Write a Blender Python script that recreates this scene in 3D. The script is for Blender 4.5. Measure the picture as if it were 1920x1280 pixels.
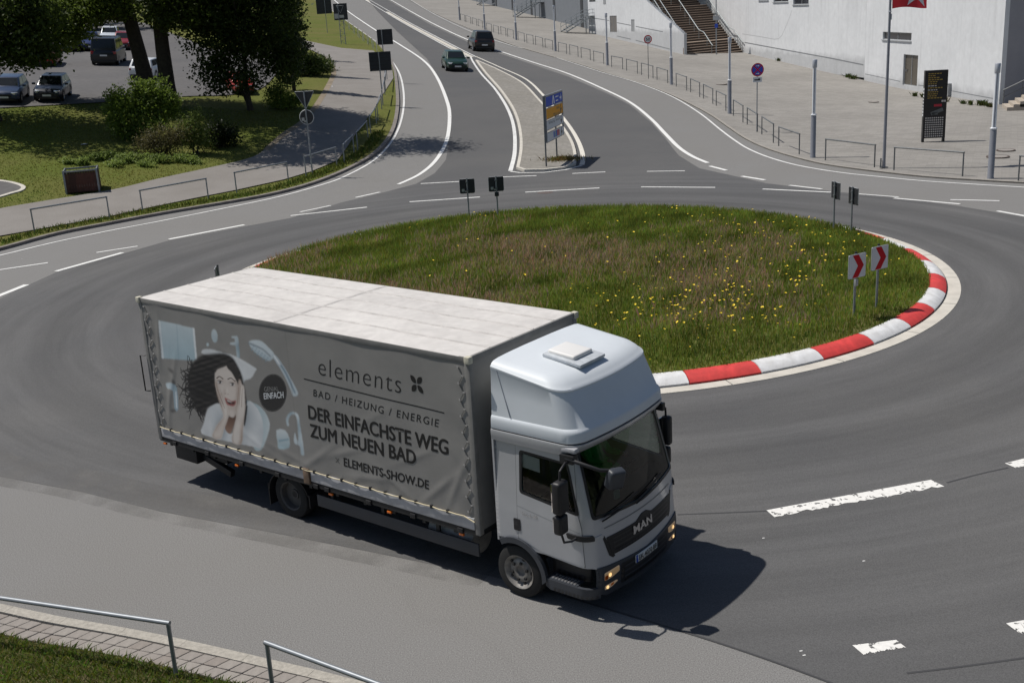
import bpy, bmesh, math, random
import numpy as np
from mathutils import Vector, Matrix
from mathutils.geometry import delaunay_2d_cdt
random.seed(7); RNG = np.random.default_rng(11)
for o in list(bpy.data.objects): bpy.data.objects.remove(o)
SC = bpy.context.scene; COL = SC.collection

# ---------------------------------------------------------------- camera, sky, sun, exposure
FPX, CAMH, PITCH, ROLL = 2105.65, 7.792, 0.2887, -0.0570      # focal length in photo pixels (1920 wide)
cp, sp, cr, sr = math.cos(PITCH), math.sin(PITCH), math.cos(ROLL), math.sin(ROLL)
CF = np.array([0, cp, -sp]); _u = np.array([0, sp, cp]); _r = np.array([1., 0, 0])
CR = cr*_r + sr*_u; CU = -sr*_r + cr*_u; CC = np.array([0, 0, CAMH])
cd = bpy.data.cameras.new('camera'); cam = bpy.data.objects.new('camera', cd); COL.objects.link(cam)
cd.sensor_width = 36; cd.lens = FPX/1920*36; cd.clip_start = .1; cd.clip_end = 6000
M = Matrix(((CR[0], CU[0], -CF[0], 0), (CR[1], CU[1], -CF[1], 0), (CR[2], CU[2], -CF[2], CAMH), (0, 0, 0, 1)))
cam.matrix_world = M; SC.camera = cam
SUN_EL, SUN_DIR = math.radians(61), math.radians(-19)         # SUN_DIR: way the shadows fall in plan
wd = bpy.data.worlds.new('World'); SC.world = wd; wd.use_nodes = True
nt = wd.node_tree; sky = nt.nodes.new('ShaderNodeTexSky'); sky.sky_type = 'NISHITA'; sky.sun_disc = False
tos = np.array([-math.cos(SUN_DIR)*math.cos(SUN_EL), -math.sin(SUN_DIR)*math.cos(SUN_EL), math.sin(SUN_EL)])
sky.sun_elevation = SUN_EL; sky.sun_rotation = math.atan2(tos[0], tos[1])
sky.air_density = 1.0; sky.dust_density = 1.5; sky.ozone_density = 1.0; sky.altitude = 600
bg = nt.nodes['Background']; bg.inputs[1].default_value = 0.062; nt.links.new(sky.outputs[0], bg.inputs[0])
sd = bpy.data.lights.new('sun', 'SUN'); sd.energy = 4.2; sd.angle = math.radians(.53); sd.color = (1, .955, .89)
sun = bpy.data.objects.new('sun', sd); COL.objects.link(sun); sun.location = (-40, 20, 60)
sun.rotation_euler = Vector(tos).to_track_quat('Z', 'Y').to_euler()
SC.view_settings.view_transform = 'Standard'; SC.view_settings.look = 'None'
SC.view_settings.exposure = 0; SC.view_settings.gamma = 1; SC.view_settings.use_curve_mapping = False
SC.render.engine = 'CYCLES'

# ---------------------------------------------------------------- terrain and pixel -> ground helpers
def sstep(a, b, x): t = np.clip((x-a)/(b-a), 0, 1); return t*t*(3-2*t)
def Z(x, y):                       # flat round the roundabout, then climbing away and to the left
    x = np.asarray(x, float); y = np.asarray(y, float)
    pl = .66 + .037*(y-71.8) - .080*(np.clip(x, -45, 40)-14.5)
    pl = .5*(pl + np.sqrt(pl*pl+.25)) - .2
    return np.maximum(pl, 0)*sstep(50, 82, y+.5*np.maximum(0, -x-8))
TT = np.concatenate([np.linspace(6, 130, 900), np.geomspace(130.5, 900, 500)])
def ray(px, py):
    d = (px-960)/FPX*CR - (py-640)/FPX*CU + CF; return d
def G(px, py, h=0.):               # point of the terrain (raised by h) seen at photo pixel px, py
    d = ray(px, py); P = CC + TT[:, None]*d; g = P[:, 2] - Z(P[:, 0], P[:, 1]) - h
    i = int(np.argmax(g < 0)) if (g < 0).any() else len(TT)-1
    a = TT[max(i-1, 0)] + (TT[i]-TT[max(i-1, 0)])*(g[i-1]/(g[i-1]-g[i]) if i and g[i-1] != g[i] else 1)
    q = CC + a*d; return Vector((q[0], q[1], float(Z(q[0], q[1])+h)))
def proj(X):
    d = np.asarray(X, float)-CC; z = d@CF; return 960+FPX*(d@CR)/z, 640-FPX*(d@CU)/z
def height_at(base, py):           # height above base whose image row is py
    lo, hi = 0., 40.
    for _ in range(40):
        m = (lo+hi)/2
        if proj((base[0], base[1], base[2]+m))[1] > py: lo = m
        else: hi = m
    return lo
def spline(pts, n=8, closed=False):
    P = [np.array(p, float) for p in pts]; N = len(P); out = []
    for i in range(N if closed else N-1):
        g = (lambda k: P[k % N]) if closed else (lambda k: P[min(max(k, 0), N-1)])
        a, b, c, d = g(i-1), g(i), g(i+1), g(i+2)
        for k in range(n):
            t = k/n; out.append(.5*((2*b)+(c-a)*t+(2*a-5*b+4*c-d)*t*t+(3*b-a-3*c+d)*t**3))
    if not closed: out.append(P[-1])
    return out
def gpoly(pts, n=6): return [G(*p)[:2] for p in spline(pts, n)]
def dens(poly, step, closed=True):
    out = []; N = len(poly)
    for i in range(N if closed else N-1):
        a = np.array(poly[i][:2], float); b = np.array(poly[(i+1) % N][:2], float)
        far = math.hypot(*a); st = max(step, far*.02)
        k = max(1, int(np.linalg.norm(b-a)/st))
        for j in range(k): out.append(tuple(a+(b-a)*j/k))
    if not closed: out.append(tuple(poly[-1][:2]))
    return out
def inpoly(pts, poly):
    x, y = pts[:, 0], pts[:, 1]; P = np.array(poly); c = np.zeros(len(pts), bool); j = len(P)-1
    for i in range(len(P)):
        xi, yi, xj, yj = *P[i], *P[j]
        m = ((yi > y) != (yj > y)) & (x < (xj-xi)*(y-yi)/(yj-yi+1e-12)+xi); c ^= m; j = i
    return c
def cdt(outer, holes=(), step=None, inner=None):
    """triangulate a polygon with holes and inner points -> 2D verts, tris"""
    V = []; Ed = []
    for lp in [outer]+list(holes):
        b = len(V); V += [tuple(p[:2]) for p in lp]; n = len(lp); Ed += [(b+i, b+(i+1) % n) for i in range(n)]
    if inner is None and step:
        A = np.array(outer); lo, hi = A.min(0), A.max(0)
        gx, gy = np.meshgrid(np.arange(lo[0], hi[0], step), np.arange(lo[1], hi[1], step)); inner = np.stack([gx.ravel(), gy.ravel()], 1)
    if inner is not None and len(inner):
        inner = inner[inpoly(inner, outer)]; V += [tuple(p) for p in inner]
    r = delaunay_2d_cdt([Vector(v) for v in V], Ed, [], 0, 1e-5)
    vs = np.array([tuple(v) for v in r[0]]); tr = [t for t in r[2] if len(t) == 3]
    cen = np.array([vs[list(t)].mean(0) for t in tr]); k = inpoly(cen, outer)
    for h in holes: k &= ~inpoly(cen, h)
    out = []
    for t, f in zip(tr, k):
        if f:
            a, b, c = vs[list(t)]
            ar = (b[0]-a[0])*(c[1]-a[1])-(b[1]-a[1])*(c[0]-a[0])
            if abs(ar) > 1e-10: out.append(tuple(t) if ar > 0 else tuple(t[::-1]))
    return vs, out

# ---------------------------------------------------------------- materials
def mat(name, col, rough=.6, metal=0., spec=.5, var=0., vscale=3., bump=0., bscale=40., coat=0., detail=4, second=None, sscale=.4, samt=.5, attr=None, trans=0., emis=None):
    m = bpy.data.materials.new(name); m.use_nodes = True; t = m.node_tree; N = t.nodes; L = t.links; b = N['Principled BSDF']
    b.inputs['Roughness'].default_value = rough; b.inputs['Metallic'].default_value = metal
    b.inputs['Specular IOR Level'].default_value = spec; b.inputs['Coat Weight'].default_value = coat; b.inputs['Coat Roughness'].default_value = .08
    tc = N.new('ShaderNodeTexCoord'); src = None
    def noise(sc, det=detail, rgh=.6):
        n = N.new('ShaderNodeTexNoise'); n.inputs['Scale'].default_value = sc; n.inputs['Detail'].default_value = det; n.inputs['Roughness'].default_value = rgh
        L.new(tc.outputs['Object'], n.inputs['Vector']); return n
    if attr:
        a = N.new('ShaderNodeAttribute'); a.attribute_name = attr; src = a.outputs['Color']
    else:
        c = N.new('ShaderNodeRGB'); c.outputs[0].default_value = (*col, 1); src = c.outputs[0]
    if second:
        n = noise(sscale, 5); r = N.new('ShaderNodeMapRange'); r.inputs[1].default_value = .5-.25*(1-samt)-.02; r.inputs[2].default_value = .5+.25; L.new(n.outputs[0], r.inputs[0])
        mx = N.new('ShaderNodeMix'); mx.data_type = 'RGBA'; L.new(r.outputs[0], mx.inputs[0]); L.new(src, mx.inputs[6]); mx.inputs[7].default_value = (*second, 1); src = mx.outputs[2]
    if var:
        n = noise(vscale); r = N.new('ShaderNodeMapRange'); r.inputs[1].default_value = .25; r.inputs[2].default_value = .75; r.inputs[3].default_value = 1-var; r.inputs[4].default_value = 1+var
        L.new(n.outputs[0], r.inputs[0]); mx = N.new('ShaderNodeMix'); mx.data_type = 'RGBA'; mx.blend_type = 'MULTIPLY'; mx.inputs[0].default_value = 1
        L.new(src, mx.inputs[6]); L.new(r.outputs[0], mx.inputs[7]); src = mx.outputs[2]
    L.new(src, b.inputs['Base Color'])
    if bump:
        n = noise(bscale); bp = N.new('ShaderNodeBump'); bp.inputs['Strength'].default_value = bump; bp.inputs['Distance'].default_value = .02
        L.new(n.outputs[0], bp.inputs['Height']); L.new(bp.outputs[0], b.inputs['Normal'])
    if trans:
        tr = N.new('ShaderNodeBsdfTranslucent'); L.new(src, tr.inputs[0]); ms = N.new('ShaderNodeMixShader'); ms.inputs[0].default_value = trans
        L.new(b.outputs[0], ms.inputs[1]); L.new(tr.outputs[0], ms.inputs[2]); L.new(ms.outputs[0], N['Material Output'].inputs[0])
    if emis: b.inputs['Emission Color'].default_value = (*emis[0], 1); b.inputs['Emission Strength'].default_value = emis[1]
    m['src'] = 1
    return m
def color_chain(m):
    """returns tree, nodes, links, bsdf and the socket feeding base colour"""
    t = m.node_tree; b = t.nodes['Principled BSDF']; return t, t.nodes, t.links, b, b.inputs['Base Color'].links[0].from_socket
def mult_node(m, make):            # multiply the base colour by a 0..1 value socket built by make(N, L)
    t, N, L, b, s = color_chain(m); v = make(N, L); mx = N.new('ShaderNodeMix'); mx.data_type = 'RGBA'; mx.blend_type = 'MULTIPLY'; mx.inputs[0].default_value = 1
    L.new(s, mx.inputs[6]); L.new(v, mx.inputs[7]); L.new(mx.outputs[2], b.inputs['Base Color'])
def mathn(N, L, op, a, b=None):
    n = N.new('ShaderNodeMath'); n.operation = op
    for i, x in enumerate((a, b)):
        if x is None: continue
        if isinstance(x, (int, float)): n.inputs[i].default_value = x
        else: L.new(x, n.inputs[i])
    return n.outputs[0]
def ramp(N, L, v, a, b, c, d):
    r = N.new('ShaderNodeMapRange'); r.inputs[1].default_value = a; r.inputs[2].default_value = b; r.inputs[3].default_value = c; r.inputs[4].default_value = d; L.new(v, r.inputs[0]); return r.outputs[0]
def glassmat(name, tint, rough=.02):
    m = bpy.data.materials.new(name); m.use_nodes = True; t = m.node_tree; N = t.nodes; L = t.links; N.remove(N['Principled BSDF'])
    tr = N.new('ShaderNodeBsdfTransparent'); tr.inputs[0].default_value = (*tint, 1); gl = N.new('ShaderNodeBsdfGlossy'); gl.inputs['Roughness'].default_value = rough
    fr = N.new('ShaderNodeFresnel'); fr.inputs[0].default_value = 1.5; ms = N.new('ShaderNodeMixShader'); L.new(fr.outputs[0], ms.inputs[0]); L.new(tr.outputs[0], ms.inputs[1]); L.new(gl.outputs[0], ms.inputs[2])
    L.new(ms.outputs[0], N['Material Output'].inputs[0]); return m
C0 = (1.704, 32.761); R_OUT, R_DASH = 11.02, 17.2

# ---------------------------------------------------------------- mesh building
class MB:
    def __init__(s): s.v = []; s.f = []; s.m = []
    def add(s, vs, fs, mi=0):
        b = len(s.v); s.v += [tuple(v) for v in vs]; s.f += [tuple(b+i for i in f) for f in fs]; s.m += [mi]*len(fs); return s
    def box(s, c, d, rz=0, mi=0, rot=None):
        R = rot if rot is not None else Matrix.Rotation(rz, 3, 'Z')
        vs = [Vector(c)+R@Vector((d[0]*x/2, d[1]*y/2, d[2]*z/2)) for x in (-1, 1) for y in (-1, 1) for z in (-1, 1)]
        return s.add(vs, [(0, 1, 3, 2), (4, 6, 7, 5), (0, 4, 5, 1), (2, 3, 7, 6), (0, 2, 6, 4), (1, 5, 7, 3)], mi)
    def bb(s, a, b, mi=0): return s.box([(x+y)/2 for x, y in zip(a, b)], [abs(y-x) for x, y in zip(a, b)], mi=mi)
    def loft(s, rings, closed=True, caps=True, mi=0):
        n = len(rings[0]); b = len(s.v)
        for r in rings: s.v += [tuple(p) for p in r]
        for k in range(len(rings)-1):
            for i in range(n if closed else n-1):
                j = (i+1) % n; s.f.append((b+k*n+i, b+k*n+j, b+(k+1)*n+j, b+(k+1)*n+i)); s.m.append(mi)
        if caps and closed:
            s.f.append(tuple(b+i for i in range(n))[::-1]); s.m.append(mi); q = b+(len(rings)-1)*n; s.f.append(tuple(q+i for i in range(n))); s.m.append(mi)
        return s
    def tube(s, pts, r, n=8, mi=0, caps=True):
        P = [Vector(p) for p in pts]; rs = r if isinstance(r, (list, tuple)) else [r]*len(P); rings = []; prev = None
        for i, p in enumerate(P):
            d = (P[min(i+1, len(P)-1)]-P[max(i-1, 0)]).normalized()
            if prev is None: a = d.orthogonal().normalized()
            else: a = (prev-d*prev.dot(d)); a = a.normalized() if a.length > 1e-6 else d.orthogonal().normalized()
            prev = a; c = d.cross(a); rings.append([p+(a*math.cos(2*math.pi*k/n)+c*math.sin(2*math.pi*k/n))*rs[i] for k in range(n)])
        return s.loft(rings, caps=caps, mi=mi)
    def lathe(s, prof, c=(0, 0, 0), axis='Z', n=20, mi=0, caps=True):   # prof: (radius, along)
        rings = []
        for r, h in prof:
            ring = []
            for k in range(n):
                a = 2*math.pi*k/n; x, y = r*math.cos(a), r*math.sin(a)
                v = (x, y, h) if axis == 'Z' else ((x, -h, y) if axis == 'Y' else (h, x, y)); ring.append(Vector(c)+Vector(v))
            rings.append(ring)
        return s.loft(rings, mi=mi, caps=caps)
    def prism(s, poly, f0, f1, mi=0):       # f0,f1 map 2D -> 3D for the two faces
        vs, tr = cdt(poly); n = len(vs); s.add([f0(*p) for p in vs]+[f1(*p) for p in vs], [t[::-1] for t in tr]+[tuple(i+n for i in t) for t in tr], mi)
        b = len(s.v); k = len(poly); s.add([f0(*p) for p in poly]+[f1(*p) for p in poly], [(i, (i+1) % k, k+(i+1) % k, k+i) for i in range(k)], mi); return s
    def build(s, name, mats, parent=None, bevel=0, smooth=0, seg=2, weld=True):
        me = bpy.data.meshes.new(name); me.from_pydata(s.v, [], s.f)
        mats = mats if isinstance(mats, (list, tuple)) else [mats]
        for m in mats: me.materials.append(m)
        if len(mats) > 1: me.polygons.foreach_set('material_index', s.m)
        bm = bmesh.new(); bm.from_mesh(me)
        if weld: bmesh.ops.remove_doubles(bm, verts=bm.verts, dist=1e-5)
        bmesh.ops.recalc_face_normals(bm, faces=bm.faces)
        if bevel:
            ed = [e for e in bm.edges if len(e.link_faces) == 2 and e.calc_face_angle(0) > .5]
            bmesh.ops.bevel(bm, geom=ed, offset=bevel, segments=seg, affect='EDGES', profile=.6, clamp_overlap=True)
        bm.to_mesh(me); bm.free()
        if smooth or bevel:
            me.polygons.foreach_set('use_smooth', [True]*len(me.polygons)); me.set_sharp_from_angle(angle=math.radians(smooth or 40))
        return link(name, me, parent)
def link(name, me, parent=None):
    o = bpy.data.objects.new(name, me); COL.objects.link(o)
    if parent: o.parent = parent
    return o
def tag(o, label=None, cat=None, group=None, kind=None):
    for k, v in (('label', label), ('category', cat), ('group', group), ('kind', kind)):
        if v: o[k] = v
    return o
def empty(name, loc, rz=0, label=None, cat=None, group=None):
    o = bpy.data.objects.new(name, None); COL.objects.link(o); o.location = loc; o.rotation_euler = (0, 0, rz); o.empty_display_size = .3; return tag(o, label, cat, group)
def dup(root, loc, rz, label, group=None, scale=None, z=None):
    kids = {}
    for c in ALLKIDS(root): kids.setdefault(c.parent, []).append(c)
    def rec(o, par):
        c = o.copy(); COL.objects.link(c)
        if par: c.parent = par
        for k in kids.get(o, []): rec(k, c)
        return c
    r = rec(root, None); r.location = loc; r.rotation_euler = (0, 0, rz); r['label'] = label
    if group: r['group'] = group
    if scale: r.scale = scale
    return r
def ALLKIDS(o):
    out = []
    for c in o.children: out.append(c); out += ALLKIDS(c)
    return out
def npmesh(name, V, F, mat_, parent=None, colr=None, smooth=False):   # F: (n,3) or (n,4) array
    me = bpy.data.meshes.new(name); k = F.shape[1]; me.vertices.add(len(V)); me.vertices.foreach_set('co', np.asarray(V, np.float32).ravel())
    me.loops.add(F.size); me.loops.foreach_set('vertex_index', F.ravel().astype(np.int32)); me.polygons.add(len(F))
    me.polygons.foreach_set('loop_start', np.arange(0, F.size, k, dtype=np.int32)); me.update(calc_edges=True); me.validate()
    if colr is not None:
        a = me.attributes.new('col', 'FLOAT_COLOR', 'POINT'); a.data.foreach_set('color', np.concatenate([colr, np.ones((len(colr), 1))], 1).astype(np.float32).ravel())
    me.materials.append(mat_)
    if smooth: me.polygons.foreach_set('use_smooth', [True]*len(me.polygons))
    return link(name, me, parent)
def lift(y, off): return off*np.maximum(1, (np.asarray(y)/40.)**1.4) if off < .03 else off
def sheet(name, poly, off, m, step=1.4, skirt=0, kind='structure', holes=(), zf=None, parent=None, hstep=None):
    poly = dens(poly, step)
    A = np.array(poly); lo, hi = A.min(0), A.max(0); inner = []
    x0 = lo[0]
    y = max(lo[1], -5)
    while y < hi[1]:                       # rows get coarser away from the camera
        st = max(step, .025*abs(y)); xs = np.arange(lo[0]+st*.5, hi[0], st if hi[0]-lo[0] < 400 else st*2); inner.append(np.stack([xs, np.full(len(xs), y)], 1)); y += st
    inner = np.concatenate(inner) if inner else np.zeros((0, 2))
    # keep inner points off the outline
    if len(inner):
        d = np.full(len(inner), 9e9)
        for k in range(0, len(A), 200): d = np.minimum(d, ((inner[:, None]-A[None, k:k+200])**2).sum(2).min(1))
        inner = inner[d > (.3*step)**2]
    vs, tr = cdt(poly, holes, inner=inner); zz = (zf or Z)(vs[:, 0], vs[:, 1])+lift(vs[:, 1], off)
    mb = MB(); mb.add(np.column_stack([vs, zz]), tr)
    if skirt:
        n = len(poly); P = np.array(poly); zb = (zf or Z)(P[:, 0], P[:, 1])+off
        mb.add([(*p, z) for p, z in zip(P, zb)]+[(*p, z-skirt) for p, z in zip(P, zb)], [(i, n+i, n+(i+1) % n, (i+1) % n) for i in range(n)])
    me = bpy.data.meshes.new(name); me.from_pydata(mb.v, [], mb.f); me.materials.append(m); o = link(name, me, parent)
    if kind and not parent: o['kind'] = kind
    me.polygons.foreach_set('use_smooth', [True]*len(me.polygons)); me.set_sharp_from_angle(angle=.6)
    return o
def ribbon(name, pts, w, off, m, kind='structure', thick=0, parent=None, side=0):   # pts world xy; w width (or (w0,w1)); side -1/0/+1 offset to one side
    P = [Vector((p[0], p[1])) for p in pts]; L = []; Rr = []
    for i, p in enumerate(P):
        d = (P[min(i+1, len(P)-1)]-P[max(i-1, 0)]).normalized(); nrm = Vector((-d.y, d.x)); ww = w if not isinstance(w, tuple) else w[0]+(w[1]-w[0])*i/max(1, len(P)-1)
        L.append(p+nrm*ww*(.5+side*.5)); Rr.append(p-nrm*ww*(.5-side*.5))
    mb = MB(); n = len(P)
    up = [(*q, float(Z(*q)+lift(q[1], off))) for q in L+Rr]
    if thick:
        lo = [(a, b, c-thick) for a, b, c in up]
        mb.add(up+lo, [(i, i+1, n+i+1, n+i) for i in range(n-1)]+[(i, 2*n+i, 2*n+i+1, i+1) for i in range(n-1)]+[(n+i, n+i+1, 3*n+i+1, 3*n+i) for i in range(n-1)]+[(0, n, 3*n, 2*n), (n-1, 3*n-1, 4*n-1, 2*n-1)])
    else: mb.add(up, [(n+i, n+i+1, i+1, i) for i in range(n-1)])
    o = mb.build(name, m, parent)
    if kind and not parent: o['kind'] = kind
    return o
# ---------------------------------------------------------------- ground materials
M_SOIL = mat('soil_ground', (.075, .095, .035), .95, var=.3, vscale=.6)
M_LIGHT = mat('old_asphalt', (.198, .195, .190), .9, spec=.25, second=(.19, .185, .177), sscale=.25, var=.55, vscale=58, detail=6, bump=.05, bscale=200)
M_DARK = mat('new_asphalt', (.092, .092, .0935), .85, spec=.3, second=(.112, .110, .108), sscale=.16, var=.36, vscale=60, detail=6, bump=.05, bscale=200)
def polar_wear(m, amt):
    def mk(N, L):
        tc = N.new('ShaderNodeTexCoord'); sx = N.new('ShaderNodeSeparateXYZ'); L.new(tc.outputs['Object'], sx.inputs[0])
        dx = mathn(N, L, 'SUBTRACT', sx.outputs[0], C0[0]); dy = mathn(N, L, 'SUBTRACT', sx.outputs[1], C0[1])
        r = mathn(N, L, 'SQRT', mathn(N, L, 'ADD', mathn(N, L, 'MULTIPLY', dx, dx), mathn(N, L, 'MULTIPLY', dy, dy)))
        a = mathn(N, L, 'ARCTAN2', dy, dx); cb = N.new('ShaderNodeCombineXYZ'); L.new(mathn(N, L, 'MULTIPLY', r, 1.7), cb.inputs[0]); L.new(mathn(N, L, 'MULTIPLY', a, 1.6), cb.inputs[1])
        n = N.new('ShaderNodeTexNoise'); n.inputs['Scale'].default_value = 1; n.inputs['Detail'].default_value = 5; n.inputs['Roughness'].default_value = .65; L.new(cb.outputs[0], n.inputs['Vector'])
        # polished wheel tracks at two radii
        w1 = mathn(N, L, 'ABSOLUTE', mathn(N, L, 'SUBTRACT', r, 12.7)); w2 = mathn(N, L, 'ABSOLUTE', mathn(N, L, 'SUBTRACT', r, 14.6))
        tr = mathn(N, L, 'MAXIMUM', ramp(N, L, w1, 0, .9, 1, 0), ramp(N, L, w2, 0, 1.0, 1, 0))
        v = mathn(N, L, 'MULTIPLY', ramp(N, L, n.outputs[0], .3, .7, 1-amt, 1+amt), ramp(N, L, mathn(N, L, 'MULTIPLY', tr, n.outputs[0]), 0, .6, 1.05, .84))
        fd = ramp(N, L, r, 18, 23, 1, 0); return mathn(N, L, 'ADD', mathn(N, L, 'MULTIPLY', mathn(N, L, 'SUBTRACT', v, 1.0), fd), 1.0)
    mult_node(m, mk)
polar_wear(M_DARK, .19)
def road_wear(m, scale, amt):      # faint patches, cracks and tar joints
    def mk(N, L):
        tc = N.new('ShaderNodeTexCoord'); v = N.new('ShaderNodeTexVoronoi'); v.feature = 'DISTANCE_TO_EDGE'; v.inputs['Scale'].default_value = scale
        nz = N.new('ShaderNodeTexNoise'); nz.inputs['Scale'].default_value = .9; nz.inputs['Detail'].default_value = 5; L.new(tc.outputs['Object'], nz.inputs['Vector'])
        ad = N.new('ShaderNodeVectorMath'); ad.operation = 'ADD'; L.new(tc.outputs['Object'], ad.inputs[0]); L.new(nz.outputs['Color'], ad.inputs[1]); L.new(ad.outputs[0], v.inputs['Vector'])
        return ramp(N, L, v.outputs[0], 0, .006, 1-amt, 1)
    mult_node(m, mk)
road_wear(M_LIGHT, .07, .03)
M_PATH = mat('path_asphalt', (.24, .225, .21), .9, spec=.25, var=.18, vscale=30, second=(.20, .185, .17), sscale=.5, bump=.2, bscale=120)
M_LOT = mat('parking_asphalt', (.108, .105, .106), .9, spec=.25, var=.15, vscale=3, second=(.135, .13, .128), sscale=.12)
M_PAINT = mat('road_paint', (.74, .74, .72), .7, var=.10, vscale=14, second=(.58, .58, .57), sscale=2.2)
M_PAINTY = mat('old_cream_paint', (.66, .63, .56), .75, var=.10, vscale=9)
def worn(m, thr, sc):              # flaked paint: holes in the sheet
    t = m.node_tree; N = t.nodes; L = t.links; tc = N.new('ShaderNodeTexCoord'); n = N.new('ShaderNodeTexNoise'); n.inputs['Scale'].default_value = sc; n.inputs['Detail'].default_value = 7; n.inputs['Roughness'].default_value = .68
    L.new(tc.outputs['Object'], n.inputs['Vector']); r = ramp(N, L, n.outputs[0], thr, thr+.012, 0, 1); L.new(r, N['Principled BSDF'].inputs['Alpha'])
M_WORN = mat('flaked_road_paint', (.74, .73, .70), .75, var=.10, vscale=14); worn(M_WORN, .405, 7)
M_WORN2 = mat('lightly_flaked_paint', (.74, .74, .72), .7, var=.08, vscale=14); worn(M_WORN2, .31, 6)
M_KERB = mat('kerb_concrete', (.20, .18, .165), .9, var=.25, vscale=3, bump=.3, bscale=60)
M_PALE = mat('pale_kerb_concrete', (.55, .52, .46), .9, var=.14, vscale=2.5, bump=.25, bscale=80)
M_FGKERB = mat('weathered_kerb', (.39, .365, .32), .95, var=.25, vscale=18, bump=.6, bscale=60)
M_LAWN = mat('lawn', (.098, .122, .024), .95, spec=.1, second=(.145, .132, .045), sscale=.16, var=.3, vscale=7, detail=8, bump=.8, bscale=30)
M_PAVE = mat('plaza_pavers', (.315, .30, .278), .9, spec=.2, second=(.25, .238, .22), sscale=.13, var=.12, vscale=12)
def bricks(m, sx, sy, rot, dark):
    def mk(N, L):
        tc = N.new('ShaderNodeTexCoord'); mp = N.new('ShaderNodeMapping'); mp.inputs['Rotation'].default_value = (0, 0, rot); L.new(tc.outputs['Object'], mp.inputs[0])
        b = N.new('ShaderNodeTexBrick'); b.inputs['Color1'].default_value = (1, 1, 1, 1); b.inputs['Color2'].default_value = (.82, .82, .82, 1); b.inputs['Mortar'].default_value = (dark,)*3+(1,)
        b.inputs['Scale'].default_value = 1; b.inputs['Brick Width'].default_value = sx; b.inputs['Row Height'].default_value = sy; b.inputs['Mortar Size'].default_value = .016; b.inputs['Bias'].default_value = .1; L.new(mp.outputs[0], b.inputs[0]); return b.outputs['Color']
    mult_node(m, mk)
bricks(M_PAVE, .62, .31, .42, .80)
M_WHITE = mat('white_kerb_paint', (.80, .81, .82), .6, var=.12, vscale=6, second=(.60, .59, .575), sscale=2.2, detail=8, bump=.3, bscale=40)
M_RED = mat('red_kerb_paint', (.70, .06, .055), .6, var=.18, vscale=6, second=(.50, .05, .045), sscale=2.6, detail=8, bump=.3, bscale=40)
M_ISLE = mat('island_turf', (.10, .125, .026), .95, spec=.1, second=(.14, .115, .055), sscale=.35, var=.4, vscale=6, detail=8)
M_COBB = mat('island_paving', (.285, .27, .245), .9, spec=.2, var=.16, vscale=8, second=(.25, .235, .205), sscale=.4); bricks(M_COBB, .4, .2, .9, .75)

# ---------------------------------------------------------------- ground, roads, lawns, plaza
gx = np.concatenate([-np.geomspace(1500, 60, 16), np.linspace(-55, 55, 30), np.geomspace(60, 1500, 16)]); gy = np.concatenate([[-60, -20, 0], np.linspace(8, 200, 60), np.geomspace(215, 2500, 18)])
X, Y = np.meshgrid(gx, gy); V = np.stack([X.ravel(), Y.ravel(), (Z(X, Y)-.35-.0*X).ravel()], 1); nx = len(gx)
F = np.array([(j*nx+i, j*nx+i+1, (j+1)*nx+i+1, (j+1)*nx+i) for j in range(len(gy)-1) for i in range(nx-1)])
tag(npmesh('ground', V, F, M_SOIL, smooth=True), kind='structure')

KERB_L = [(-60, 482), (0, 468), (100, 441), (200, 421), (300, 402), (400, 385), (500, 367), (580, 346), (650, 318), (702, 287), (731, 250), (742, 205), (741, 160), (736, 128), (720, 98), (690, 70), (655, 45), (622, 20), (606, 6)]
KERB_R = [(757, -6), (800, 18), (850, 42), (905, 64), (960, 85), (1020, 103), (1075, 118), (1140, 139), (1200, 157), (1262, 181), (1325, 213), (1365, 240), (1398, 262), (1440, 281), (1500, 299), (1560, 312), (1660, 325), (1760, 335), (1960, 347)]
kl = gpoly(KERB_L); kr = gpoly(KERB_R)
sheet('road', [(-26, 3), (40, 3), (40, 60), (24, 160), (10, 330), (-60, 330), (-24, 100), (-32, 46)], 0, M_LIGHT, step=1)
# darker asphalt: the ring and both carriageways
DARK = [(690, 0), (706, 20), (742, 57), (800, 110), (822, 145), (840, 187), (846, 217), (842, 263), (836, 300), (815, 325), (780, 345), (700, 366), (640, 380), (545, 409), (458, 425), (317, 451), (230, 476), (105, 511), (30, 545), (-60, 590),
        (-160, 720), (-60, 862), (0, 893), (150, 921), (300, 958), (480, 992), (700, 1035), (928, 1082), (1100, 1130), (1300, 1190), (1450, 1240), (1600, 1296), (1800, 1375), (2200, 1330), (2300, 700), (2160, 480),
        (1920, 407), (1800, 387), (1680, 371), (1560, 359), (1437, 344), (1362, 327), (1312, 316), (1273, 292), (1247, 259), (1221, 230), (1182, 198), (1130, 172), (1065, 144), (1000, 122), (937, 101), (880, 81), (807, 47), (732, 4), (726, 0)]
dk = [G(*p)[:2] for p in DARK[:31]]+[G(*p)[:2] for p in DARK[31:]]
sheet('ring_road', dk, .005, M_DARK, step=1.1)
lawn = kl+[(-60, 330), (-160, 330), (-160, 20), (-30, 26)]
sheet('lawn', lawn, .10, M_LAWN, step=1.3, skirt=.3)
plaza = [(p[0], p[1]) for p in kr]+[(62, 30), (90, 60), (90, 330), (0, 330)]
sheet('plaza', plaza, .06, M_PAVE, step=1.6, skirt=.3)
ribbon('kerb', dens(kl, .9, False), .22, .118, M_KERB, thick=.14, side=-1)
ribbon('kerb', dens(kr, .9, False), .16, .066, mat('plaza_kerb', (.30, .28, .25), .9, var=.15, vscale=4), thick=.09, side=1)
ribbon('gutter', dens(kl, .9, False), .30, .006, M_KERB, side=1)
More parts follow.
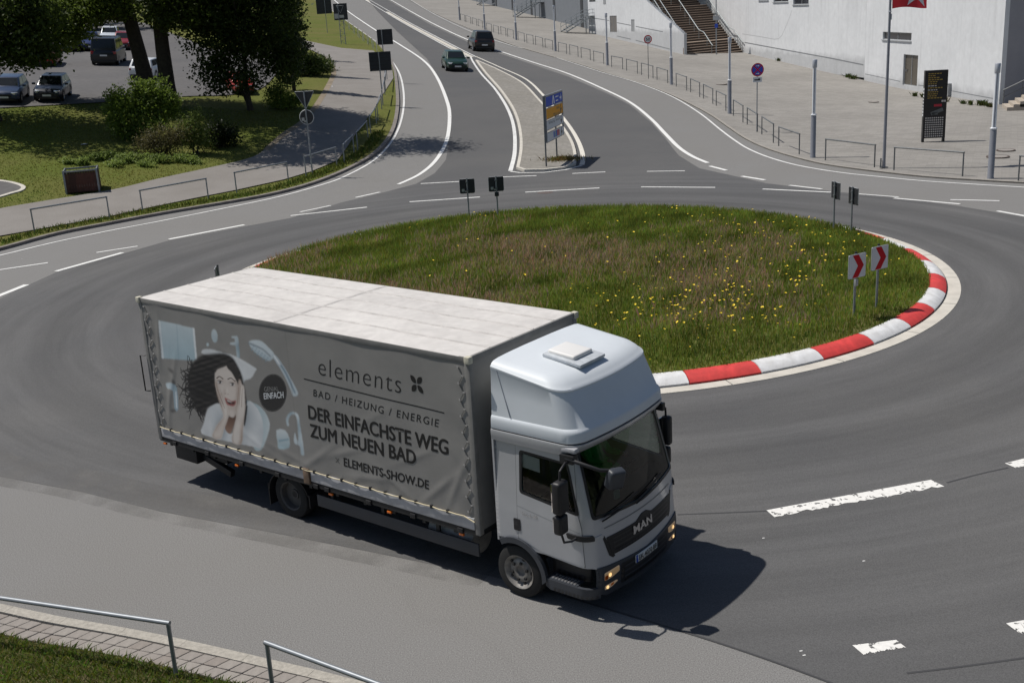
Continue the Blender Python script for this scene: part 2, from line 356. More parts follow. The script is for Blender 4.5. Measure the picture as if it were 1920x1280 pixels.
PATH_U = [(-60, 412), (0, 397), (100, 380), (213, 361), (300, 340), (383, 322), (467, 302), (500, 283), (533, 253), (567, 230), (593, 200), (617, 160), (626, 133), (607, 110), (573, 93), (540, 88)]
PATH_T = [(540, 66), (573, 79), (640, 93), (700, 98)]
PATH_L = [(735, 128), (738, 150), (724, 172), (708, 200), (668, 255), (633, 306), (583, 327), (533, 342), (443, 362), (367, 377), (267, 398), (200, 413), (123, 427), (0, 449), (-60, 462)]
sheet('footpath', gpoly(PATH_U)+[G(*p)[:2] for p in PATH_T]+[G(*p)[:2] for p in PATH_L], .150, M_PATH, step=1.0)
LOT = [(-80, 211), (0, 207), (200, 196), (270, 190), (350, 185), (433, 182), (490, 170), (520, 140), (545, 104)]
sheet('parking_lot', gpoly(LOT)+[(-27, 112), (-44, 150), (-60, 185), (-110, 185), (-90, 60)], .152, M_LOT, step=1.4)
# sandy worn edge of the footpath and a bare patch
M_SAND = mat('bare_soil', (.215, .175, .125), .95, var=.35, vscale=1.5)
ribbon('bare_soil', [G(*p, .1)[:2] for p in spline([(500, 283), (533, 253), (567, 230), (593, 200), (617, 160), (626, 133), (607, 108)], 6)], .38, .156, M_SAND, kind='stuff')
sheet('paved_nook', gpoly([(-40, 340), (0, 344), (25, 348), (44, 355), (40, 362), (20, 368), (0, 374), (-40, 384)], 4), .135, M_LOT, step=.6)
ribbon('kerb', gpoly([(-30, 341), (0, 344), (25, 348), (44, 355), (40, 362), (20, 368), (0, 374), (-30, 381)], 6), .2, .155, M_PALE, thick=.08)

# ---------------------------------------------------------------- road markings
def line_px(name, pts, w, m=M_PAINT, off=.010, n=8): return ribbon(name, dens([G(*p)[:2] for p in spline(pts, n)], .9, False), w, off, m)
line_px('edge_line', [(-60, 491), (0, 479), (100, 455), (200, 434), (300, 415), (420, 391), (520, 370), (600, 348), (647, 331), (705, 298), (742, 253), (757, 200), (752, 147), (732, 112), (712, 97), (690, 82)], .13)
line_px('lane_line', [(623, -2), (650, 21), (703, 57), (753, 87), (797, 117), (820, 147), (837, 187), (843, 217), (838, 262), (818, 300), (787, 327), (747, 346)], (.26, .20), M_WORN2)
line_px('edge_line', [(745, -12), (767, 0), (820, 31), (887, 62), (953, 85), (1000, 96), (1052, 112), (1130, 137), (1195, 156), (1260, 182), (1312, 213), (1351, 244), (1378, 264), (1404, 280), (1443, 296), (1498, 311), (1576, 324), (1662, 333), (1750, 341), (1960, 354)], .13)
line_px('lane_line', [(712, -10), (730, 0), (807, 43), (880, 77), (937, 97), (1000, 118), (1065, 139), (1130, 167), (1182, 193), (1221, 224), (1247, 251), (1273, 277), (1299, 294), (1327, 306)], (.26, .22), M_WORN2)
DASH = [((1331, 312), (1362, 320), .2), ((1391, 331), (1434, 338), .2), ((1480, 348), (1541, 355), .17), ((1608, 364), (1685, 370), .13), ((1782, 375), (1874, 377), .16),
        ((105, 509), (230, 474), .2), ((317, 449), (458, 422), .2), ((545, 405), (688, 389), .17), ((768, 379), (900, 370), .17), ((985, 361), (1124, 353), .17), ((1202, 351), (1341, 352), .17), ((1430, 355), (1558, 361), .17), ((1676, 372), (1800, 383), .17), ((1870, 396), (1990, 418), .18), ((-60, 578), (50, 534), .22),
        ((-40, 512), (90, 493), .15), ((181, 474), (258, 462), .14), ((563, 398), (620, 386), .15), ((667, 371), (712, 361), .17), ((789, 345), (862, 341), .15), ((930, 333), (1006, 330), .15), ((1073, 326), (1135, 323), .15), ((1213, 322), (1284, 321), .15)]
for a, b, w in DASH: ribbon('dash_line', dens([G(*a)[:2], G(*b)[:2]], .8, False), w, .011, M_PAINT if w < .19 else M_WORN2)
for q in [((1437, 957), (1745, 900), (1770, 912), (1452, 970)), ((1884, 869), (1960, 850), (1960, 866), (1905, 878)), ((1598, 1210), (1680, 1200), (1698, 1214), (1618, 1227)), ((1886, 1169), (1960, 1156), (1960, 1178), (1912, 1188)), ((1256, 983), (1262, 981), (1266, 994), (1258, 994))]:
    mb = MB(); P = [G(*p) for p in q]; k = 46 if abs(q[0][0]-q[1][0]) > 40 else 4; wdn = (P[3]-P[0]); jt = [wdn*(RNG.normal(0, .05)-abs(RNG.normal(0, .10))*(RNG.uniform() < .5)) for _ in range(k+1)]
    mb.add([P[0].lerp(P[1], i/k)+Vector((0, 0, .011)) for i in range(k+1)]+[P[3].lerp(P[2], i/k)+jt[i]+Vector((0, 0, .011)) for i in range(k+1)], [(i, i+1, k+2+i, k+1+i) for i in range(k)])
    tag(mb.build('dash_line', M_WORN), kind='structure')
# dust drifting from the old surface over the edge of the dark one
M_DUST = mat('road_dust', (.19, .185, .178), .95, var=.25, vscale=26, detail=8)
def dusty(m, lo, hi, mx):
    t = m.node_tree; N = t.nodes; L = t.links; tc = N.new('ShaderNodeTexCoord'); n = N.new('ShaderNodeTexNoise'); n.inputs['Scale'].default_value = 1.1; n.inputs['Detail'].default_value = 8; n.inputs['Roughness'].default_value = .62
    L.new(tc.outputs['Object'], n.inputs['Vector']); L.new(ramp(N, L, n.outputs[0], lo, hi, 0, mx), N['Principled BSDF'].inputs['Alpha'])
dusty(M_DUST, .38, .70, .55)
line_px('dust_film', [(-160, 810), (-60, 848), (0, 880), (150, 907), (300, 943), (480, 978), (700, 1022), (928, 1068)], 1.1, M_DUST, .007)
# a few stray paint flecks and tar-filled joints
mb = MB()
for px, py in [(1500, 1222), (1506, 1230), (1640, 640), (1668, 632), (1212, 202), (1450, 315), (1430, 1010), (1618, 1053), (40, 486)]:
    p = G(px, py); mb.add([p+Vector((dx, dy, .010)) for dx, dy in ((0, 0), (.04, .012), (.03, .03), (-.008, .02))], [(0, 1, 2, 3)])
tag(mb.build('paint_fleck', M_PAINT), kind='stuff')
M_TAR = mat('tar_joint', (.05, .05, .052), .7)
for pts in ([(1060, 1118), (1100, 1130), (1300, 1190), (1450, 1240), (1600, 1296)], [(1270, 965), (1440, 958)], [(1775, 905), (1840, 888), (1890, 877)], [(1700, 1262), (1800, 1250), (1960, 1228)]):
    line_px('tar_joint', pts, .035, M_TAR, .0085)

# ---------------------------------------------------------------- central island: pale gutter ring, painted kerb, meadow
isl = tag(empty('roundabout_island', (C0[0], C0[1], 0)), 'round meadow island with red and white painted kerb in the middle of the roundabout', 'traffic island')
def ang(px, py, z=0): p = G(px, py); return math.atan2(p.y-C0[1], p.x-C0[0])
marks = [ang(*p) for p in [(1297, 725), (1427, 702), (1539, 676), (1633, 645), (1702, 614), (1750, 583), (1774, 554)]]
step_a = (marks[-1]-marks[0])/(len(marks)-1); nseg = round(2*math.pi/step_a); step_a = 2*math.pi/nseg; a0 = marks[0]
PROF = [(10.66, .0), (10.66, .05), (10.60, .10), (10.48, .16), (10.38, .185), (10.22, .19), (10.22, .0)]
cap_mesh = {}
for k in range(nseg):
    for g in range(1):
        col = M_RED if k % 2 == 0 else M_WHITE
        key = k % 2
        if key not in cap_mesh:
            mb = MB(); rings = []; nn = 6; gap = .012/10.6
            for i in range(nn+1):
                a = gap+(step_a-2*gap)*i/nn; rings.append([(r*math.cos(a), r*math.sin(a), z) for r, z in PROF])
            mb.loft(rings); ob = mb.build('kerb_stone', col, isl, smooth=50); cap_mesh[key] = ob.data
        else: ob = link('kerb_stone', cap_mesh[key], isl)
        ob.rotation_euler = (0, 0, a0+k*step_a)
a = 0; ns = 24
mb = MB(); rings = []
for i in range(9):
    a = (2*math.pi/ns-.0025)*i/8; rings.append([(r*math.cos(a), r*math.sin(a), z) for r, z in ((10.70, -.05), (10.70, .016), (R_OUT, .014), (R_OUT, -.05))])
mb.loft(rings); g0 = mb.build('gutter_slab', M_PALE, isl)
for k in range(1, ns): o = link('gutter_slab', g0.data, isl); o.rotation_euler = (0, 0, 2*math.pi/ns*k)
def dome(x, y):
    r = np.hypot(x-C0[0], y-C0[1]); return .17+.30*np.clip(1-(r/10.3)**2, 0, 1)
mb = MB(); n = 64; rr = np.linspace(0.01, 10.25, 16)
mb.loft([[(r*math.cos(2*math.pi*i/n), r*math.sin(2*math.pi*i/n), float(dome(C0[0]+r, C0[1]))) for i in range(n)] for r in rr], caps=False)
mb.build('turf', M_ISLE, isl, smooth=60)
mb = MB(); mb.loft([[(r*math.cos(2*math.pi*i/n), r*math.sin(2*math.pi*i/n), .002) for i in range(n)] for r in (10.2, 10.72)], caps=False)
mb.build('kerb_bed', M_KERB, isl)
def snoise(x, y, s, seed=0):
    r = np.random.default_rng(seed); v = 0
    for k in range(7):
        a = r.uniform(0, 6.28); f = s*r.uniform(.5, 1.6); v = v+np.sin(f*(x*math.cos(a)+y*math.sin(a))+r.uniform(0, 6.28))
    return v/2.6
M_BLADE = mat('meadow_blades', (.1, .1, .1), .7, spec=.2, attr='col', trans=.42)
def blades(name, x, y, z, h, w, col, parent=None, lean=.35, origin=(0, 0, 0), kind=True):
    n = len(x); a = RNG.uniform(0, 2*math.pi, n); la = RNG.uniform(0, 2*math.pi, n); ll = h*RNG.uniform(.05, lean, n)*1.3
    dx, dy = np.cos(a)*w/2, np.sin(a)*w/2; ox, oy, oz = origin
    V = np.empty((n, 4, 3)); B = np.stack([x-ox, y-oy, z-oz], 1)
    V[:, 0] = B+np.stack([-dx, -dy, -.02+0*h], 1); V[:, 1] = B+np.stack([dx, dy, -.02+0*h], 1)
    mid = np.stack([np.cos(la)*ll*.45, np.sin(la)*ll*.45, h*.62], 1)
    V[:, 2] = B+mid+np.stack([dx, dy, 0*h], 1)*.8; V[:, 3] = B+np.stack([np.cos(la)*ll, np.sin(la)*ll, h], 1)
    i = np.arange(n)*4; F = np.concatenate([np.stack([i, i+1, i+2], 1), np.stack([i, i+2, i+3], 1)])
    o = npmesh(name, V.reshape(-1, 3), F, M_BLADE, parent, np.repeat(col, 4, 0)); o['kind'] = 'stuff'; return o
def disc(n, r): a = RNG.uniform(0, 2*math.pi, n); q = r*np.sqrt(RNG.uniform(0, 1, n)); return C0[0]+q*np.cos(a), C0[1]+q*np.sin(a)
n = 260000; x, y = disc(n, 10.25); r = np.hypot(x-C0[0], y-C0[1]); nz = snoise(x, y, 1.1, 3); n2 = snoise(x, y, 3.2, 5)
u = RNG.uniform(0, 1, n)
dry = np.clip(.11+.20*nz+.16*n2+.22*snoise(x, y, .45, 13)+.16*np.exp(-((x+3)/4.5)**2-((y-35)/4.5)**2)+.12*np.exp(-((x-3.5)/3)**2-((y-32)/4)**2)-.55*sstep(7.5, 10.2, r)+.10*np.clip((C0[0]-x)/8, -1, 1), 0, 1)
red = u < dry*.60
h = np.where(red, RNG.uniform(.13, .29, n), RNG.uniform(.06, .19, n))*(1-.35*sstep(9.4, 10.3, r)*(y < C0[1]+3))*(1+.5*sstep(2, 9, y-C0[1]))
green = np.stack([RNG.uniform(.15, .27, n), RNG.uniform(.20, .32, n), RNG.uniform(.028, .06, n)], 1)*(1+.22*n2)[:, None].clip(.6, 1.5)
straw = np.stack([RNG.uniform(.36, .56, n), RNG.uniform(.25, .38, n), RNG.uniform(.16, .26, n)], 1)
colb = np.where(red[:, None], straw, green)
blades('meadow_grass', x, y, dome(x, y), h, np.where(red, .011, RNG.uniform(.012, .022, n)), colb, isl, origin=(C0[0], C0[1], 0))
# yellow hawkbit heads
M_YEL = mat('yellow_petals', (.82, .60, .02), .6)
P = []
for cx, cy, s, n in [(5.2, 27.0, 1.6, 110), (4.6, 26.0, 1.0, 60), (7.6, 29.5, 1.5, 60), (8.3, 34.5, 1.6, 45), (3.6, 26.0, 1.3, 35), (9.3, 31.5, 1.2, 30), (6.5, 38.5, 1.6, 40), (-1, 42.0, 1.2, 16), (-5, 40, 1.0, 10), (3, 33, 3.5, 30), (9.6, 37.0, 1.2, 22), (6, 33, 2.5, 30), (1.7, 32.7, 5.5, 22)]:
    P += [(RNG.normal(cx, s), RNG.normal(cy, s)) for _ in range(n)]
P = np.array([p for p in P if math.hypot(p[0]-C0[0], p[1]-C0[1]) < 10.2]); mb = MB()
for px, py in P:
    z = float(dome(px, py))+RNG.uniform(.20, .32); s = RNG.uniform(.018, .036); tx, ty = RNG.normal(0, .25, 2)
    ring = [(px-C0[0]+s*math.cos(k*math.pi/3), py-C0[1]+s*math.sin(k*math.pi/3), z+s*(tx*math.cos(k*math.pi/3)+ty*math.sin(k*math.pi/3))+.006) for k in range(6)]
    mb.add([(px-C0[0], py-C0[1], z-.01)]+ring, [(0, 1+k, 1+(k+1) % 6) for k in range(6)])
tag(mb.build('yellow_flowers', M_YEL, isl), kind='stuff')

# ---------------------------------------------------------------- splitter island and median strip
SPL = [(882, 106), (887, 117), (903, 140), (930, 170), (953, 207), (964, 243), (965, 287), (957, 321), (975, 323.5), (1020, 323), (1060, 318), (1091, 310), (1093, 293), (1083, 263), (1060, 227), (1020, 181), (987, 150), (937, 127), (892, 107)]
sp_o = [G(*p)[:2] for p in spline(SPL[:8], 6)]+[G(*p)[:2] for p in SPL[8:12]]+[G(*p)[:2] for p in spline(SPL[11:], 6)][1:]
SPI = [(893, 113), (912, 138), (940, 170), (964, 207), (975, 243), (977, 280), (971, 314), (985, 318.5), (1020, 318), (1055, 314), (1077, 307), (1078, 290), (1071, 265), (1050, 232), (1010, 187), (978, 155), (930, 129)]
sp_i = [G(*p, .1)[:2] for p in spline(SPI[:7], 6)]+[G(*p, .1)[:2] for p in SPI[7:11]]+[G(*p, .1)[:2] for p in spline(SPI[10:], 6)][1:]
sheet('splitter_island', sp_i, .12, M_COBB, step=.7, skirt=.2)
ribbon('kerb', sp_i+[sp_i[0]], .16, .128, M_PALE, thick=.12)
ribbon('edge_line', sp_o[:43], (.16, .22), .011, M_PAINT); ribbon('edge_line', sp_o[46:], (.26, .16), .011, M_PAINTY)
ribbon('edge_line', [G(*p)[:2] for p in ((957, 322), (975, 324.5), (1020, 324), (1060, 319), (1091, 311))], .14, .0115, M_PAINT)
med = [(672, -8), (700, 8), (760, 43), (820, 75), (862, 97), (884, 108)]
ribbon('median_strip', dens([G(*p)[:2] for p in spline(med, 6)], 1.2, False), .55, .05, M_PALE, thick=.1)
for s in (-1, 1):
    q = [G(*p)[:2] for p in spline(med, 6)]; out = []
    for i, p in enumerate(q):
        d = (Vector(q[min(i+1, len(q)-1)])-Vector(q[max(0, i-1)])).normalized(); out.append((p[0]-d.y*s*.5, p[1]+d.x*s*.5))
    ribbon('edge_line', dens(out, 1.2, False), .16, .011, M_PAINT)

# ---------------------------------------------------------------- foreground pavement
FG_O = [(-80, 1114), (0, 1131), (73, 1147), (164, 1165), (255, 1182), (364, 1205), (500, 1237), (583, 1256), (674, 1279), (800, 1312)]
FG_I = [(-80, 1130), (0, 1147), (91, 1167), (164, 1179), (255, 1195), (328, 1210), (419, 1230), (500, 1249), (583, 1268), (660, 1288), (790, 1322)]
fo = [G(*p, .08)[:2] for p in spline(FG_O, 5)]; fi = [G(*p, .1)[:2] for p in spline(FG_I, 5)]
def arc_resample(pts, st):
    out = [Vector(pts[0])]; acc = 0
    for a, b in zip(pts, pts[1:]):
        a, b = Vector(a), Vector(b); L = (b-a).length; t = st-acc
        while t <= L: out.append(a.lerp(b, t/L)); t += st
        acc = (acc+L) % st
    return out
fk = arc_resample([((a[0]+b[0])/2, (a[1]+b[1])/2) for a, b in zip(fo, [min(fi, key=lambda q: (q[0]-p[0])**2+(q[1]-p[1])**2) for p in fo])], .05)
for i in range(0, len(fk)-19, 20):
    seg = [tuple(p) for p in fk[i:i+21]]; seg[-1] = tuple(Vector(seg[-1]).lerp(Vector(seg[-2]), .08)); ribbon('kerb_stone', seg, .17, .10, M_FGKERB, thick=.14)
M_SLAB = [mat('paving_stone_%s' % n, c, .95, var=.14, vscale=20, bump=.3, bscale=90) for n, c in (('grey', (.27, .245, .222)), ('brown', (.25, .222, .198)), ('pale', (.29, .266, .24)))]
pv = arc_resample(fi, .205); pave = tag(empty('pavement', (pv[0].x, pv[0].y, 0)), kind='structure')
ribbon('joint_bed', [tuple(p) for p in pv], .62, .075, mat('joint_sand', (.10, .09, .075), .95, var=.3, vscale=20), side=-1)
def slab(p0, d, nrm, a, b, w0, w1, sk):
    c = []
    for t, wv in ((a, w0), (b, w0), (b, w1), (a, w1)): c.append(p0+d*(t+sk*wv)-nrm*wv)
    return c
mb = None
for i in range(len(pv)-1):
    d = (pv[i+1]-pv[i]); L = d.length; d.normalize(); nr = Vector((-d.y, d.x))
    for row in range(2):
        q = slab(pv[i], d, nr, .006, L-.006, .02+row*.205, .02+row*.205+.193, -.35); mb = MB(); zt = .094+RNG.uniform(-.004, .004); c0 = q[0]
        mb.loft([[(*(p-c0), z) for p in q] for z in (0, .045)]); o = mb.build('paving_stone', random.choice(M_SLAB), pave, bevel=.006, seg=1); o.location = (c0.x-pv[0].x, c0.y-pv[0].y, zt-.045)
inn = [tuple(pv[i]-Vector((-(pv[min(i+1, len(pv)-1)]-pv[max(i-1, 0)]).normalized().y, (pv[min(i+1, len(pv)-1)]-pv[max(i-1, 0)]).normalized().x))*.43) for i in range(len(pv))]
vb = inn[::-1]+[(-8, 11), (-8, 8), (2, 8)]
def zfg(x, y): return 0*x+.09+.05*snoise(x, y, 2, 8)*.3
M_VERGE = mat('verge_turf', (.055, .068, .022), .95, spec=.1, second=(.13, .105, .06), sscale=1.2, var=.4, vscale=9, detail=8)
sheet('verge', vb, 0, M_VERGE, step=.35, zf=zfg)
A = np.array(vb); n = 170000; x = RNG.uniform(A[:, 0].min(), A[:, 0].max(), n); y = RNG.uniform(A[:, 1].min(), A[:, 1].max(), n); k = inpoly(np.stack([x, y], 1), vb); x, y = x[k], y[k]; n = len(x)
cb = np.stack([RNG.uniform(.11, .20, n), RNG.uniform(.15, .25, n), RNG.uniform(.022, .05, n)], 1); dr = RNG.uniform(0, 1, n) < .12; cb[dr] = [.30, .25, .12]
tag(blades('verge_grass', x, y, zfg(x, y), RNG.uniform(.02, .10, n), RNG.uniform(.005, .010, n), cb, lean=1.0), None)
# grass along the kerb strip by the path and the lawn edge near the bin
pts = []
for a, b in zip(kl[:60], kl[1:61]):
    L = math.hypot(b[0]-a[0], b[1]-a[1]); 
    for _ in range(int(L*110)):
        t = RNG.uniform(); d = ((b[0]-a[0])/L, (b[1]-a[1])/L); w = abs(RNG.uniform(.22, .95)); pts.append((a[0]+(b[0]-a[0])*t-d[1]*w, a[1]+(b[1]-a[1])*t+d[0]*w))
pts = np.array(pts); pp = np.array(gpoly(PATH_U)+[G(*p)[:2] for p in PATH_T]+[G(*p)[:2] for p in PATH_L]); pts = pts[~inpoly(pts, [tuple(p) for p in pp])]; n = len(pts)
blades('verge_grass', pts[:, 0], pts[:, 1], Z(pts[:, 0], pts[:, 1])+.11, RNG.uniform(.06, .22, n), RNG.uniform(.03, .05, n), np.stack([RNG.uniform(.07, .13, n), RNG.uniform(.10, .16, n), RNG.uniform(.015, .03, n)], 1), lean=.7)
# ---------------------------------------------------------------- the lorry (local x forward, y to its left, near side y = 0)
YAW = -.67060; TO = Vector((-.59289, 14.18293, 0)); TFW = np.array([math.cos(YAW), math.sin(YAW), 0]); TLF = np.array([-TFW[1], TFW[0], 0])
BL, BW, ZT, ZB = 7.336, 2.5, 3.384, .80
def S(px, py, t=0.):               # point of the lorry's near side plane seen at a photo pixel -> (s, z)
    d = ray(px, py); o = np.array(TO)+TLF*t; k = ((o-CC)@TLF)/(d@TLF); X = CC+k*d-np.array(TO); return float(X@TFW), float(X[2])
truck = empty('box_lorry', TO, YAW, 'silver cab lorry with grey tarpaulin body printed with a screaming woman, driving round the roundabout', 'lorry')
M_SIL = mat('silver_paint', (.45, .46, .48), .34, metal=.30, coat=.5, var=.05, vscale=2)
M_FAIR = mat('pale_silver_paint', (.66, .70, .735), .55, metal=.04, coat=.08, var=.04, vscale=1.6)
M_BLK = mat('black_plastic', (.012, .012, .014), .5); M_DGR = mat('dark_grey_plastic', (.040, .045, .055), .48, var=.12, vscale=6)
M_FRAME = mat('chassis_steel', (.016, .016, .017), .6, var=.3, vscale=8); M_TYRE = mat('tyre_rubber', (.016, .016, .016), .85, var=.2, vscale=12)
M_RIM = mat('worn_rim_steel', (.27, .258, .24), .55, metal=.25, second=(.12, .11, .10), sscale=5, var=.3, vscale=14); M_ALU = mat('dull_aluminium', (.46, .465, .49), .5, metal=.25, var=.12, vscale=5, second=(.38, .38, .395), sscale=1.5)
M_TARP = mat('grey_tarpaulin', (.245, .24, .228), .55, spec=.35, var=.12, vscale=1.6, second=(.205, .198, .188), sscale=.7, bump=.22, bscale=2.6)
M_TOP = mat('dirty_white_roof_sheet', (.64, .615, .585), .6, second=(.54, .515, .49), sscale=.9, var=.12, vscale=6, detail=7)
M_SEAM = mat('roof_seam', (.47, .45, .43), .7, var=.25, vscale=5); M_ROPE = mat('cream_rope', (.50, .44, .30), .8); M_HOOK = mat('zinc_hook', (.55, .55, .56), .35, metal=.8)
M_AMB = mat('amber_lens', (.75, .16, .01), .25, coat=.6); M_REDL = mat('red_lens', (.45, .02, .015), .3, coat=.5); M_GLASS = glassmat('tinted_glass', (.40, .46, .43)); M_GLASS2 = glassmat('side_glass', (.80, .85, .83)); M_LAMP = mat('headlamp_reflector', (.62, .56, .46), .25, metal=.3, emis=((1, .66, .35), .10))
M_HOT = mat('glowing_lamp', (.9, .6, .25), .3, emis=((1, .66, .3), 1.1)); M_RUST = mat('rusty_post', (.16, .11, .075), .8, var=.35, vscale=9)
M_CHROME = mat('chrome_letters', (.62, .62, .63), .25, metal=.9)
# body of the superstructure
def roofz(s, t): k = math.sin(math.pi*min(1, max(0, (s+BL)/BL)))**.5*math.sin(math.pi*min(1, max(0, t/BW)))**.5; return ZT+.004+k*(.018+.010*math.sin(s*2.1+t)+.004*math.sin(s*5.3))
mb = MB(); ns, ntt = 48, 16
Vv = [(-BL+.02+(BL-.04)*i/ns, .0+BW*j/ntt, roofz(-BL+BL*i/ns, BW*j/ntt)) for i in range(ns+1) for j in range(ntt+1)]
mb.add(Vv, [(i*(ntt+1)+j, (i+1)*(ntt+1)+j, (i+1)*(ntt+1)+j+1, i*(ntt+1)+j+1) for i in range(ns) for j in range(ntt)])
roof = mb.build('roof_sheet', M_TOP, truck, smooth=60)
for t in (.50, 1.0, 1.5, 2.0):
    mb = MB(); q = [(-BL+.03+(BL-.06)*i/24, t) for i in range(25)]
    mb.loft([[(s, t-.022, roofz(s, t)+.001), (s, t-.006, roofz(s, t)+.012), (s, t+.006, roofz(s, t)+.012), (s, t+.022, roofz(s, t)+.001)] for s, t in q], closed=False); mb.build('roof_seam', M_SEAM, roof)
mb = MB(); mb.loft([[(-3.9, .02+BW*.985*j/16, roofz(-3.9, BW*j/16)+.002), (-3.86, .02+BW*.985*j/16, roofz(-3.88, BW*j/16)+.01), (-3.82, .02+BW*.985*j/16, roofz(-3.84, BW*j/16)+.002)] for j in range(17)], closed=False); mb.build('roof_seam', M_SEAM, roof)
M_ER = mat('tarp_edge_grey', (.20, .195, .185), .6, var=.2, vscale=4)
for a, b in (((-BL, -.012, ZT-.075), (0.0, .02, ZT+.004)), ((-BL, BW-.02, ZT-.075), (0, BW+.012, ZT+.004)), ((-.03, .02, ZT-.075), (.016, BW-.02, ZT+.012)), ((-BL-.014, .02, ZT-.075), (-BL+.02, BW-.02, ZT+.006))): mb = MB(); mb.bb(a, b); mb.build('roof_rail', M_ER, truck, bevel=.008)
M_CAP = mat('dirty_cream_cap', (.55, .52, .42), .7, var=.2, vscale=12)
for s in (-BL+.005, -.005):
    for t in (.005, BW-.005): mb = MB(); mb.box((s, t, ZT-.03), (.09, .09, .10)); mb.build('corner_cap', M_CAP, truck, bevel=.012)
def wr(s, z):                      # gentle sag and folds of the tarp
    s = np.asarray(s, float); z = np.asarray(z, float); e = np.exp(-((s+.12)/.25)**2)+np.exp(-((s+7.15)/.30)**2); b = np.exp(-((z-1.07)/.14)**2)
    f = .004*np.sin(s*1.9+z*2.3)+.003*np.sin(s*4.3-z*1.7)+.005*e*np.sin(z*11+s*7)+.004*b*np.sin(s*9.0+np.sin(s*3.1)*2)+.004*np.sin(s*3.0+z*5.5)*sstep(-2.6, -.6, s)
    for s0, z0, ang, amp in ((-.7, 1.35, .7, .02), (-1.6, 1.25, -.5, .018), (-2.6, 1.5, .35, .014), (-.5, 2.1, -.9, .018), (-3.2, 1.3, .6, .016), (-4.6, 1.25, -.4, .010), (-6.7, 2.0, 1.2, .02), (-6.9, 1.5, 1.35, .018), (-1.1, 1.75, .45, .013), (-2.1, 1.2, .15, .016), (-3.9, 1.22, -.2, .014), (-.35, 1.5, 1.1, .02), (-6.95, 2.6, 1.4, .02), (-1.9, 2.2, .5, .008), (-5.0, 2.7, -.3, .006)):
        ds, dz = s-s0, z-z0; a_, b_ = ds*math.cos(ang)+dz*math.sin(ang), -ds*math.sin(ang)+dz*math.cos(ang); f = f+.42*amp*np.exp(-(a_/.45)**2-(b_/.06)**2)
    return -f
Z0T, Z1T = 1.035, ZT-.06
def grid_tarp(name, fx, n, m, mt): 
    mb = MB(); mb.add([fx(i/n, j/m) for i in range(n+1) for j in range(m+1)], [(i*(m+1)+j, (i+1)*(m+1)+j, (i+1)*(m+1)+j+1, i*(m+1)+j+1) for i in range(n) for j in range(m)]); return mb.build(name, mt, truck, smooth=70)
grid_tarp('side_tarp', lambda u, v: (-BL+.05+(BL-.09)*u, BW-wr(-BL*u, Z0T+(Z1T-Z0T)*v)+.004, Z0T+(Z1T-Z0T)*v), 60, 20, M_TARP)
grid_tarp('front_tarp', lambda u, v: (.004, .02+(BW-.04)*u, ZB+.06+(Z1T-ZB-.06)*v), 24, 24, M_TARP)
grid_tarp('rear_tarp', lambda u, v: (-BL-.004, .02+(BW-.04)*u, Z0T+(Z1T-Z0T)*v), 24, 24, M_TARP)
# corner posts, sideboards, centre post, floor
for s in (-BL+.03, -.025):
    for t in (.03, BW-.03): mb = MB(); mb.bb((s-.045, t-.045, ZB), (s+.045, t+.04, Z1T)); mb.build('corner_post', M_ER, truck, bevel=.01)
for t0, t1 in ((-.012, .028), (BW-.028, BW+.012)):
    for a, b in ((-BL+.09, -3.56), (-3.40, -.085)):
        mb = MB(); mb.bb((a, t0, .862), (b, t1, 1.04)); o = mb.build('drop_side', M_ALU, truck, bevel=.008)
        for i in range(int((b-a)/.9)+1): mb = MB(); mb.box((a+.35+i*.9, (t0 if t0 < 0 else t1), .80), (.10, .03, .07)); mb.build('hinge', M_BLK, o, bevel=.005)
for t in (-.004, BW+.004): mb = MB(); mb.box((-3.48, t, .94), (.13, .07, .26)); mb.build('side_post', M_RUST, truck, bevel=.01)
mb = MB(); mb.bb((-BL, .0, .775), (-.0, BW, .858)); mb.build('floor_frame', M_FRAME, truck)
mb = MB(); mb.bb((-BL-.02, .05, .86), (-BL+.03, BW-.05, 1.04)); mb.build('tail_board', M_ALU, truck)
# rope along the bottom hem with hooks, laced corners
hem = [(-BL+.10, -.03, 1.055)]; ropeN = 46
hem += [(-BL+.1+(BL-.35)*i/ropeN, -.030+.006*math.sin(i*1.7), 1.052-.010*abs(math.sin(math.pi*i/2))) for i in range(1, ropeN+1)]+[(-.06, -.03, 1.0)]
mb = MB(); mb.tube(hem, .0095, 6); rope = mb.build('lashing_rope', M_ROPE, truck, smooth=60)
mb = MB()
for i in range(2, ropeN, 2): s = hem[i][0]; mb.box((s, -.026, 1.05), (.035, .03, .05))
mb.build('hook', M_BLK, rope)['kind'] = 'stuff'
M_STRAP = mat('lacing_strap', (.20, .195, .185), .7); mb = MB(); mh = MB()
for s0, w in ((-.16, .10), (-7.18, .12)):
    pts = []
    for i in range(19): pts.append((s0+(w if i % 2 else -w*.4)*.55, wr(s0, 1.1+i*.118)-.014, 1.12+i*.118))
    mb.tube(pts, .0055, 5)
    for p in pts: mh.box((p[0], p[1]-.002, p[2]), (.032, .014, .018), rot=Matrix.Rotation(.4, 3, 'Y'))
lace = mb.build('corner_lacing', M_STRAP, truck, smooth=60); mh.build('eyelet', M_HOOK, lace)['kind'] = 'stuff'
mb = MB(); mb.tube([(-7.37, -.02, 2.35), (-7.46, -.06, 2.35), (-7.46, -.06, 1.70), (-7.37, -.02, 1.70)], .012, 6); mb.build('grab_rail', M_BLK, truck, smooth=60)

